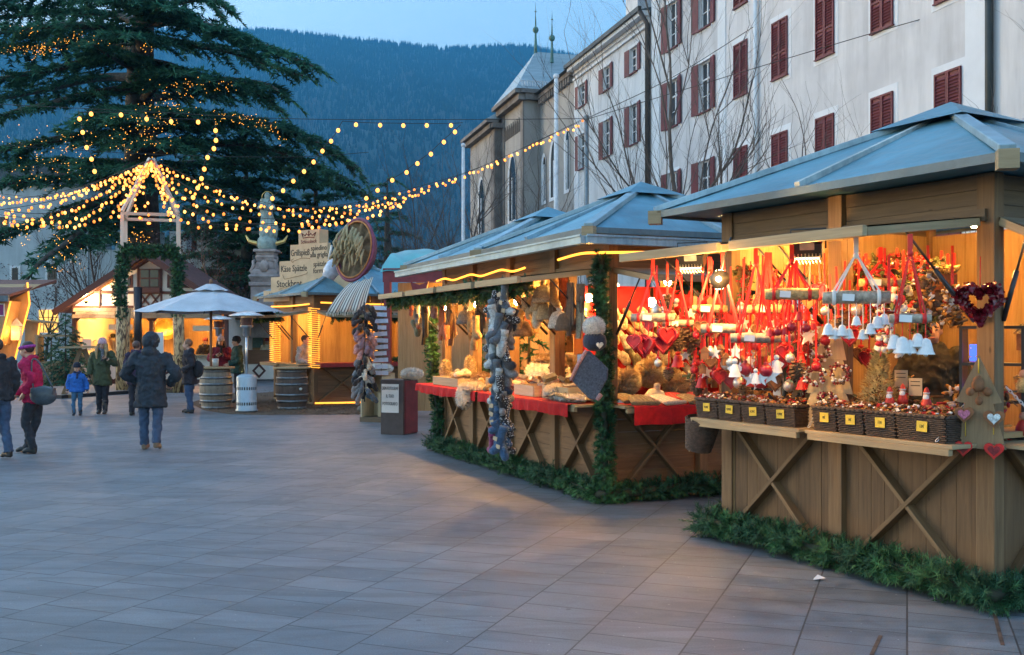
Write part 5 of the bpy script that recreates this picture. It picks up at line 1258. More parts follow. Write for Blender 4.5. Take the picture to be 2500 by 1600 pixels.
m.grid(drape, 44, 8); m.build('cloth', stripe, t, solid=.008)
m = MB()
for i in range(26):
    p = drape((i+.5)/26, 1); m.tube([p, p+Vector((rnd(-.02, .02), 0, -.08))], .006, 4)
m.build('fringe', hut_w, t)
t = thing('milk_jug', 'pale enamel jug hanging beside the round tub', 'jug', P(812, 655, 25.2)); m = MB(RY(R(25))); m.lathe([(0, -.27), (.15, -.27), (.2, -.1), (.18, .1), (.1, .2), (.09, .26)], 16); m.build('body', pbr('pale_enamel', (.62, .68, .78), .3), t); m = MB(); m.tube([(-.1, 0, .2), (-.02, 0, .55), (.12, 0, .55), (.14, 0, .2)], .03, 6); m.build('handle', hut_w, t)
# rope lights on the food stall
def rope(label, pts, r=.022, m_=None):
    c = [Vector(p) for p in pts]; c = bez(c, 6) if len(c) < 50 else c; o = c[0].copy(); m = MB(); m.tube([p-o for p in c], r, 6); return m.build('rope_light', m_ or rope_m, None, o, label=label, cat='rope light', group='rope lights on the stalls')
rope('rope light wound up the front corner post of the food stall', [WC(.06+.115*max(-.8, min(.8, 1.3*sin(i*.7854)))/.8, .06+.115*max(-.8, min(.8, 1.3*cos(i*.7854)))/.8, .95+i*.0068) for i in range(235)], .008)
rope('rope light wound up the left post of the food stall', [WC(.06+.115*max(-.8, min(.8, 1.3*sin(i*.7854)))/.8, LCC-.06+.115*max(-.8, min(.8, 1.3*cos(i*.7854)))/.8, .95+i*.0068) for i in range(220)], .008)
rope('rope light wound up the middle post over the food stall counter', [WC(1.7+.115*max(-.8, min(.8, 1.3*sin(i*.7854)))/.8, .06+.115*max(-.8, min(.8, 1.3*cos(i*.7854)))/.8, .95+i*.0068) for i in range(220)], .008)
rope('rope light wound up the right post of the food stall', [WC(DC-.06+.115*max(-.8, min(.8, 1.3*sin(i*.7854)))/.8, .06+.115*max(-.8, min(.8, 1.3*cos(i*.7854)))/.8, .95+i*.0068) for i in range(220)], .008)
rope('rope light along the header on the left side of the food stall', [WC(-.06, .1, 2.62), WC(-.06, 1.5, 2.6), WC(-.06, 2.9, 2.62)])
rope('rope light along the header on the right side of the food stall', [WC(.2, -.06, 2.66), WC(1.6, -.06, 2.64), WC(3.2, -.06, 2.66)])
rope('rope light lying on the ground along the food stall counter', [WC(.02, -.12, .06), WC(1.2, -.16, .04), WC(2.2, -.12, .05), WC(3.3, -.15, .04)])
rope_o = emi('rope_light_amber', (1.0, .30, .03), .8)
rope('amber rope light along the fascia of the long stall', [WB(-.09, LB-.1+k*-.4, 2.70+.025*sin(k*2.1)) for k in range(10)], .014, rope_o)
rope('short amber rope light near the corner of the long stall', [WB(-.08, 1.1, 2.74), WB(-.08, .5, 2.77), WB(-.10, -.08, 2.74), WB(.45, -.10, 2.76), WB(.95, -.1, 2.78)], .014, rope_o)
red_top = pbr('red_counter_cover', (.38, .02, .02), .5)
t = thing('counter_cover', 'red cover on the bar counter of the food stall', 'counter cover', WC(1.7, -.15, 1.08), RC); m = MB(); m.box((0, 0, 0), (3.3, .5, .04)); m.box((0, -.25, -.04), (3.3, .02, .1)); m.build('cover', red_top, t)
for k, (y0, y1, l2) in enumerate(((.3, 2.7, 'fir garland under the left flap of the food stall'),)): garland('garland', wob([WC(-.75, y1, 2.28), WC(-.75, y0, 2.28)], 6, .06, 31), .13, 40, l2, nl=.08, w_=.013)
garland('garland', wob([WC(.2, -.75, 2.28), WC(3.2, -.75, 2.28)], 6, .06, 33), .14, 40, 'fir garland under the right flap of the food stall', nl=.08, w_=.013)
garland('garland', wob([WC(2.2, -.2, 1.15), WC(DC, -.2, 1.15)], 4, .04, 35), .12, 40, 'fir garland lying on the right end of the food stall counter', nl=.08, w_=.013)
# ================================================================== tarpaulin stall
tarp = pbr('teal_tarpaulin', (.02, .28, .30), .28, var=.18, scale=2); ox = pbr('oxblood_paint', (.20, .022, .03), .55, var=.15)
TS = P(1085, 820, 22.5); t = thing('red_stall', 'oxblood framed stall under a teal tarpaulin behind the long stall', 'market stall', (TS.x, TS.y, 0), R(-8)); m = MB()
def tarpf(u, v):
    x = -1.35+3.2*u; y = -.4+2.6*v; z = 3.2+.58*sin(min(1, v*1.7)*pi/2)+.022*sin(u*17+v*9)+.014*sin(u*41+v*21)-.03*max(0, .12-u)*8; return Vector((x, y, z))
m.grid(tarpf, 60, 22); m.build('tarpaulin', tarp, t)
m = MB(); m.box((.05, -.3, 3.12), (2.7, .1, .3)); m.build('beam', ox, t)
for x in (-1.2, .1, 1.3): m = MB(); m.box((x, -.3, 1.5), (.14, .14, 3.0)); m.build('post', ox, t)
m = MB(); planks(m, -1.2, 1.3, .6, .1, 3.0, w_=.2); m.build('back_wall', w_inner, t)
point('strip_light', (.0, .1, 2.7), 10, WARM, .1, t)
m = MB(); m.prism([(-.14, 0), (-.2, .22), (.0, .14), (.2, .22), (.14, 0), (0, -.2)], -.04, .04, T(-.45, -.45, 2.75)); m.build('red_heart', ox, t)
# photo booth box, crate, card rack
PB = G(965, 1062); t = thing('photo_box', 'dark brown plinth with a white photographer notice beside the long stall', 'plinth', (PB.x+.04, PB.y+.25, 0), R(-24)); m = MB(); m.box((0, 0, .5), (.48, .5, 1.0)); m.build('body', pbr('dark_brown_laminate', (.06, .045, .045), .5), t, bevel=.004); m = MB(); m.box((.246, .02, .5), (.02, .46, .96)); m.build('red_side', pbr('dark_red_panel', (.16, .015, .02), .5), t)
m = MB(); m.box((-.035, -.258, .66), (.36, .008, .52)); ns = m.build('notice', paper, t)
for s_, z in (('DEIN FOTOGRAF', .84), ('IL TUO', .70), ('FOTOGRAFO', .56)):
    m = MB(); textmesh(m, s_, .085, T(-.035, -.264, z) @ RX(pi/2), .002, .52 if len(s_) > 10 else .62); m.build('lettering', ink, ns)
CBX = G(906, 1032); t = thing('wooden_cabinet', 'open pale wooden cabinet left of the dark photo plinth', 'cabinet', (CBX.x+.1, CBX.y+.3, 0), R(-24)); m = MB()
for x in (-.25, .25): m.box((x, 0, .55), (.03, .5, .9))
m.box((0, 0, 1.0), (.53, .5, .03)); m.box((0, .24, .55), (.5, .02, .9)); m.build('carcass', w_pale, t); m = MB(); m.box((0, 0, .05), (.56, .52, .1)); m.build('plinth', w_dark, t); m = MB(); m.box((.1, .1, .35), (.2, .2, .5)); m.build('inner_box', w_pale, t)
fur = pbr('white_sheepskin', (.70, .66, .58), .95, var=.15, scale=30, bump=.8, sheen=.5)
def furry(tr, c, r, n, l, flat=.5, A=None):
    for i in range(n):
        d = Vector((random.gauss(0, 1), random.gauss(0, 1), random.gauss(0, 1))).normalized(); p = Vector((d.x*r[0], d.y*r[1], d.z*r[2])); nrm = Vector((d.x/r[0], d.y/r[1], d.z/r[2])).normalized()
        q = (nrm+Vector((rnd(-.5, .5), rnd(-.5, .5), rnd(-.9, .2)))).normalized(); w_ = q.orthogonal().normalized()*l*.12
        if A: p = A @ p; q = A.to_3x3() @ q
        tr.tri(c+p-w_, c+p+w_, c+p+q*l)
def sheepskin(o, r, label, n=1500, l=.05, m_=None, rz=0, hang=0):
    t = thing('sheepskin', label, 'sheepskin', o, rz); m = MB(); m.ell((0, 0, 0), r, 16, 8, nz=.15)
    if hang: m.ell((-r[0]*.8, -.02, -hang*.5), (r[0]*.5, r[1]*.5, hang*.6), 12, 8, nz=.2)
    m.build('hide', m_ or fur, t); tr = TRI(); furry(tr, Vector((0, 0, 0)), r, n, l)
    if hang: furry(tr, Vector((-r[0]*.8, -.02, -hang*.5)), (r[0]*.5, r[1]*.5, hang*.6), n//2, l)
    tr.build('fleece', [m_ or fur], t); return t
sheepskin(Vector((CBX.x+.12, CBX.y+.1, 1.12)), (.30, .28, .09), 'white sheepskin hanging over the pale cabinet', hang=.3)
sheepskin(Vector((PB.x+.28, PB.y+.25, 1.1)), (.18, .2, .08), 'white sheepskin on the dark photo plinth')
DW = pbr('driftwood_stick', (.16, .10, .06), .8, var=.3); cardm = pbr('pale_photo_card', (.60, .68, .82), .5, var=.12, scale=12)
CR_ = P(930, 820, 18.6); t = thing('card_rack', 'tall hanging rack of pale photo cards between driftwood sticks', 'card rack', (CR_.x, CR_.y, 1.05)); m = MB(); m.tube([(0, .05, -.05), (0, .05, 1.42)], .008, 6); m.build('cord', DW, t)
for i in range(11):
    z = .02+i*.118; m = MB(); m.box((rnd(-.02, .02), 0, z+.055), (rnd(.22, .27), .012, .075), RX(R(rnd(-6, 6))) @ RY(R(rnd(-4, 4)))); m.build('card', cardm, t)
    m = MB(); m.tube([(-.17, -.01, z-.004), (-.05, -.015, z+rnd(-.01, .012)), (.06, -.015, z+rnd(-.01, .012)), (.18, -.01, z+rnd(-.01, .02))], [.005, .011, .010, .004], 6); m.build('stick', DW, t)
sack_ = G(872, 1010); t = thing('sack', 'small grey burlap sack on the ground by the pale cabinet', 'sack', sack_+Vector((.2, .2, .09))); m = MB(); m.ell((0, 0, 0), (.24, .16, .1), 14, 10, nz=.25); m.build('sack_cloth', pbr('grey_burlap', (.22, .18, .14), .95, var=.2, bump=.4), t)
# ground details
t = G(1985, 1420); m = MB(); m.add([(0, 0, .012), (.10, .02, .02), (.055, .07, .035), (.02, .05, .012)], [(0, 1, 2), (0, 2, 3)]); m.build('paper_scrap', paper, None, t, label='white scrap of paper lying on the paving before the nearest stall', cat='litter')
for k, (a, b, lab) in enumerate((((2150, 1553), (2128, 1600), 'left rusty iron edge set in the paving at lower right'), ((2428, 1500), (2448, 1576), 'right rusty iron edge set in the paving at lower right'))):
    m = MB(); p, q = G(*a), G(*b); m.bar(p+Vector((0, 0, .001)), q+Vector((0, 0, .001)), .022, .006); m.build('iron_edging', pbr('rusty_iron', (.10, .06, .04), .7, var=.4), None, label=lab, cat='iron edge')
# ================================================================== goods on the stalls
ORD = ('first', 'second', 'third', 'fourth', 'fifth', 'sixth', 'seventh', 'eighth', 'ninth', 'tenth', 'eleventh', 'twelfth', 'thirteenth', 'fourteenth', 'fifteenth', 'sixteenth', 'seventeenth', 'eighteenth', 'nineteenth', 'twentieth')
ribbon_r = pbr('red_ribbon', (.62, .015, .012), .45, var=.12, scale=20); ribbon_w = pbr('white_ribbon', (.72, .70, .66), .5, var=.06)
heart_r = pbr('crimson_ornament', (.40, .012, .022), .35, var=.3, scale=20); bell_w = pbr('frosted_bell', (.74, .74, .74), .55, var=.1, scale=30); silver = pbr('silver_ornament', (.62, .60, .56), .3, m=.6, var=.2, scale=20)
cone_m = pbr('pine_cone', (.15, .085, .045), .8, var=.4, scale=30); straw = pbr('straw_bundle', (.46, .34, .15), .85, var=.4, scale=40, bump=.6); logm = pbr('birch_log', (.36, .30, .23), .85, var=.45, scale=24, bump=.5)
tagw = pbr('price_tag_card', (.76, .76, .76), .7, var=.04); tagy = pbr('yellow_price_tag', (.72, .50, .05), .7, var=.06); blackm = pbr('black_plastic', (.018, .018, .02), .4, var=.1)
wick = pbr('dark_wicker', (.075, .046, .032), .65, var=.35, scale=30, bump=.3); berry = pbr('dark_red_berry', (.22, .012, .02), .3, var=.4, scale=40); nutm = pbr('dried_orange_slice', (.50, .24, .06), .7, var=.4, scale=25); leafd = pbr('dried_moss', (.10, .12, .045), .9, var=.4, scale=20); gingerb = pbr('gingerbread', (.24, .10, .04), .8, var=.2, scale=20)
def A_at(px, xl, W=WA):
    lo, hi = -1.0, 7.0
    for _ in range(50):
        m_ = (lo+hi)/2; p = W(xl, m_, 0); q = CX+F*p.x/p.y
        if q > px: lo = m_
        else: hi = m_
    return (lo+hi)/2
def at(px, py, xl, W=WA):
    p = W(xl, A_at(px, xl, W), 0); return P(px, py, p.y)
def heart_poly(s_, n=20):
    return [(s_*.062*16*sin(t)**3, s_*.062*(13*cos(t)-5*cos(2*t)-2*cos(3*t)-cos(4*t))) for t in [2*pi*i/n for i in range(n)]]
def me_of(fn, mats):
    b = MB(); fn(b); me = b.mesh('ornament')
    for m in mats: me.materials.append(m)
    return me
def f_heart(b): b.prism(heart_poly(.05), -.012, .012); b.tube([(x, -.012, z) for x, z in heart_poly(.05)]+[(0, -.012, .0155)], .006, 5)
def f_bell(b): b.lathe([(.042, -.035), (.034, -.02), (.027, .01), (.02, .03), (.006, .038), (0, .039)], 12); b.ell((0, 0, -.035), .011, 6, 5)
def f_star(b): b.prism([((.052 if i % 2 == 0 else .022)*sin(i*pi/5), (.052 if i % 2 == 0 else .022)*cos(i*pi/5)) for i in range(10)], -.006, .006)
def f_ball(b): b.ell((0, 0, 0), .036, 12, 8); b.lathe([(.012, .032), (.012, .046), (0, .046)], 8)
def f_cone(b):
    for i in range(46):
        f = i/46; a = i*2.4; r = .032*sin(pi*min(1, f*.85+.15))+.004; z = .055-.11*f; d = Vector((cos(a), sin(a), -.25)); q = d.orthogonal().normalized()*.009; o = Vector((cos(a)*r*.4, sin(a)*r*.4, z)); b.add([o-q, o+q, o+d*r*.9+q*.6+Vector((0, 0, .006)), o+d*r*.9-q*.6+Vector((0, 0, .006))], [(0, 1, 2, 3)])
    b.ell((0, 0, 0), (.014, .014, .05), 8, 6)
def f_angel(b): b.lathe([(.035, -.05), (.02, 0), (.012, .02), (0, .03)], 10); b.ell((0, 0, .038), .016, 8, 6); b.prism([(-.045, .0), (-.012, .022), (.012, .022), (.045, .0), (.03, -.02), (0, .0), (-.03, -.02)], .012, .018)
def f_house(b): b.box((0, 0, -.01), (.05, .03, .05)); b.prism([(-.035, .015), (.035, .015), (0, .05)], -.018, .018)
ORN = {'heart': me_of(f_heart, [heart_r]), 'bell': me_of(f_bell, [bell_w]), 'redbell': me_of(f_bell, [ribbon_r]), 'star': me_of(f_star, [bell_w]), 'ball': me_of(f_ball, [heart_r]), 'silverball': me_of(f_ball, [silver]), 'cone': me_of(f_cone, [cone_m]), 'angel': me_of(f_angel, [bell_w]), 'house': me_of(f_house, [gingerb]), 'ginger': me_of(f_heart, [gingerb])}
PART = {'redbell': 'bell', 'silverball': 'ball', 'ginger': 'heart'}
def mobile(label, c, L, top, kind, n, rb, lm, r=.035, drop=.14, tagp=True, rz=None, size=1.0):
    """a horizontal log or straw bundle on ribbons with ornaments below"""
    t = thing('hanging_mobile', label, 'hanging ornament', c, -.25 if rz is None else rz)
    m = MB(); m.tube([(-L/2, 0, 0), (-L/6, 0, .004), (L/6, 0, 0), (L/2, 0, .002)], [r*.92, r, r, r*.9], 12); m.build('log', lm, t)
    H = top-c[2]
    m = MB(); k = min(.12, H*.4)
    for x, y in ((-L*.36, .02), (-L*.30, -.03), (L*.30, .03), (L*.36, -.02)):
        m.bar((x, y, r*.6), (x*.05, 0, H-k), .012, .003, (0, 1, 0))
    m.bar((0, 0, H-k-.01), (0, 0, H), .03, .008, (0, 1, 0)); m.ell((0, 0, H-k), (.02, .016, .022), 8, 6)
    for x in (-L*.33, L*.33): m.tube([(x-.012, 0, 0), (x+.012, 0, 0)], r*1.1, 12)
    m.build('ribbon', rb, t)
    for i in range(n):
        x = -L*.46+L*.92*(i+.5)/n; d = drop*rnd(.6, 1.35); y = rnd(-.035, .035)
        o = put(ORN[kind[i % len(kind)]], PART.get(kind[i % len(kind)], kind[i % len(kind)]), (x, y, -r-d), t); o.rotation_euler = (0, 0, rnd(-.7, .7)); o.scale = (size*rnd(.85, 1.15),)*3
    m = MB()
    for ch in [q for q in t.children if q.name.split('.')[0] in ('heart', 'bell', 'star', 'ball', 'cone', 'angel', 'house')]:
        x, y, z = ch.location; m.tube([(x, y, z+.03), (x, y*.6, 0)], .0032, 4, cap=False)
    m.build('thread', rb, t)
    if tagp: m = MB(); m.box((-L*.12, -r-.004, 0), (.075, .003, .045), RY(R(4))); m.build('price_tag', tagw, t)
    return t
FL = 2.44
mobile('grey log on twisted white ribbons with frosted white bells, largest of the hanging logs', at(2090, 727, -1.0), .42, FL, ['bell'], 9, ribbon_w, logm, .044, .15, size=.95)
mobile('short log on a knotted red ribbon with four big white bells', at(2222, 778, -.85), .25, FL, ['bell'], 5, ribbon_r, logm, .03, .13, size=1.25)
mobile('golden straw log on bright red ribbons with small red bells', at(1933, 719, -.95), .37, FL, ['redbell', 'ball'], 7, ribbon_r, straw, .042, .17, size=.9)
mobile('pale log with a red bow in its middle above angels and white stars', at(1845, 826, -1.0), .36, FL, ['angel', 'star', 'ball', 'star'], 9, ribbon_r, logm, .036, .20, size=1.2)
mobile('log with red wrapped ends and a white label above silver houses', at(1765, 803, -1.0), .33, FL, ['house', 'silverball', 'star', 'house'], 8, ribbon_r, logm, .036, .22, size=1.15)
mobile('log with crimson gingerbread hearts hanging at the far left end of the nearest stall', at(1594, 776, -1.05), .36, FL, ['heart'], 9, ribbon_r, logm, .036, .17, size=1.5)
mobile('short straw log hanging behind the bright lamp', at(1733, 755, -.7), .28, FL, ['ball', 'ginger', 'cone'], 7, ribbon_r, straw, .034, .14)
mobile('straw log half hidden behind the tall red ribbons', at(1880, 755, -.6), .38, FL, ['star', 'ginger', 'ball'], 8, ribbon_r, straw, .034, .13)
mobile('log of pine cones near the bright lamp', at(1655, 790, -.8), .26, FL, ['cone'], 8, ribbon_r, logm, .03, .12, size=1.5)
mobile('inner straw log with red balls at the right of the nearest stall', at(2150, 690, -.2), .3, FL, ['ball', 'heart'], 6, ribbon_r, straw, .03, .10)
# rows of single ornaments inside
kinds = ['heart', 'ball', 'cone', 'ginger', 'star', 'silverball', 'house', 'redbell']
KN = {'heart': 'crimson heart', 'ball': 'red ball', 'cone': 'pine cone', 'ginger': 'brown gingerbread heart', 'star': 'white star', 'silverball': 'silver ball', 'house': 'gingerbread house', 'redbell': 'red bell'}
for row, (xl, z0, n, pa, pb) in enumerate(((-.55, 2.02, 19, 1570, 2060), (-.15, 1.90, 20, 1690, 2130), (.30, 1.72, 20, 1700, 2160), (.05, 1.45, 19, 1720, 2000), (.6, 1.95, 14, 1720, 2130), (-.35, 1.66, 19, 1660, 2000), (-.15, 1.42, 19, 1690, 1980), (-.62, 1.54, 18, 1600, 1960))):
    for i in range(n):
        px = pa+(pb-pa)*(i+rnd(.2, .8))/n; kd = kinds[(i*5+row*3) % 8]; p = WA(xl, A_at(px, xl), z0+rnd(-.14, .14)); sc_ = rnd(.95, 1.5)
        t = thing('hanging_ornament', '%s hanging %s from the left in the %s ornament row' % (KN[kd], ORD[i], ('front', 'second', 'third', 'low', 'back', 'lower front', 'lowest', 'lowest front')[row]), 'ornament', p, rnd(-.8, .6), 'single ornaments hung inside the nearest stall')
        o = put(ORN[kd], PART.get(kd, kd), (0, 0, 0), t); o.scale = (sc_,)*3
        m = MB(); m.bar((0, 0, .03*sc_), (rnd(-.02, .02), 0, max(.06, min(.42, (2.43 if xl < .1 else 2.6)-p.z))), .014, .003, (0, 1, 0)); m.ell((0, 0, .045*sc_), (.026, .012, .014), 6, 5); m.build('ribbon', ribbon_r, t)
for i, (px, xl, z1, z2) in enumerate(((1873, -.9, 1.9, 2.42), (1940, -.9, 2.05, 2.42))):
    c = WA(xl, A_at(px, xl), z1); t = thing('ribbon_bunch', 'bunch of long red ribbons, %s from the left under the flaps' % ORD[sorted((1873, 1940)).index(px)], 'ribbon', c); m = MB()
    for k in range(8): m.bar((rnd(-.09, .09), rnd(-.06, .06), rnd(-.25, 0)), (rnd(-.015, .015), 0, z2-z1), .011, .003, (0, 1, 0))
    m.build('ribbons', ribbon_r, t)
def dried(label, c, h, r, pal, n=60, rib=True):
    t = thing('dried_bunch', label, 'dried decoration', c); m = MB()
    for i in range(n):
        f = (i+.5)/n; a = i*2.4+rnd(-.3, .3); rr = r*rnd(.3, 1.0)*(.7+.5*sin(f*9)); p = Vector((cos(a)*rr, sin(a)*rr, -h*f)); m.m = random.choice(pal); k = rnd(0, 1)
        if k < .4: m.ell(p, (rnd(.012, .03), rnd(.012, .03), rnd(.01, .022)), 7, 5)
        elif k < .7: m.tube([p-Vector((rnd(-.06, .06), rnd(-.04, .04), rnd(-.02, .02))), p+Vector((rnd(-.06, .06), rnd(-.04, .04), rnd(-.02, .02)))], rnd(.005, .010), 6)
        else: m.lathe([(0, -.004), (.03, -.004), (.03, .004), (0, .004)], 10, T(*p) @ RX(rnd(0, 3)) @ RY(rnd(0, 3)))
    m.build('dried_mix', [cone_m, nutm, heart_r, leafd, bell_w], t); m = MB(); m.bar((0, 0, -.02), (0, 0, max(.05, min(.3, 2.45-c[2]))), .02, .003, (0, 1, 0))  # loose cones, fruit slices, berries, sticks and moss in one mesh
    if rib: m.build('ribbon', ribbon_r, t)
    return t
for (px, py, xl, h, r, pal, lab) in ((2265, 650, .1, .36, .09, [0, 0, 1, 4], 'dried fruit and cone bunch hanging left of the near post'), (2160, 640, .0, .36, .07, [2, 2, 3, 0], 'red and green hanging bunch beside the grey log'), (2115, 655, .3, .30, .05, [0, 2, 3], 'thin hanging bunch of cones behind the white ribbons'), (2075, 670, .3, .25, .05, [3, 0, 1], 'small mossy hanging bunch near the gas strut'), (1815, 650, -.2, .35, .08, [3, 2, 0], 'green and red bunch right of the bright lamp'), (2170, 725, -.2, .42, .10, [4, 3, 2, 4], 'silvery hanging bunch with moss above the flocked tree'), (1880, 660, .2, .28, .08, [2, 0, 1], 'red bunch high behind the long ribbons'), (1630, 720, -.6, .36, .07, [0, 0, 0, 4], 'string of pine cones left of the bright lamp'), (1700, 850, -.1, .30, .07, [0, 3, 2], 'cone bunch hanging low above the left baskets'), (2480, 690, .25, .3, .08, [2, 3, 0], 'red hanging bunch right of the near post'), (2300, 640, 1.2, .34, .09, [3, 0, 4], 'mossy bunch on the back wall left of the near post'), (2190, 620, 1.5, .3, .08, [2, 0], 'red cone bunch high on the back wall'), (2120, 720, 1.0, .34, .09, [0, 1, 3], 'golden fruit bunch on the back wall behind the bells'), (2250, 730, .6, .30, .08, [2, 3], 'red and moss bunch low behind the short log'), (2070, 610, 1.3, .3, .07, [0, 3], 'dark cone bunch on the back wall beside the middle post'), (2325, 700, .3, .28, .07, [1, 0, 4], 'dried orange bunch close to the left side of the near post')):
    p = at(px, py, xl) if px < 2400 else WA(.75, -.1, 2.1); dried(lab, p, h, r, pal, 90)
for k in range(18):
    px = 2066+15.5*k; dried('%s bunch, %s from the left along the back of the right bay' % (('mossy', 'red berry', 'cone', 'dried orange', 'silvery')[k % 5], ORD[k]), at(px, rnd(600, 770), rnd(.25, 1.5)), rnd(.16, .34), rnd(.05, .085), ([3, 0], [2, 2, 0], [0, 0, 1], [1, 1, 3], [4, 3])[k % 5], 60)
# baskets on the shelves
def basket(label, y0, y1, hgt, xl=-.17, dep=.30, tagtxt='4,90€', big=0):
    L = (y1-y0)*SA; t = thing('wicker_basket', label, 'basket', WA(xl, (y0+y1)/2, 1.018), RA, 'baskets of potpourri on the shelves of the nearest stall')
    m = MB(); rows = int(hgt/.013)
    def ring(z, k, off):
        hx, hy = dep/2-.012+.02*z/hgt, L/2-.008+.006*z/hgt; pts = []; per = []
        for (ax, ay, bx, by) in ((-hx, -hy, hx, -hy), (hx, -hy, hx, hy), (hx, hy, -hx, hy), (-hx, hy, -hx, -hy)):
            nn = max(4, int(math.hypot(bx-ax, by-ay)/.022))
            for i in range(nn):
                f = i/nn; dx, dy = bx-ax, by-ay; l = math.hypot(dx, dy); o = .0045*(1 if (i+k) % 2 else -1)
                pts.append((ax+dx*f+dy/l*o, ay+dy*f-dx/l*o, z))
        pts.append(pts[0]); return pts
    for r_ in range(rows): m.tube(ring(.006+r_*.0132, r_, 0), .0068, 5, cap=False)
    m.tube(ring(hgt+.004, 0, 0), .011, 6, cap=False); m.tube(ring(hgt+.012, 1, 0), .010, 6, cap=False)
    m.box((0, 0, hgt*.5), (dep-.04, L-.03, hgt*.9)); m.build('weave', wick, t)
    m = MB()
    for i in range(int(260*L/.3)):
        x, y = rnd(-dep*.45, dep*.45), rnd(-L*.46, L*.46); z = hgt+.012+.05*(1-(2*x/dep)**2)*rnd(.3, 1); m.m = random.choice([0, 0, 1, 1, 2, 3, 4]); k = rnd(0, 1)
        if k < .5: m.ell((x, y, z), (rnd(.008, .018), rnd(.008, .018), rnd(.006, .012)), 6, 4)
        else:
            a = rnd(0, 6.3); l = rnd(.012, .03); q = Vector((cos(a), sin(a), rnd(-.5, .8)))*l; s_ = Vector((-sin(a), cos(a), rnd(-.3, .3)))*l*.5; o = Vector((x, y, z)); m.add([o-q-s_, o+q-s_, o+q+s_, o-q+s_], [(0, 1, 2, 3)])
    m.build('potpourri', [cone_m, nutm, heart_r, gingerb, bell_w], t)
    m = MB(T(-dep/2-.016, -L*.05, hgt*.62) @ RX(R(rnd(-4, 4)))); m.box((0, 0, 0), (.002, .085, .07)); tg = m.build('price_tag', tagy, t)
    m = MB(); textmesh(m, tagtxt, .030, T(-dep/2-.0185, -L*.05, hgt*.62) @ RZ(-pi/2) @ RX(pi/2), .0006, .8); m.build('lettering', ink, tg)
    return t
for i, (a, b, tx_) in enumerate(((2.62, 2.93, '4,90€'), (2.30, 2.61, '4,90€'), (1.99, 2.29, '6,90€'), (1.62, 1.98, '4,90€'))):
    basket(('leftmost dark wicker basket on the left shelf', 'second dark wicker basket from the left on the left shelf', 'third dark wicker basket from the left on the left shelf', 'wide wicker basket at the right end of the left shelf')[i], a, b, .155, tagtxt=tx_)
for i, (a, b, tx_) in enumerate(((1.16, 1.42, '8€'), (.88, 1.15, '8€'), (.57, .87, '12€'), (.12, .56, '12€'))):
    basket(('leftmost wicker basket on the right shelf', 'second wicker basket from the left on the right shelf', 'third wicker basket from the left on the right shelf', 'widest wicker basket at the right end of the right shelf')[i], a, b, .165, tagtxt=tx_)
t = thing('wicker_basket', 'dark wicker basket hanging tilted between the two nearest stalls', 'basket', WA(-.25, LA+.0, .70), (.25, 0, RA)); m = MB()
for r_ in range(20):
    z = r_*.014; rr = .11+.045*z/.28; m.tube([(rr*cos(q)+.005*(1 if (k+r_) % 2 else -1)*cos(q), rr*sin(q), z) for k, q in enumerate([2*pi*i/26 for i in range(27)])], .0075, 5, cap=False)
m.lathe([(0, .0), (.105, .0), (.145, .28)], 16); m.build('weave', wick, t); m = MB(); m.bar((-.15, -.02, .30), (-.10, .0, -.02), .008, .004); m.build('strap', w_pale, t)
# chains of the shelf
def chain(a, b, label, n=20, par=None):
    a, b = Vector(a), Vector(b); d = (b-a); l = d.length/n; dn = d.normalized(); x = dn.orthogonal().normalized(); y = dn.cross(x); m = MB()
    for i in range(n):
        c = a+d*((i+.5)/n); u = x if i % 2 else y; m.tube([c+dn*(l*.72*cos(q))+u*(l*.36*sin(q)) for q in [2*pi*k/10 for k in range(11)]], .0035, 5, cap=False)
    o = m.build('chain', steel, None, label=label, cat='chain'); return o
chain(WA(-.34, .20, 1.03), WA(-.01, .10, 1.42), 'steel chain holding the right shelf beside the near post'); chain(WA(.30, -.34, 1.03), WA(.16, -.01, 1.42), 'steel chain holding the end shelf right of the near post'); chain(WA(-.30, 1.50, 1.03), WA(-.01, 1.56, 1.35), 'short steel chain between the two basket shelves', 14)
# heart wreath, tree board
t = thing('heart_wreath', 'dark red heart wreath of glossy petals on the near post', 'wreath', WA(-.10, .02, 2.05), RA-pi/4-.25); m = MB(); hp = heart_poly(.145, 60)
for i in range(420):
    x, z = random.choice(hp); k = rnd(.50, 1.08); o = Vector((x*k, rnd(-.05, .03), z*k)); q = Vector((rnd(-1, 1), -rnd(.3, 1), rnd(-1, 1))).normalized(); s_ = q.orthogonal().normalized(); u = q.cross(s_); r_ = rnd(.014, .024)
    m.add([o+(s_*cos(a)+u*sin(a))*r_+q*(.006 if a % 2 else .012) for a in range(6)]+[o+q*.002], [(j, (j+1) % 6, 6) for j in range(6)], None, True)
m.build('petals', pbr('crimson_petal', (.16, .006, .014), .22, var=.5, scale=30), t); m = MB(); m.tube([(x*.82, 0, z*.82) for x, z in hp]+[(hp[0][0]*.82, 0, hp[0][1]*.82)], .03, 8, cap=False); m.build('ring', berry, t); m = MB(); m.tube([(0, .02, .1), (.0, .05, .3)], .003, 4); m.build('cord', ribbon_r, t)
TB = WA(-.11, .02, .98); t = thing('tree_board', 'flat plywood fir tree shape with hearts hung on the near post', 'display board', TB, RA-pi/4-.25); plyw = wood('plywood_tree', (.26, .17, .085), (.40, .28, .15))
m = MB(); m.prism([(-.165, 0), (.165, 0), (.085, .30), (.14, .31), (0, .62), (-.14, .31), (-.085, .30)], 0, .012); m.build('board', plyw, t); m = MB(); m.tube([(0, -.004, .50), (0, -.01, .6)], .004, 4)
for x, z in ((-.08, .1), (.09, .12)): m.tube([(x, -.012, z+.12), (x, -.012, z-.02)], .003, 4)
m.build('cord', tagy, t)
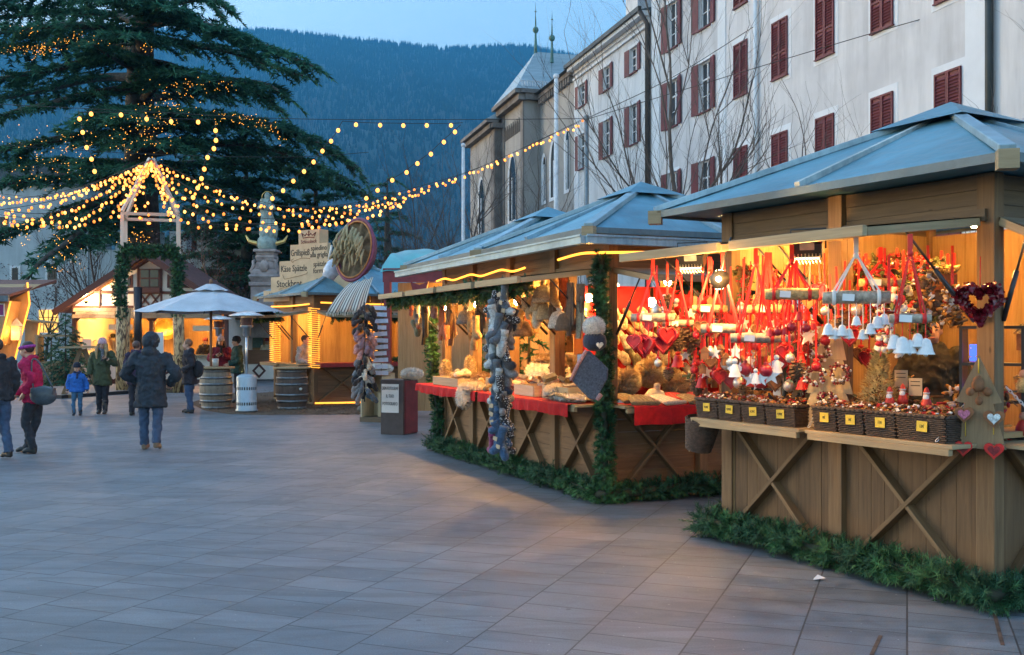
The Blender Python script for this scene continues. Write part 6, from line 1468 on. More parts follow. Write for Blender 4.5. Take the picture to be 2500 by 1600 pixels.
for x, z, s_, mm, lab in ((-.085, .23, .062, gingerb, 'brown heart with pink checked centre'), (.095, .21, .066, gingerb, 'brown heart with pale picture centre'), (-.09, .005, .058, ribbon_r, 'red plush heart'), (.095, .0, .062, ribbon_r, 'red plush heart')):
    q = thing('heart_ornament', '%s, %s on the plywood tree' % (lab, ('upper left', 'upper right', 'lower left', 'lower right')[[-.085, .095, -.09, .095].index(x) if (x, z) != (.095, .0) else 3]), 'ornament', Vector(TB)+RZ(RA-pi/4-.25) @ Vector((x, -.03, z)), RA-pi/4-.25)
    m = MB(); m.prism(heart_poly(s_), -.02, .012); hb_ = m.build('heart', mm, q, bevel=.006); m = MB(); m.prism(heart_poly(s_*.62), -.026, -.019); m.build('centre', {0: pbr('pink_check', (.5, .16, .26), .8, var=.4, scale=80), 1: pbr('pale_picture', (.55, .65, .68), .6, var=.4, scale=50)}.get([-.085, .095].index(x) if z > .1 else 9, berry), hb_)
q = thing('bell_cluster', 'cluster of brown bells and hearts near the top of the plywood tree', 'ornament', Vector(TB)+RZ(RA-pi/4-.25) @ Vector((0, -.03, .43))); m = MB(); m.ell((0, 0, 0), (.045, .02, .05), 10, 8, nz=.3); m.ell((-.06, -.01, -.05), .028, 8, 6); m.ell((.055, -.01, -.05), .03, 8, 6); m.ell((0, -.01, -.11), (.025, .02, .03), 8, 6); m.tube([(-.06, 0, -.05), (0, 0, 0), (.055, 0, -.05)], .004, 4); m.tube([(0, 0, 0), (0, -.01, -.11)], .004, 4); m.build('bells', gingerb, q)
# interior displays of the nearest stall
FT = WA(.0, 1.02, 1.02); t = thing('flocked_tree', 'small cream flocked fir tree standing behind the right baskets', 'artificial tree', FT); tr = TRI()
for i in range(5200):
    f = rnd(0, 1)**.8; a = rnd(0, 6.3); r_ = (.22*(1-f)+.02)*(.72+.35*sin(f*34+a*3)*.5+.2); o = Vector((cos(a)*r_*rnd(.6, 1), sin(a)*r_*rnd(.6, 1), .04+.58*f)); q = Vector((cos(a), sin(a), rnd(-.1, .7)))*rnd(.02, .04); s_ = q.cross(Vector((0, 0, 1))).normalized()*.007; tr.tri(o-s_, o+s_, o+q)
tr.build('needles', [pbr('flocked_cream', (.74, .68, .42), .9, var=.3, scale=20)], t); m = MB(); m.lathe([(.05, 0), (.06, .06), (0, .06)], 10); m.tube([(0, 0, .05), (0, 0, .5)], .012, 6); m.build('pot', gingerb, t)
santa_r = pbr('santa_red', (.45, .03, .02), .6); skin_s = pbr('figure_skin', (.50, .27, .18), .6, var=.06)
for k, (px, py, lab) in enumerate(((2172, 977, 'ceramic santa at the left end of the widest basket'), (2204, 970, 'ceramic santa in the middle of the widest basket'), (2262, 980, 'ceramic santa towards the right end of the widest basket'))):
    p = at(px, py, -.12+.1*(k == 1)); t = thing('santa_figure', lab, 'figurine', p, RA-1.2); m = MB(); m.lathe([(.0, -.05), (.037, -.05), (.038, -.02), (.025, .02), (0, .03)], 12); m.build('coat', santa_r, t); m = MB(); m.ell((0, 0, .04), .022, 10, 8); m.build('head', skin_s, t); m = MB(); m.ell((0, -.012, .025), (.022, .016, .026), 10, 8); m.ell((0, 0, .058), (.025, .025, .008), 10, 6); m.build('beard', bell_w, t); m = MB(); m.lathe([(.023, .06), (.012, .09), (0, .1)], 10); m.build('cap', santa_r, t)
for k, (px, xl, lab) in enumerate(((2022, -.10, 'stepped pale wood tree display with berry rings behind the second right basket'), (1978, .10, 'paler stepped wood display behind the leftmost right basket'))):
    p = WA(xl, A_at(px, xl), 1.0); t = thing('tree_display', lab, 'display stand', p, RA-pi/2+.5)
    for i in range(3):
        m = MB(); z = .02+i*.26; w_ = .24-.06*i; m.prism([(-w_, z), (w_, z), (w_*.55, z+.27), (-w_*.55, z+.27)], i*.03, i*.03+.015); m.build('tier', w_pale, t)
    for i, (x, z) in enumerate(((-.09, .42), (.1, .44), (0, .22), (-.05, .62))):
        q = thing('berry_wreath', 'small dark berry wreath, %s on the %s wood display' % (('middle left', 'middle right', 'low centre', 'top')[i], ('right', 'left')[k]), 'wreath', p+RZ(RA-pi/2+.5) @ Vector((x, -.05, z)), RA-pi/2+.5); m = MB()
        for j in range(90): a = rnd(0, 6.3); rr = .065+rnd(-.022, .022); m.m = random.choice([0, 0, 1, 2]); m.ell((cos(a)*rr, rnd(-.02, .02), sin(a)*rr), rnd(.008, .014), 6, 4)
        m.build('berries', [berry, cone_m, bell_w], q)
SHF = WA(.45, .30, 1.0); t = thing('black_shelf', 'black shelf unit with glowing blue lanterns left of the near post', 'shelf', SHF, RA-pi/2+.45); m = MB()
for x in (-.2, .2): m.box((x, 0, .4), (.02, .2, .8))
for z in (.01, .27, .53, .79): m.box((0, 0, z), (.42, .2, .02))
m.build('frame', blackm, t)
blue_l = emi('blue_lantern_glow', (.05, .12, .9), .35); wht_l = emi('lantern_flame', (.7, 1, .9), 1.6)
for k in range(3):
    q = thing('tea_light_house', 'glowing blue picture lantern on the %s level of the black shelf' % ('bottom', 'middle', 'upper')[k], 'lantern', SHF+RZ(RA-pi/2+.45) @ Vector((-.06, -.03, .03+.26*k)), RA-pi/2+.45); m = MB(); m.box((0, 0, .06), (.17, .10, .12)); m.build('case', blue_l, q); m = MB(); m.ell((.02, -.052, .015), (.02, .006, .012), 8, 6); m.build('flame', wht_l, q)
    m = MB(); 
    for j in range(10): m.ell((rnd(-.08, .08), -.051, rnd(.02, .11)), (rnd(.004, .014), .003, rnd(.004, .010)), 6, 4)
    m.build('picture', random.choice([tagy, bell_w, leafd]), q)
for k, (px, py) in enumerate(((2280, 715), (2300, 690), (2485, 730), (2488, 830))):
    p = at(px, py, .5) if px < 2400 else WA(.85, .25, 1.75-.4*(k == 3)); t = thing('crib_house', ('rustic twig crib house on the shelf left of the near post', 'twig bundle on top of the crib house', 'twig crib house right of the near post', 'red santa crate right of the near post')[k], 'decoration', p, RA); m = MB(); m.box((0, 0, 0), (.16, .14, .12)); m.build('house', gingerb, t); m = MB()
    for j in range(60): m.tube([(rnd(-.1, .1), rnd(-.09, .09), .06+rnd(0, .05)), (rnd(-.1, .1), rnd(-.09, .09), .08+rnd(0, .05))], .008, 5)
    m.build('twigs', straw, t)
for k in range(7):
    x = .35+.22*(k % 4); z = 1.05+.32*(k//4); p = WA(x+.1, .05+.12*(k % 2), z); t = thing('gift_figure', 'small red and cream gift figure, number-free pile right of the near post', 'decoration', p, RA); t['label'] = '%s small gift figure on the end counter right of the near post' % ('red', 'cream', 'brown', 'dark red', 'golden', 'mossy', 'silver')[k]; mm = (santa_r, fur, gingerb, berry, straw, leafd, silver)[k]; m = MB(); m.lathe([(0, 0), (.05, 0), (.055, .05), (.03, .1), (0, .11)], 10); m.build('body', mm, t); m = MB(); m.ell((0, 0, .13), .03, 8, 6); m.build('head', skin_s, t)
# display table with craft piles behind the baskets
t = thing('display_table', 'wooden table behind the baskets of the nearest stall', 'table', WA(.40, 1.5, 0), RA); m = MB(); m.box((0, 0, .97), (.66, 2.7, .04)); m.build('table_top', w_inner, t)
for x in (-.28, .28):
    for y in (-1.25, 1.25): m = MB(); m.box((x, y, .475), (.06, .06, .95)); m.build('leg', w_inner, t)
for k in range(26):
    y = 2.75-k*.105; x = rnd(.12, .62); h = rnd(.14, .34) if y > 1.45 else rnd(.22, .48); pal = random.choice([[0, 1, 3], [3, 0], [2, 0, 1], [1, 4, 0], [3, 2, 4]]); q = dried('x', WA(x, y, 1.0+h), h, rnd(.08, .12), pal, 70, False); q['label'] = 'heap of %s, %s from the left behind the baskets' % (random.choice(['dried cones and moss', 'cinnamon and dried fruit', 'red and brown nuts']), ORD[k] if k < 20 else ORD[k-20]+' past the twentieth'); q['group'] = 'dried heaps on the table behind the baskets'
# lotus lamp stand
p = WA(-.02, A_at(1950, -.02), 1.02); t = thing('lotus_lamp', 'black branched stand with one glowing green lotus lamp behind the left baskets', 'lamp', p); m = MB(); m.tube([(-.12, 0, 0), (-.12, 0, .46)], .02, 8)
for z, x in ((.40, .0), (.25, .0), (.40, -.24), (.25, -.24)): m.tube([(-.12, 0, z-.06), (-.12+(x+.12)*.6, 0, z-.07), (x, 0, z-.02), (x, 0, z)], .012, 6)
m.box((-.12, 0, .01), (.2, .12, .02)); m.build('stand', blackm, t); m = MB()
for i in range(10): a = i*.628; m.add([(.0, 0, .40), (.05*cos(a+.25), .05*sin(a+.25), .42), (.075*cos(a), .075*sin(a), .455), (.05*cos(a-.25), .05*sin(a-.25), .42)], [(0, 1, 2, 3)])
m.build('petals', emi('lotus_green', (.05, .55, .22), .5), t); m = MB(); m.ell((0, 0, .425), .025, 8, 6); m.build('bulb', wht_l, t)
t = thing('price_board', 'small white price board standing behind the left baskets', 'sign', at(1897, 955, -.1), RA-1.3); m = MB(); m.box((0, 0, 0), (.07, .004, .07)); m.build('board', tagw, t); m = MB(); textmesh(m, '4,90', .026, T(0, -.004, .012) @ RX(pi/2), .0005, .8); m.build('lettering', ink, t)
t = thing('gingerbread_stand', 'black picture stand with gingerbread men behind the left baskets', 'display stand', at(1860, 925, .0), RA-1.3); m = MB(); m.box((0, 0, 0), (.2, .02, .2)); m.build('frame', blackm, t)
for i in range(4): m = MB(); m.box((-.05+.1*(i % 2), -.014, -.045+.09*(i//2)), (.06, .008, .06)); m.build('picture', gingerb, t)
for k, (px, py, ln) in enumerate(((1905, 850, 3), (1930, 855, 4), (1962, 830, 3), (2200, 925, 2), (2235, 945, 2))):
    p = at(px, py, .25); t = thing('info_card', '%s brown card with handwritten lines, counted from the left inside the nearest stall' % ORD[k], 'sign', p, RA-1.25); m = MB(); m.box((0, 0, 0), (.10, .003, .13)); m.build('card', cream, t); m = MB()
    for j in range(ln): m.box((0, -.0025, .04-.03*j), (.07, .001, .006))
    m.build('pen_lines', ink, t)
# lamps at the nearest stall
p = at(1757, 683, -1.12); t = thing('clamp_floodlight', 'bright bare floodlight shining outward from the left end of the nearest stall', 'lamp', p, -.3); m = MB(); m.lathe([(.02, .08), (.07, .03), (.075, 0)], 14, RX(pi/2)); m.tube([(0, .06, 0), (.03, .06, .18), (.08, .05, .32)], .008, 6); m.build('housing', blackm, t); m = MB(); m.ell((0, -.005, 0), (.07, .02, .074), 16, 10); m.build('bulb', emi('flood_bulb', (1, .62, .22), 40), t); point('bulb_light', (0, -.16, .0), 9, (1, .55, .16), .05, t)
for k, (px, py, xl, lab) in enumerate(((1973, 608, -.8, 'black halogen floodlight with wire guard under the flap'), (1690, 635, -.9, 'black halogen floodlight with wire guard at the left flap'))):
    p = at(px, py, xl); t = thing('halogen_floodlight', lab, 'lamp', p, RA-.9); m = MB(); m.box((0, 0, .0), (.20, .13, .10), RX(R(20))); m.box((0, .05, .08), (.12, .06, .08)); m.tube([(-.12, 0, 0), (-.12, 0, .14), (.12, 0, .14), (.12, 0, 0)], .007, 6); m.build('housing', blackm, t, bevel=.01); m = MB(); m.box((0, -.01, -.058), (.16, .09, .012), RX(R(20))); m.build('glass', emi('halogen_glass', (1, .6, .2), 2.5), t); m = MB()
    for i in range(8): x = -.085+.0243*i; m.tube([(x, -.07, -.04), (x, -.065, -.085), (x, .03, -.105), (x, .06, -.06)], .0035, 5)
    m.build('wire_guard', steel, t); m = MB(); m.box((.0, -.074, .01), (.10, .003, .05), RX(R(20))); m.build('plate', pbr('grey_label', (.3, .32, .34), .5), t); point('bulb_light', (0, .02, -.16), 7, (1, .50, .13), .06, t)
# ------------------------------------------------------------------ long stall
def redcloth(label, W, pts, z0, dr, rz):
    """cloth lying over the shelf edge with a hanging skirt"""
    t = thing('red_cloth', label, 'cloth', W(*pts[0], 0)); o = Vector(t.location); m = MB()
    a, b = Vector((*pts[0], 0)), Vector((*pts[1], 0)); dirn = (b-a).normalized(); out = Vector((-1, 0, 0)) if abs(dirn.y) > .5 else Vector((0, -1, 0)); L = (b-a).length
    def fn(u, v):
        p = a+dirn*L*u
        if v < .55: q = p+out*(.46*v/.55-.05); z = z0
        else:
            f = (v-.55)/.45; wv = .018*sin(u*L*19)+.012*sin(u*L*43); q = p+out*(.42+.012+wv*f); z = z0-(dr*(1+.28*mnoise.noise(Vector((u*L*1.7, 3, z0))))) * f
        w = W(q.x, q.y, z); return w-o
    m.grid(fn, int(L*26), 14); m.build('cloth', red_cloth, t); return t
redcloth('red felt cloth along the left half of the long stall shelf', WB, ((0, 3.05), (0, 5.75)), 1.022, .14, 0); redcloth('red felt cloth hanging in folds right of the sock rope', WB, ((0, .12), (0, 2.95)), 1.024, .15, 0); redcloth('red felt cloth over the end counter of the long stall', WB, ((.12, 0), (2.45, 0)), 1.023, .22, 0)
woolc = {'grey': (.20, .20, .21), 'navy': (.022, .03, .055), 'pale blue': (.42, .48, .50), 'black': (.02, .02, .024), 'slate blue': (.085, .12, .155), 'blue': (.04, .10, .20), 'magenta': (.22, .03, .12), 'brown': (.16, .09, .05), 'beige': (.46, .36, .23), 'cream': (.62, .56, .44), 'rust': (.40, .10, .04), 'mauve': (.25, .16, .2), 'pink': (.50, .26, .24), 'tan': (.40, .24, .10), 'olive': (.17, .14, .07), 'red': (.5, .015, .02), 'white': (.72, .70, .64), 'speckled black': (.02, .02, .024), 'speckled blue': (.03, .09, .19)}
def wool(c):
    m = 'wool_'+c.replace(' ', '_') in MATS; mt = wool0(c)
    if 'speckled' in c and not m:
        nt = mt.node_tree; b = nt.nodes['Principled BSDF']; src = b.inputs['Base Color'].links[0].from_socket; v = nt.nodes.new('ShaderNodeTexVoronoi'); v.inputs['Scale'].default_value = 55; nt.links.new(coords(nt), v.inputs['Vector'])
        r = ramp(nt, v.outputs['Distance'], (1, 1, 1), (0, 0, 0), .28, .38); nt.links.new(mixc(nt, r.outputs[0], src, (.6, .62, .64)), b.inputs['Base Color'])
    return mt
def wool0(c): return pbr('wool_'+c.replace(' ', '_'), woolc[c], .95, var=.28, scale=60, bump=.5, sheen=.2)
def f_sock(b): b.tube(bez([(0, 0, .13), (0, 0, .02), (.005, 0, -.05), (.045, 0, -.09), (.09, 0, -.10)], 4), [.038, .040, .040, .040, .040, .040, .041, .042, .043, .043, .042, .041, .040, .038, .034, .028, .018], 9); b.tube([(0, 0, .10), (0, 0, .135)], .043, 9)
def f_mitt(b): b.tube([(0, 0, .12), (0, 0, .03), (0, 0, -.06), (0, 0, -.12), (0, 0, -.14)], [.036, .040, .05, .040, .012], 10); b.tube([(.03, 0, .0), (.065, 0, -.03), (.07, 0, -.07)], [.022, .02, .01], 7); b.tube([(0, 0, .06), (0, 0, .12)], .042, 10)
def f_glove(b):
    b.tube([(0, 0, .14), (0, 0, .04), (0, 0, -.03)], [.045, .04, .046], 10)
    for i in range(4): x = -.033+.022*i; b.tube([(x*.8, 0, -.02), (x*1.3, 0, -.08), (x*1.6, 0, -.12-.01*(i in (1, 2)))], [.013, .012, .007], 6)
    b.tube([(.035, 0, .02), (.07, 0, -.03), (.075, 0, -.06)], [.014, .013, .008], 6)
def f_hat(b): b.lathe([(.10, -.07), (.115, -.06), (.115, -.02), (.105, -.015), (.10, .03), (.07, .085), (.02, .105), (0, .106)], 18); b.ell((0, 0, .125), .032, 10, 8, nz=.3, nsc=6)
def f_slip(b): b.tube(bez([(-.12, 0, .012), (-.05, 0, .02), (.04, 0, .03), (.10, 0, .022), (.13, 0, .012)], 3), [.022, .034, .038, .038, .036, .034, .038, .042, .044, .042, .036, .025, .008], 10); b.tube([(.0, 0, .045), (.05, 0, .052), (.10, 0, .035)], [.034, .040, .030], 10)
def f_beanie(b):
    b.grid(lambda u, v: Vector(((u-.5)*(.25-.07*v), (v-.42)*.24, .012+.035*(sin(pi*min(1, max(0, u)))**.5)*(1-.5*v)*(.85+.15*sin(u*40)))), 40, 12)
    b.tube([((u/10-.5)*.26, -.10, .022) for u in range(11)], [.012]+[.022]*9+[.012], 8)
def f_fold(b): b.box((0, 0, .012), (.16, .10, .024)); b.box((.01, .0, .034), (.15, .095, .018)); b.box((.03, -.01, .045), (.05, .05, .004))
def f_scarf(b): b.grid(lambda u, v: Vector(((u-.5)*.14+.01*sin(v*9), .02*sin(u*7+v*3), .22-.5*v)), 8, 10); b.grid(lambda u, v: Vector(((u-.5)*.13+.02, .04+.02*sin(u*6), .22-.4*v)), 8, 10)
GOOD = {'sock': f_sock, 'mitten': f_mitt, 'glove': f_glove, 'hat': f_hat, 'slipper': f_slip, 'folded_sock': f_fold, 'beanie': f_beanie, 'scarf': f_scarf}
GM = {}
def goodmesh(k, c):
    if (k, c) not in GM:
        b = MB(); GOOD[k](b); me = b.mesh(k); me.materials.append(wool(c)); GM[(k, c)] = me
    return GM[(k, c)]
_l = MB(); _l.box((0, -.045, 0), (.06, .004, .045)); TAGME = _l.mesh('paper_band'); TAGME.materials.append(pbr('kraft_band', (.42, .33, .22), .8, var=.1))
SR = at(1226, 1000, -1.0, WB); t = thing('sock_rope', 'long hanging rope of blue, grey and black socks and mittens before the long stall', 'socks', (SR.x, SR.y, 0), RB-pi/2); cl = ['slate blue', 'grey', 'speckled black', 'pale blue', 'navy', 'slate blue', 'speckled black', 'grey', 'pale blue', 'black', 'speckled black', 'slate blue', 'grey', 'pale blue']
for i in range(58):
    f = i/57; z = 2.22-1.66*f; a = i*2.2; rr = .10+.04*sin(f*7); k = ('sock', 'mitten', 'sock', 'sock')[i % 4]; c = cl[i % 14] if f < .72 else ('blue', 'speckled black', 'magenta', 'blue', 'speckled blue', 'magenta')[i % 6]
    o = put(goodmesh(k, c), k, (cos(a)*rr, sin(a)*rr*.7-.02, z), t); o.rotation_euler = (rnd(-.35, .35), rnd(-.45, .45), a+rnd(-.6, .6)); s_ = rnd(.95, 1.3); o.scale = (s_, s_, s_)
    if i % 3 == 0: q = put(TAGME, 'paper_band', (cos(a)*rr*1.1, sin(a)*rr*.7-.05, z+.03), t); q.rotation_euler = (0, rnd(-.4, .4), rnd(-.5, .5))
m = MB(); m.tube([(0, 0, .6), (0, 0, 2.45)], .012, 6); m.build('cord', metal_d, t)
SL = P(890, 820, 18.3); t = thing('slipper_rope', 'long hanging rope of dark, pink and grey slippers left of the long stall', 'slippers', (SL.x, SL.y, 0), -.3)
for i in range(64):
    f = i/63; z = 2.28-1.62*f; a = i*2.3; rr = .11+.03*sin(f*9); c = 'black' if f < .27 else ('mauve' if i % 3 == 0 else 'pink') if f < .55 else ('black', 'grey', 'cream', 'black')[i % 4] if f < .85 else ('slate blue', 'black', 'grey')[i % 3]
    o = put(goodmesh('slipper', c), 'slipper', (cos(a)*rr, sin(a)*rr, z), t); o.rotation_euler = (rnd(-.5, .5), rnd(.5, 1.3), a+rnd(-.5, .5)); s_ = rnd(.85, 1.05); o.scale = (s_, s_, s_)
m = MB(); m.tube([(0, 0, .62), (0, 0, 2.4)], .012, 6); m.build('cord', metal_d, t)
HB = P(1452, 832, 10.55); t = thing('bobble_hat', 'dark blue bobble hat with a white heart and huge pale pompom on the corner garland', 'hat', HB, .1); m = MB(RX(R(12))); m.lathe([(.0, -.10), (.07, -.095), (.115, -.06), (.125, -.01), (.11, .05), (.06, .09), (0, .1)], 22); m.build('knit', wool('navy'), t); m = MB(RX(R(12))); m.prism(heart_poly(.038), -.128, -.110, T(.03, 0, -.02)); m.build('heart', wool('white'), t); tr = TRI(); pc = Vector((-.01, -.01, .14)); furry(tr, pc, (.10, .10, .10), 1500, .03); b_ = MB(); b_.ell(pc, .105, 14, 10); b_.build('pompom', wool('white'), t); tr.build('pompom_wool', [wool('white')], t)
p = P(1443, 915, 10.5); t = thing('knitted_scarf', 'blue grey knitted triangle scarf hung below the bobble hat', 'scarf', p, .05); m = MB(); m.prism([(-.20, -.06), (-.06, .24), (-.02, .25), (.18, .06), (.17, -.04), (.05, -.26), (-.02, -.25)], -.02, .02)
kn = pbr('blue_grey_knit', (.10, .135, .19), .95, var=.35, scale=70, bump=.8); m.build('knit', kn, t, bevel=.012); m = MB(); m.tube([(-.21, -.02, -.06), (-.14, -.02, .1), (-.05, -.02, .25)], .02, 7); m.tube([(.06, -.02, -.26), (.10, -.03, -.2)], .025, 7); m.build('fleece_edge', wool('pink'), t)
# hanging goods under the flaps and on rails
hang = [(1003, 750, 'glove', 'rust'), (1018, 770, 'glove', 'grey'), (1040, 752, 'mitten', 'mauve'), (1034, 790, 'scarf', 'black'), (1060, 752, 'mitten', 'mauve'), (1075, 778, 'scarf', 'rust'), (1092, 770, 'scarf', 'brown'), (1100, 790, 'scarf', 'brown'), (1090, 822, 'glove', 'rust'), (1094, 806, 'hat', 'rust'), (1138, 778, 'hat', 'grey'), (1150, 784, 'mitten', 'tan'), (1168, 765, 'scarf', 'black'), (1162, 800, 'sock', 'tan'), (1160, 832, 'slipper', 'tan'), (1192, 780, 'scarf', 'tan'), (1200, 820, 'sock', 'tan'),
        (1268, 748, 'slipper', 'tan'), (1283, 755, 'slipper', 'beige'), (1270, 782, 'slipper', 'tan'), (1274, 806, 'hat', 'brown'), (1295, 722, 'mitten', 'tan'), (1300, 742, 'hat', 'tan'), (1320, 745, 'hat', 'beige'), (1326, 722, 'hat', 'cream'), (1352, 720, 'sock', 'tan'), (1350, 752, 'mitten', 'brown'), (1370, 722, 'scarf', 'rust'), (1388, 748, 'scarf', 'brown'), (1366, 785, 'hat', 'white'), (1384, 790, 'hat', 'brown'), (1412, 755, 'scarf', 'beige'), (1418, 730, 'glove', 'brown'), (1335, 765, 'hat', 'beige'), (1310, 770, 'mitten', 'cream')]
for k, (px, py, kd, c) in enumerate(hang):
    xl = -.45 if px < 1250 else -.30; p = at(px, py, xl+rnd(-.12, .12), WB); t = thing(kd, '%s %s hanging under the flaps, %s from the left in the %s group' % (c, kd, ORD[k if k < 17 else k-17], 'left' if k < 17 else 'right'), kd, p, RB-pi/2+rnd(-.6, .6), 'woollens hung under the flaps of the long stall')
    o = put(goodmesh(kd, c), 'wool', (0, 0, 0), t); o.scale = (1.15,)*3
    if kd == 'slipper': o.rotation_euler = (0, 1.2, 0)
    m = MB(); m.tube([(0, 0, .12), (0, 0, min(.35, 2.45-p.z if p.z < 2.3 else .15))], .004, 4); m.build('loop', metal_d, t)
# counter goods of the long front
def crate(label, W, x, y, L, D_, h, rz):
    t = thing('wooden_crate', label, 'crate', W(x, y, 1.03), rz); m = MB(); m.box((0, -L/2, h/2), (D_, .015, h)); m.box((0, L/2, h/2), (D_, .015, h)); m.box((-D_/2, 0, h/2), (.014, L-.02, h)); m.box((D_/2, 0, h/2), (.014, L-.02, h)); m.box((0, 0, .012), (D_-.02, L-.02, .012)); m.build('box', w_pale, t); return t
crate('pale wooden crate of folded furs on the left half of the long stall', WB, -.12, 4.6, 1.1, .40, .12, RB); crate('pale crate of folded wool right of the sock rope', WB, -.02, 1.75, .6, .45, .13, RB); crate('pale crate of felt soles next to the vendor', WB, -.02, .85, .7, .42, .15, RB); crate('small pale crate on the middle of the long stall counter', WB, .05, 3.3, .3, .3, .16, RB)
folds = []
for k in range(46):
    y = rnd(.35, 2.6); x = rnd(-.25, .55); folds.append((x, y))
folds.sort(key=lambda q: -q[1])
for k, (x, y) in enumerate(folds):
    c = ('beige', 'olive', 'cream', 'brown', 'tan', 'grey', 'cream')[k % 7]; hgt = 1.06+.24*max(0, 1-((y-1.6)/1.1)**2)*rnd(.3, 1)+.10*(x > .2); kd = 'folded_sock'
    t = thing('folded_socks', '%s pair of folded socks, number %d from the left in the sock heap' % (c, k+1), 'socks', WB(x, y, hgt), (rnd(-.5, .5), rnd(-.5, .5), RB+rnd(-1.5, 1.5)), 'folded socks heaped on the long stall'); t['label'] = '%s folded socks, %s in the heap by the vendor' % (c, ORD[k] if k < 20 else '%s past the middle' % ORD[k-20] if k < 40 else '%s at the right' % ORD[k-40])
    put(goodmesh(kd, c), 'wool', (0, 0, 0), t)
for k in range(22):
    y = 5.6-k*.135; x = rnd(-.25, .2); c = ('brown', 'beige', 'olive', 'tan', 'black', 'cream')[k % 6]; t = thing('felt_slipper', '%s felt slipper, %s from the left in the row along the left half of the long stall' % (c, ORD[k] if k < 20 else ('next to last', 'last')[k-20]), 'slipper', WB(x, y, 1.05+.10*(4.1 < y < 5.1)+rnd(0, .05)), (0, rnd(-.2, .1), RB+rnd(-1, 1.2)), 'slippers on the left half of the long stall'); t['label'] = '%s felt slipper, %s from the left on the long stall' % (c, ORD[k] if k < 20 else ('last but one', 'last')[k-20]); o = put(goodmesh('slipper', c), 'felt', (0, 0, 0), t); o.scale = (1.15,)*3
fur_t = pbr('tan_fur', (.46, .33, .17), .95, var=.25, scale=30, bump=.8, sheen=.5); fur_b = pbr('brown_fur', (.22, .13, .06), .95, var=.25, scale=30, bump=.8, sheen=.5)
def furthing(label, p, r, m_, n=1200, l=.045, rz=0, hang_=0): 
    t = sheepskin(p, r, label, n, l, m_, rz, hang_); return t
furthing('cream sheepskin hanging over the red cloth left of the sock rope', WB(-.36, 3.35, 1.06), (.16, .2, .05), fur, 1500, .05, RB, .24); furthing('cream fur roll standing in the crate of furs', WB(-.05, 4.25, 1.25), (.07, .07, .22), fur_t); furthing('brown fur hat beside the crate of furs', WB(.05, 4.0, 1.14), (.14, .14, .09), fur_b); furthing('tan fur roll at the left end of the long stall', WB(.0, 5.5, 1.2), (.07, .07, .18), fur_t); furthing('large cream fleece propped before the vendor', WB(.45, 2.55, 1.28), (.24, .40, .17), fur, 2200, .05, RB); furthing('brown fur folded on top of the large fleece', WB(.5, 2.6, 1.47), (.2, .3, .05), fur_b); furthing('white fur cushion at the front edge of the counter', WB(-.15, .95, 1.12), (.14, .2, .06), fur, 1500, .05); furthing('white fur trimming at the corner of the counter', WB(-.25, .5, 1.07), (.10, .35, .035), fur, 1500, .04, RB); furthing('fluffy white fur hat above the vendor', at(1362, 783, .1, WB), (.13, .13, .09), fur, 1500, .05); furthing('tan fur hat on the box shelf beside the vendor', at(1402, 812, .55, WB), (.12, .12, .1), fur_t)
t = thing('knitted_blanket', 'olive knitted cloth spread at the corner of the long stall counter', 'blanket', WB(-.1, .55, 1.055), RB); m = MB(); m.grid(lambda u, v: Vector((-.26+.5*v, -.36+.72*u, .10*(1-abs(2*u-1))*(.4+.6*v)+.008*sin(u*25+v*9))), 24, 14); m.build('knit', wool('olive'), t, solid=.012)
t = thing('box_shelf', 'open orange lit wooden box shelf behind the corner post garland', 'shelf', at(1408, 815, .6, WB), RB); m = MB()
for z in (-.25, .05, .3): m.box((0, 0, z), (.3, .42, .02))
for y in (-.21, .21): m.box((0, y, .03), (.3, .02, .56))
m.box((.15, 0, .03), (.015, .42, .56)); m.build('box', w_inner, t)
small_fir(WB(1.0, 4.4, .05), 2.05, 'fir tree standing inside the long stall behind the sock rope', .70); small_fir(WB(.7, 5.3, .05), 1.9, 'second fir tree at the far left inside the long stall', .55)
hk2 = [(rnd(1010, 1205), rnd(745, 820)) for _ in range(20)]+[(rnd(1260, 1425), rnd(715, 800)) for _ in range(24)]; hk2.sort()
for k, (px, py) in enumerate(hk2):
    kd = random.choice(['mitten', 'hat', 'slipper', 'sock', 'glove', 'slipper']); c = random.choice(['tan', 'beige', 'cream', 'brown', 'tan', 'rust', 'olive']); p = at(px, py, rnd(.15, .6), WB); lt_ = px < 1230; n_ = k if lt_ else k-20
    t = thing(kd, '%s %s on the inner rail, %s from the left %s the sock rope' % (c, kd, ORD[n_] if n_ < 20 else 'number twenty and more', 'before' if lt_ else 'past'), kd, p, RB-pi/2+rnd(-.7, .7), 'woollens on the inner rail of the long stall')
    if n_ >= 20: t['label'] = '%s %s on the inner rail, %s from the right end' % (c, kd, ORD[n_-20])
    o = put(goodmesh(kd, c), 'wool', (0, 0, 0), t); s_ = rnd(1.0, 1.3); o.scale = (s_,)*3
    if kd == 'slipper': o.rotation_euler = (0, 1.2, 0)
    m = MB(); m.tube([(0, 0, .12), (0, 0, max(.13, 2.44-p.z))], .004, 4); m.build('loop', metal_d, t)
t = thing('mirror_frame', 'wooden frame leaning on the end counter of the long stall', 'frame', WB(1.75, -.05, 1.05), (R(-14), 0, RB-.35)); m = MB()
for x in (-.17, .17): m.box((x, 0, .24), (.045, .03, .5))
m.box((0, 0, .47), (.30, .03, .045)); m.box((0, 0, .02), (.30, .03, .045)); m.build('frame', w_inner, t); m = MB(); m.box((0, .008, .25), (.30, .008, .42)); m.build('panel', w_pale, t)
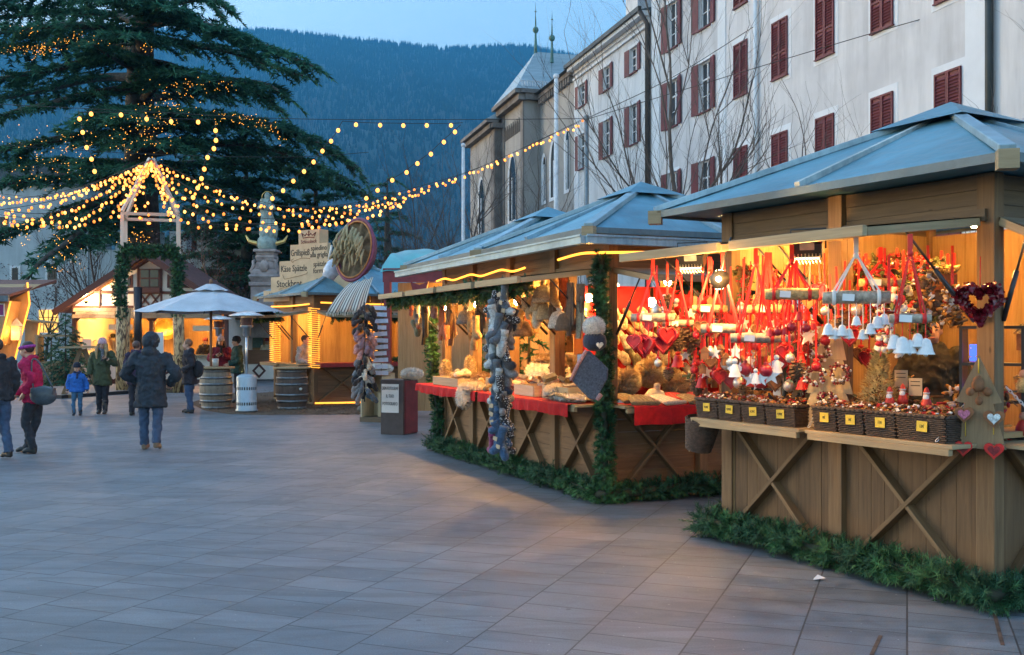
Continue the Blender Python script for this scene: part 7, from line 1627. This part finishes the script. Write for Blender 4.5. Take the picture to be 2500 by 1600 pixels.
# slipper wall at the end
t = thing('felt_backdrop', 'red felt backdrop behind the slipper rows at the end of the long stall', 'backdrop', WB(1.3, .95, 1.0), RB); m = MB(); m.grid(lambda u, v: Vector((-1.05+2.2*u, .02*sin(u*17), 1.35*v)), 40, 6); m.build('felt', red_cloth, t, solid=.01)
for row in range(4):
    for i in range(9):
        c = ('tan', 'beige', 'tan', 'cream', 'tan', 'beige', 'olive', 'tan', 'beige')[(i+row*2) % 9]; x = .40+.2*i+.05*(row % 2)+rnd(-.02, .02); z = 2.02-.24*row+rnd(-.02, .02); t = thing('felt_slipper', '%s felt slipper, %s from the left in the %s row of the red slipper wall' % (c, ORD[i], ('top', 'second', 'third', 'bottom')[row]), 'slipper', WB(x, .84, z), (R(20), R(50)+rnd(-.2, .2), RB-pi/2+.9+rnd(-.25, .25)), 'slippers in rows on the red wall'); o = put(goodmesh('slipper', c), 'felt', (0, 0, 0), t); o.scale = (1.25,)*3
for k, (x, y, c, kd) in enumerate(((.33, -.24, 'olive', 'beanie'), (.65, -.26, 'cream', 'beanie'), (1.0, -.26, 'olive', 'beanie'), (1.4, -.24, 'red', 'beanie'), (.35, .08, 'olive', 'beanie'), (.68, .06, 'cream', 'hat'), (.98, .10, 'red', 'beanie'), (1.28, .06, 'red', 'beanie'), (2.0, -.2, 'black', 'beanie'), (1.7, .06, 'red', 'beanie'))):
    t = thing('knitted_hat', '%s knitted hat, %s along the end counter of the long stall' % (c, ('front left', 'second in front', 'third in front', 'fourth in front', 'back left', 'second in back', 'third in back', 'fourth in back', 'right end front', 'right end back')[k]), 'hat', WB(x, y, 1.045), (R(14), 0, RB+rnd(-.4, .4)), 'knitted hats on the end counter'); o = put(goodmesh(kd, c), 'knit', (0, 0, 0), t); o.scale = (1.25,)*3
furthing('orange tan fur pompom behind the hats on the end counter', WB(.85, .45, 1.35), (.11, .09, .09), fur_t, 2600, .10); furthing('pale fur pompom behind the hats on the end counter', WB(.5, .4, 1.25), (.09, .08, .08), fur_t, 2200, .09); furthing('tan fur collar in the middle of the end counter', WB(1.25, .4, 1.2), (.15, .09, .06), fur_t, 2600, .09)
for k in range(6):
    c = ('brown', 'white', 'brown', 'white', 'brown', 'cream')[k]; p = at(1493+k*2, 706+k*17, .35, WB); t = thing('pompom', '%s pompom, %s from the top of the string beside the corner post' % (c, ORD[k]), 'pompom', p); m = MB(); m.ell((0, 0, 0), .05, 12, 9, nz=.12, nsc=9); m.build('wool', wool(c), t)
# ================================================================== people
skin = pbr('skin', (.52, .29, .20), .55, var=.06, scale=6); eyem = pbr('dark_eye', (.03, .02, .02), .3); lipm = pbr('lips', (.36, .10, .09), .5, var=.05)
def cloth(name, c, r=.85, bump=.35): return pbr(name, c, r, var=.22, scale=11, bump=bump)
FOLD = bpy.data.textures.new('cloth_folds', 'MARBLE'); FOLD.noise_scale = .10; FOLD.turbulence = 9; FOLD.noise_depth = 2
def remesh(mb, name, m, par, vox=.016, sm=3, loc=None, rot=None, fold=0, **k):
    o = mb.build(name, m, par, loc, rot, **k); r = o.modifiers.new('skin', 'REMESH'); r.mode = 'VOXEL'; r.voxel_size = vox; r.use_smooth_shade = True
    s_ = o.modifiers.new('soft', 'SMOOTH'); s_.iterations = sm; s_.factor = .5
    if fold:
        d = o.modifiers.new('folds', 'DISPLACE'); d.texture = FOLD; d.strength = fold; d.mid_level = .5; d.texture_coords = 'LOCAL'
    return o
def loft(mb, rings, n=20):
    """rings: (x, y, z, rx, ry) stacked bottom to top"""
    vs = []; fs = []
    for (x, y, z, rx, ry) in rings:
        for j in range(n): a = 2*pi*j/n; vs.append((x+rx*cos(a), y+ry*sin(a), z))
    for i in range(len(rings)-1):
        for j in range(n): fs.append((i*n+j, i*n+(j+1) % n, (i+1)*n+(j+1) % n, (i+1)*n+j))
    fs.append(tuple(range(n-1, -1, -1))); fs.append(tuple((len(rings)-1)*n+j for j in range(n))); mb.add(vs, fs, None, True)
def limb(mb, pts, rs, n=10): mb.tube(bez(pts, 4), [rs[min(i//4, len(rs)-2)]*(1-(i % 4)/4)+rs[min(i//4+1, len(rs)-1)]*((i % 4)/4) for i in range((len(pts)-1)*4+1)], n)
def hand(mb, w, d, side, curl=.5):
    d = d.normalized(); up = Vector((0, -1, 0)) if abs(d.y) < .8 else Vector((0, 0, 1)); lat = d.cross(up).normalized(); nrm = lat.cross(d).normalized()
    mb.tube([w-d*.02, w+d*.04, w+d*.085], [.026, .036, .034], 8)
    for i in range(4):
        o = w+d*.08+lat*(-.028+.019*i); L = (.06, .072, .068, .052)[i]; mb.tube([o, o+d*L*.5, o+d*L*.9+nrm*L*curl*.7], [.0105, .0100, .0085], 6)
    o = w+d*.03+lat*.03*side; mb.tube([o, o+lat*.03*side+d*.03, o+lat*.03*side+d*.06], [.012, .011, .009], 6)
def person(label, loc, rz, H=1.72, lean=0.0, legs=None, arms=None, jacket=(.1, .1, .1), jlen=.80, trousers=(.05, .07, .12), shoes=(.03, .03, .03), hat=None, hair=None, hairlen=0, hood=False, gloves=None, female=False, bulk=1.0, boots=0, headturn=0, collar=None, scarf=None, jname='jacket', pattern=None, lower=True, headk=1.0):
    k = H/1.75; root = None; nm = label.replace(' ', '_')[:18]
    A_ = Matrix.Rotation(lean, 4, 'X')                      # leaning forward (towards -y)
    HS = S3(headk, headk, headk)
    def U(x, y, z): return Vector((0, 0, .95))+(A_ @ Vector((x, y, z-.95)))
    sw = .185 if female else .205
    legs = legs or {}; arms = arms or {}
    la = legs.get('L', [(.10, 0, .92), (.11, -.02, .50), (.11, .02, .09)]); ra = legs.get('R', [(-.10, 0, .92), (-.11, -.02, .50), (-.11, .02, .09)])
    lar = arms.get('L', [(sw, 0, 1.42), (sw+.08, .03, 1.13), (sw+.07, -.06, .88)]); rar = arms.get('R', [(-sw, 0, 1.42), (-sw-.08, .03, 1.13), (-sw-.07, -.06, .88)])
    LA_ = [U(*p) for p in lar]; RA_ = [U(*p) for p in rar]
    hc = U(0, -.02, 1.635+.03*(headk-1)*3); hd = RZ(headturn)
    # body: one continuous surface
    b = MB(S3(k, k, k)); loft(b, [(0, 0, .88, .13, .09), (0, 0, .98, .14, .10)]+[(*U(0, 0, z), rx, ry) for z, rx, ry in ((1.05, .125, .09), (1.2, .13, .095), (1.38, .15, .10), (1.46, .10, .07), (1.5, .06, .055), (1.56, .055, .058))], 16)
    hk = headk; b.ell(hc+Vector((0, .012, .03))*hk, (.078*hk, .096*hk, .098*hk), 16, 12); b.ell(hc+(hd @ Vector((0, -.022, -.045)))*1.0, (.060*hk, .074*hk, .068*hk), 14, 10)
    b.ell(hc+(hd @ Vector((0, -.098*hk, -.018))), (.014, .024, .020), 8, 6); b.tube([hc+(hd @ Vector((0, -.092, .022))), hc+(hd @ Vector((0, -.112, -.020)))], [.010, .013], 6)
    for sx in (-1, 1): b.ell(hc+(hd @ Vector((sx*.080, .012, -.005))), (.012, .024, .032), 8, 6)
    for P3, sd in ((LA_, 1), (RA_, -1)):
        limb(b, P3, [.05, .042, .030], 8)
        hd_ = (P3[2]-P3[1]); hand(b, P3[2]+hd_.normalized()*.03, hd_, -sd)
    for lg in (la, ra): limb(b, [Vector(p) for p in lg], [.075, .052, .04], 8); ft = Vector(lg[2]); b.tube([ft+Vector((0, .03, -.04)), ft+Vector((0, -.1, -.06))], [.04, .03], 8)
    root = remesh(b, 'person', skin, None, .0105*k, 2, loc, rz, label=label, cat='person')
    e = MB(S3(k, k, k))
    for sx in (-1, 1): e.ell(hc+(hd @ Vector((sx*.031, -.083*headk, .010))), (.011, .007, .006), 8, 6); e.box(hc+(hd @ Vector((sx*.031, -.090*headk, .030))), (.032, .006, .006), hd)
    e.build('eyes', eyem, root); e = MB(S3(k, k, k)); e.ell(hc+(hd @ Vector((0, -.090*headk, -.062))), (.022, .008, .007), 8, 6); e.build('mouth', lipm, root)
    # trousers
    if lower:
        m = MB(S3(k, k, k)); loft(m, [(0, .005, .80, .10, .09), (0, .005, .90, .165*bulk, .125), (0, 0, 1.0, .16, .115)], 18)
        for lg in (la, ra): p = [Vector(q) for q in lg]; limb(m, [p[0], p[0].lerp(p[1], .5), p[1], p[1].lerp(p[2], .5), p[2]+Vector((0, 0, -.015))], [.098, .092, .072, .072, .066 if not boots else .05], 10)
        remesh(m, 'trousers', cloth('trousers_%s' % nm, trousers), root, .014*k, fold=.016)
        for lg in (la, ra):
            ft = Vector(lg[2]); kd = (Vector(lg[2])-Vector(lg[1])); tilt = max(0, ft.z-.09); m = MB(S3(k, k, k)); q = Vector((0, -1, 0)); toe = ft+Vector((0, -.17, -.06-tilt)); heel = ft+Vector((0, .05, -.055))
            m.tube([heel, ft+Vector((0, 0, -.045-tilt*.1)), ft.lerp(toe, .6)+Vector((0, 0, .005)), toe], [.036, .046, .044, .028], 10); m.ell(ft+Vector((0, .01, -.01)), (.046, .055, .05), 10, 8)
            if boots: m.tube([ft+Vector((0, .01, -.04)), ft+Vector((0, .0, boots))], [.055, .070], 10)
            remesh(m, 'shoe', cloth('shoe_%s' % nm, shoes, .5, .1), root, .011*k)
    # jacket
    m = MB(S3(k, k, k)); bw = bulk*(.95 if female else 1.0)
    rings = []; 
    for z, rx, ry in ((jlen, .215, .165), (jlen+.1, .205, .155), (.95, .195, .145), (1.05, .182, .138), (1.18, .190, .142), (1.32, .212, .148), (1.42, .20, .125), (1.48, .125, .10), (1.53, .085, .085)):
        c = U(0, 0, z) if z > .95 else Vector((0, -(0.95-z)*sin(lean)*.15, z)); rings.append((c.x, c.y, c.z, rx*bw, ry*bw))
    rings = [r_ for i, r_ in enumerate(rings) if i == 0 or r_[2] > rings[i-1][2]+.005]; loft(m, rings, 22)
    for P3 in (LA_, RA_):
        p = [P3[0]+Vector((0, 0, -.02)), P3[0].lerp(P3[1], .5), P3[1], P3[1].lerp(P3[2], .55), P3[2]]
        limb(m, p, [.088*bulk, .078*bulk, .070*bulk, .064*bulk, .054*bulk], 10); m.ell(P3[0], (.09*bulk, .09*bulk, .085*bulk), 10, 8)
    if hood: m.ell(hc+Vector((0, .035, .03)), (.125, .125, .145), 16, 12); m.ell(U(0, .05, 1.50), (.13, .11, .08), 12, 8)
    elif collar != 0: m.ell(U(0, .06, 1.50), (.12, .08, .06), 12, 8)
    jk = remesh(m, jname, cloth('jacket_%s' % nm, jacket), root, .015*k, fold=.026)
    if pattern: pattern(jk, k, U)
    if gloves:
        m = MB(S3(k, k, k))
        for P3, sd in ((LA_, 1), (RA_, -1)): d = (P3[2]-P3[1]).normalized(); w_ = P3[2]+d*.02; g = MB(); hand(m, w_, d, -sd)
        for q in [m]: q.v = [tuple(v) for v in q.v]
        remesh(m, 'gloves', cloth('gloves_%s' % nm, gloves), root, .009*k, 1)
    if hair:
        m = MB(S3(k, k, k)); hm = pbr('hair_%s' % nm, hair, .6, var=.35, scale=26, bump=.3)
        m.ell(hc+Vector((0, .028, .048)), (.094, .100, .100), 16, 12)
        if hairlen:
            for i in range(13):
                a = -.25+i*(pi+.5)/12; x, y = .088*cos(a), .035+.075*sin(a); o = hc+(hd @ Vector((x, y, .03))); m.tube([o, o+Vector((x*.25, y*.15, -hairlen*.5)), o+Vector((x*.45, y*.1-.03*(abs(cos(a)) > .75), -hairlen))], [.034, .034, .016], 7)
            if hairlen > .3:
                for sx in (-1, 1): o = hc+Vector((sx*.082, -.045, .02)); m.tube([o, o+Vector((sx*.03, -.045, -hairlen*.45)), o+Vector((sx*.015, -.075, -hairlen*.98))], [.026, .042, .018], 7)
        remesh(m, 'hair', hm, root, .012*k, 2)
    if hat:
        kind, c = hat; m = MB(S3(k, k, k)); hm = pbr('hat_%s' % nm, c, .95, var=.3, scale=40, bump=.4)
        if kind == 'band': m.tube([hc+(hd @ Vector((.094*cos(a), .012+.108*sin(a), .05+.02*sin(a)))) for a in [2*pi*i/20 for i in range(21)]], .026, 8, cap=False); m.build('headband', hm, root)
        else:
            m.lathe([(.104, 0), (.108, .02), (.108, .05), (.100, .055), (.098, .09), (.07, .13), (.02, .15), (0, .15)], 20, T(*(hc+Vector((0, .016, .030)))) @ S3(.95, 1.12, 1) @ HS)
            if kind == 'bobble': m.ell(hc+Vector((0, .02, .195)), .035, 10, 8, nz=.2, nsc=7)
            o = m.build('hat', hm, root)
    if scarf:
        m = MB(S3(k, k, k)); m.tube([U(.10*cos(a), -.01+.09*sin(a), 1.52+.02*sin(a*2)) for a in [2*pi*i/16 for i in range(17)]], .034, 8, cap=False); m.tube([U(.03, -.12, 1.50), U(.04, -.16, 1.36), U(.03, -.15, 1.25)], [.035, .04, .03], 8); m.build('scarf', pbr('scarf_%s' % nm, scarf, .95, var=.5, scale=30), root)
    return root
def band(z0, z1, c, name, rx, ry, y=0):
    def f(jk, k, U):
        m = MB(S3(k, k, k)); m.lathe([(1, z0), (1, z1)], 24, S3(rx, ry, 1)); m.build(name, c, jk)
    return f
den = (.045, .085, .16); FR = R(180)
# man seen from behind in the dark hooded parka
p = G(368, 1099); person('man in a long dark navy hooded parka and jeans walking away with elbows out', (p.x, p.y, 0), FR, 1.80, .04, legs={'L': [(.10, 0, .92), (.12, -.05, .50), (.13, -.10, .09)], 'R': [(-.10, 0, .92), (-.115, .02, .50), (-.12, .10, .13)]}, arms={'L': [(.22, 0, 1.41), (.40, .02, 1.16), (.24, -.18, 1.02)], 'R': [(-.22, 0, 1.41), (-.40, .02, 1.16), (-.24, -.18, 1.02)]}, jacket=(.020, .032, .046), jlen=.66, trousers=den, shoes=(.22, .16, .11), hood=True, bulk=1.16, hair=(.03, .025, .02), jname='parka')
# woman in pink
p = G(84, 1107); pk = person('woman in a crimson pink jacket and purple headband walking left with a grey shoulder bag', (p.x, p.y, 0), R(-90), 1.70, .16, legs={'L': [(.09, 0, .92), (.09, -.09, .50), (.08, .02, .09)], 'R': [(-.09, 0, .92), (-.09, -.02, .50), (-.09, -.16, .09)]}, arms={'L': [(.19, 0, 1.41), (.25, .10, 1.16), (.20, -.06, .98)], 'R': [(-.19, 0, 1.41), (-.22, -.12, 1.14), (-.17, -.36, .97)]}, jacket=(.46, .010, .075), jlen=.80, trousers=(.022, .03, .042), shoes=(.02, .022, .022), female=True, bulk=1.02, hair=(.05, .03, .022), hat=('band', (.36, .05, .30)))
bp = Vector((p.x, p.y, 0))+RZ(R(-90)) @ Vector((.27, .26, .94)); t = thing('shoulder_bag', 'dark grey leather bag on the shoulder of the woman in pink', 'bag', bp, R(-90)); bagm = pbr('grey_leather', (.06, .075, .09), .4, var=.2, scale=12, bump=.2); m = MB(); m.ell((0, 0, -.04), (.085, .21, .15), 16, 12); m.box((0, 0, .04), (.12, .34, .08)); remesh(m, 'bag_body', bagm, t, .014); m = MB(); m.tube(bez([(0, -.15, .08), (-.05, -.20, .30), (-.09, -.20, .50), (-.06, -.08, .44), (0, .14, .08)], 5), .012, 6); m.build('strap', bagm, t)
def stripes(jk, k, U):
    for z, c in ((1.18, (.7, .7, .7)), (1.15, (.4, .03, .03))):
        m = MB(S3(k, k, k)); m.tube([(.24+.085*cos(a), .02+.09*sin(a), z) for a in [2*pi*i/16 for i in range(17)]], .009, 5, cap=False); m.build('stripe', cloth('stripe_%d' % int(z*100), c), jk)
p = G(-6, 1121); person('person in a dark jacket with striped sleeve cut off by the left edge', (p.x, p.y, 0), R(-120), 1.74, .05, legs={'L': [(.1, 0, .92), (.1, -.06, .50), (.1, -.10, .09)], 'R': [(-.1, 0, .92), (-.1, .02, .50), (-.1, .12, .11)]}, arms={'L': [(.22, 0, 1.41), (.27, .05, 1.14), (.25, -.08, .92)], 'R': [(-.22, 0, 1.41), (-.27, .03, 1.14), (-.25, -.10, .92)]}, jacket=(.022, .026, .034), jlen=.86, trousers=den, hair=(.06, .04, .03), bulk=1.1, pattern=stripes)
# child
p = G(188, 1015); person('small boy in a shiny blue quilted jacket and dark cap holding a hand', (p.x, p.y, 0), R(12), 1.12, 0, arms={'L': [(.20, 0, 1.38), (.30, .02, 1.14), (.34, -.05, .92)], 'R': [(-.20, 0, 1.38), (-.28, .02, 1.14), (-.30, -.04, .93)]}, jacket=(.02, .12, .42), jlen=.84, trousers=(.04, .12, .22), shoes=(.03, .035, .05), hat=('beanie', (.018, .02, .035)), bulk=1.18, gloves=(.03, .035, .06), boots=.12, scarf=(.025, .03, .07), headk=1.3)
# woman in olive parka
p = G(250, 1011); person('woman in an olive parka, pink knit hat and long blond hair raising a gloved hand', (p.x, p.y, 0), R(8), 1.70, 0, legs={'L': [(.085, 0, .92), (.075, -.03, .50), (.07, -.04, .09)], 'R': [(-.085, 0, .92), (-.085, 0, .50), (-.085, .05, .09)]}, arms={'L': [(.19, 0, 1.41), (.29, -.03, 1.17), (.17, -.22, 1.30)], 'R': [(-.19, 0, 1.41), (-.27, .03, 1.15), (-.28, -.05, .92)]}, jacket=(.055, .07, .032), jlen=.68, trousers=(.018, .02, .028), shoes=(.06, .05, .045), female=True, hat=('beanie', (.55, .34, .38)), hair=(.42, .27, .12), hairlen=.36, gloves=(.02, .02, .022), boots=.24, scarf=(.12, .12, .13), bulk=1.06, jname='parka')
# mostly hidden walker behind the man
p = G(333, 1015); person('woman in dark violet clothes mostly hidden behind the man in the parka', (p.x, p.y, 0), FR, 1.66, 0, jacket=(.035, .02, .05), jlen=.75, trousers=(.02, .02, .03), female=True, hair=(.10, .05, .035), scarf=(.05, .03, .08))
# lady in puffer coat
p = G(463, 1009); person('woman with short auburn hair in a dark quilted coat standing at the barrel table', (p.x, p.y, 0), R(-80), 1.70, .05, legs={'L': [(.09, 0, .92), (.09, -.03, .50), (.09, .06, .09)], 'R': [(-.09, 0, .92), (-.09, .0, .50), (-.09, -.02, .09)]}, arms={'L': [(.19, 0, 1.41), (.26, .08, 1.16), (.20, -.12, 1.04)], 'R': [(-.19, 0, 1.41), (-.26, .06, 1.16), (-.2, -.14, 1.06)]}, jacket=(.025, .02, .026), jlen=.70, trousers=(.04, .075, .15), shoes=(.03, .026, .025), female=True, hair=(.20, .08, .035), bulk=1.10, jname='coat')
t = thing('shoulder_bag', 'dark backpack hanging at the elbow of the woman in the quilted coat', 'bag', G(475, 1009)+Vector((.10, -.05, 1.02))); m = MB(); m.ell((0, 0, 0), (.13, .11, .2), 12, 10); m.tube([(0, 0, .15), (-.06, 0, .32), (-.12, 0, .38)], .012, 6); remesh(m, 'bag_body', cloth('dark_backpack', (.02, .018, .022)), t, .014)
# couple behind the barrel
p = P(540, 820, 28.5); person('woman in a dark red jacket and pale bobble hat drinking behind the barrel table', (p.x, p.y, 0), R(4), 1.74, .05, arms={'L': [(.19, 0, 1.41), (.30, -.02, 1.16), (.10, -.24, 1.28)], 'R': [(-.19, 0, 1.41), (-.31, -.02, 1.16), (-.10, -.24, 1.26)]}, jacket=(.22, .012, .03), trousers=(.02, .02, .03), female=True, hat=('bobble', (.52, .42, .44)), hair=(.10, .055, .03), hairlen=.2, bulk=1.12, scarf=(.03, .02, .02), gloves=(.03, .02, .02))
p = P(580, 820, 27.5); person('man in a dark green jacket and black knit hat turned towards the woman in red', (p.x, p.y, 0), R(-75), 1.74, .03, arms={'L': [(.21, 0, 1.41), (.29, .02, 1.14), (.22, -.20, 1.04)], 'R': [(-.21, 0, 1.41), (-.29, .02, 1.14), (-.22, -.22, 1.06)]}, jacket=(.016, .055, .045), trousers=(.02, .02, .025), hat=('beanie', (.015, .015, .018)), hair=(.03, .025, .02), bulk=1.1)
# customers at the food stall
p = P(738, 820, 27.0); person('man in a light grey sweater leaning on the food stall counter', (p.x, p.y, 0), R(72), 1.80, .12, arms={'L': [(.21, 0, 1.41), (.27, -.02, 1.15), (.20, -.26, 1.09)], 'R': [(-.21, 0, 1.41), (-.28, -.02, 1.15), (-.18, -.26, 1.10)]}, jacket=(.36, .35, .34), jlen=.88, trousers=(.03, .03, .035), hair=(.04, .028, .02), collar=0, jname='sweater')
p = WC(2.4, 1.0, 0); person('person in black working behind the bar of the food stall', (p.x, p.y, .06), R(150), 1.76, .08, jacket=(.014, .013, .013), trousers=(.02, .02, .02), hair=(.025, .02, .016), jname='shirt')
p = P(652, 820, 42.2); person('vendor in a cream top and red cap inside the booth with the hexagon panel', (p.x, p.y, 0), R(10), 1.66, .05, jacket=(.60, .52, .36), trousers=(.03, .03, .03), hair=(.03, .02, .018), hat=('beanie', (.28, .02, .02)), female=True, jname='shirt')
p = P(494, 820, 40.3); person('cook in dark clothes and a red cap bending in the hut kitchen', (p.x, p.y, 0), R(60), 1.70, .25, jacket=(.03, .03, .035), trousers=(.03, .03, .03), hair=(.04, .03, .02), hat=('beanie', (.22, .03, .03)), jname='shirt')
# vendors
p = WB(.95, 3.15, .06); person('blond vendor in a grey tweed jacket standing behind the sock heap', (p.x, p.y, .15), R(-35), 1.66, .06, jacket=(.16, .14, .12), trousers=(.03, .03, .03), hair=(.50, .32, .12), hairlen=.13, female=True, scarf=(.10, .09, .09), headturn=R(-12))
p = WA(1.9, 2.03, .06); person('dark haired vendor smiling behind the bell mobiles of the nearest stall', (p.x, p.y, .2), R(-18), 1.76, .06, jacket=(.035, .03, .018), trousers=(.03, .03, .03), hair=(.03, .02, .015), jname='sweater', collar=0)
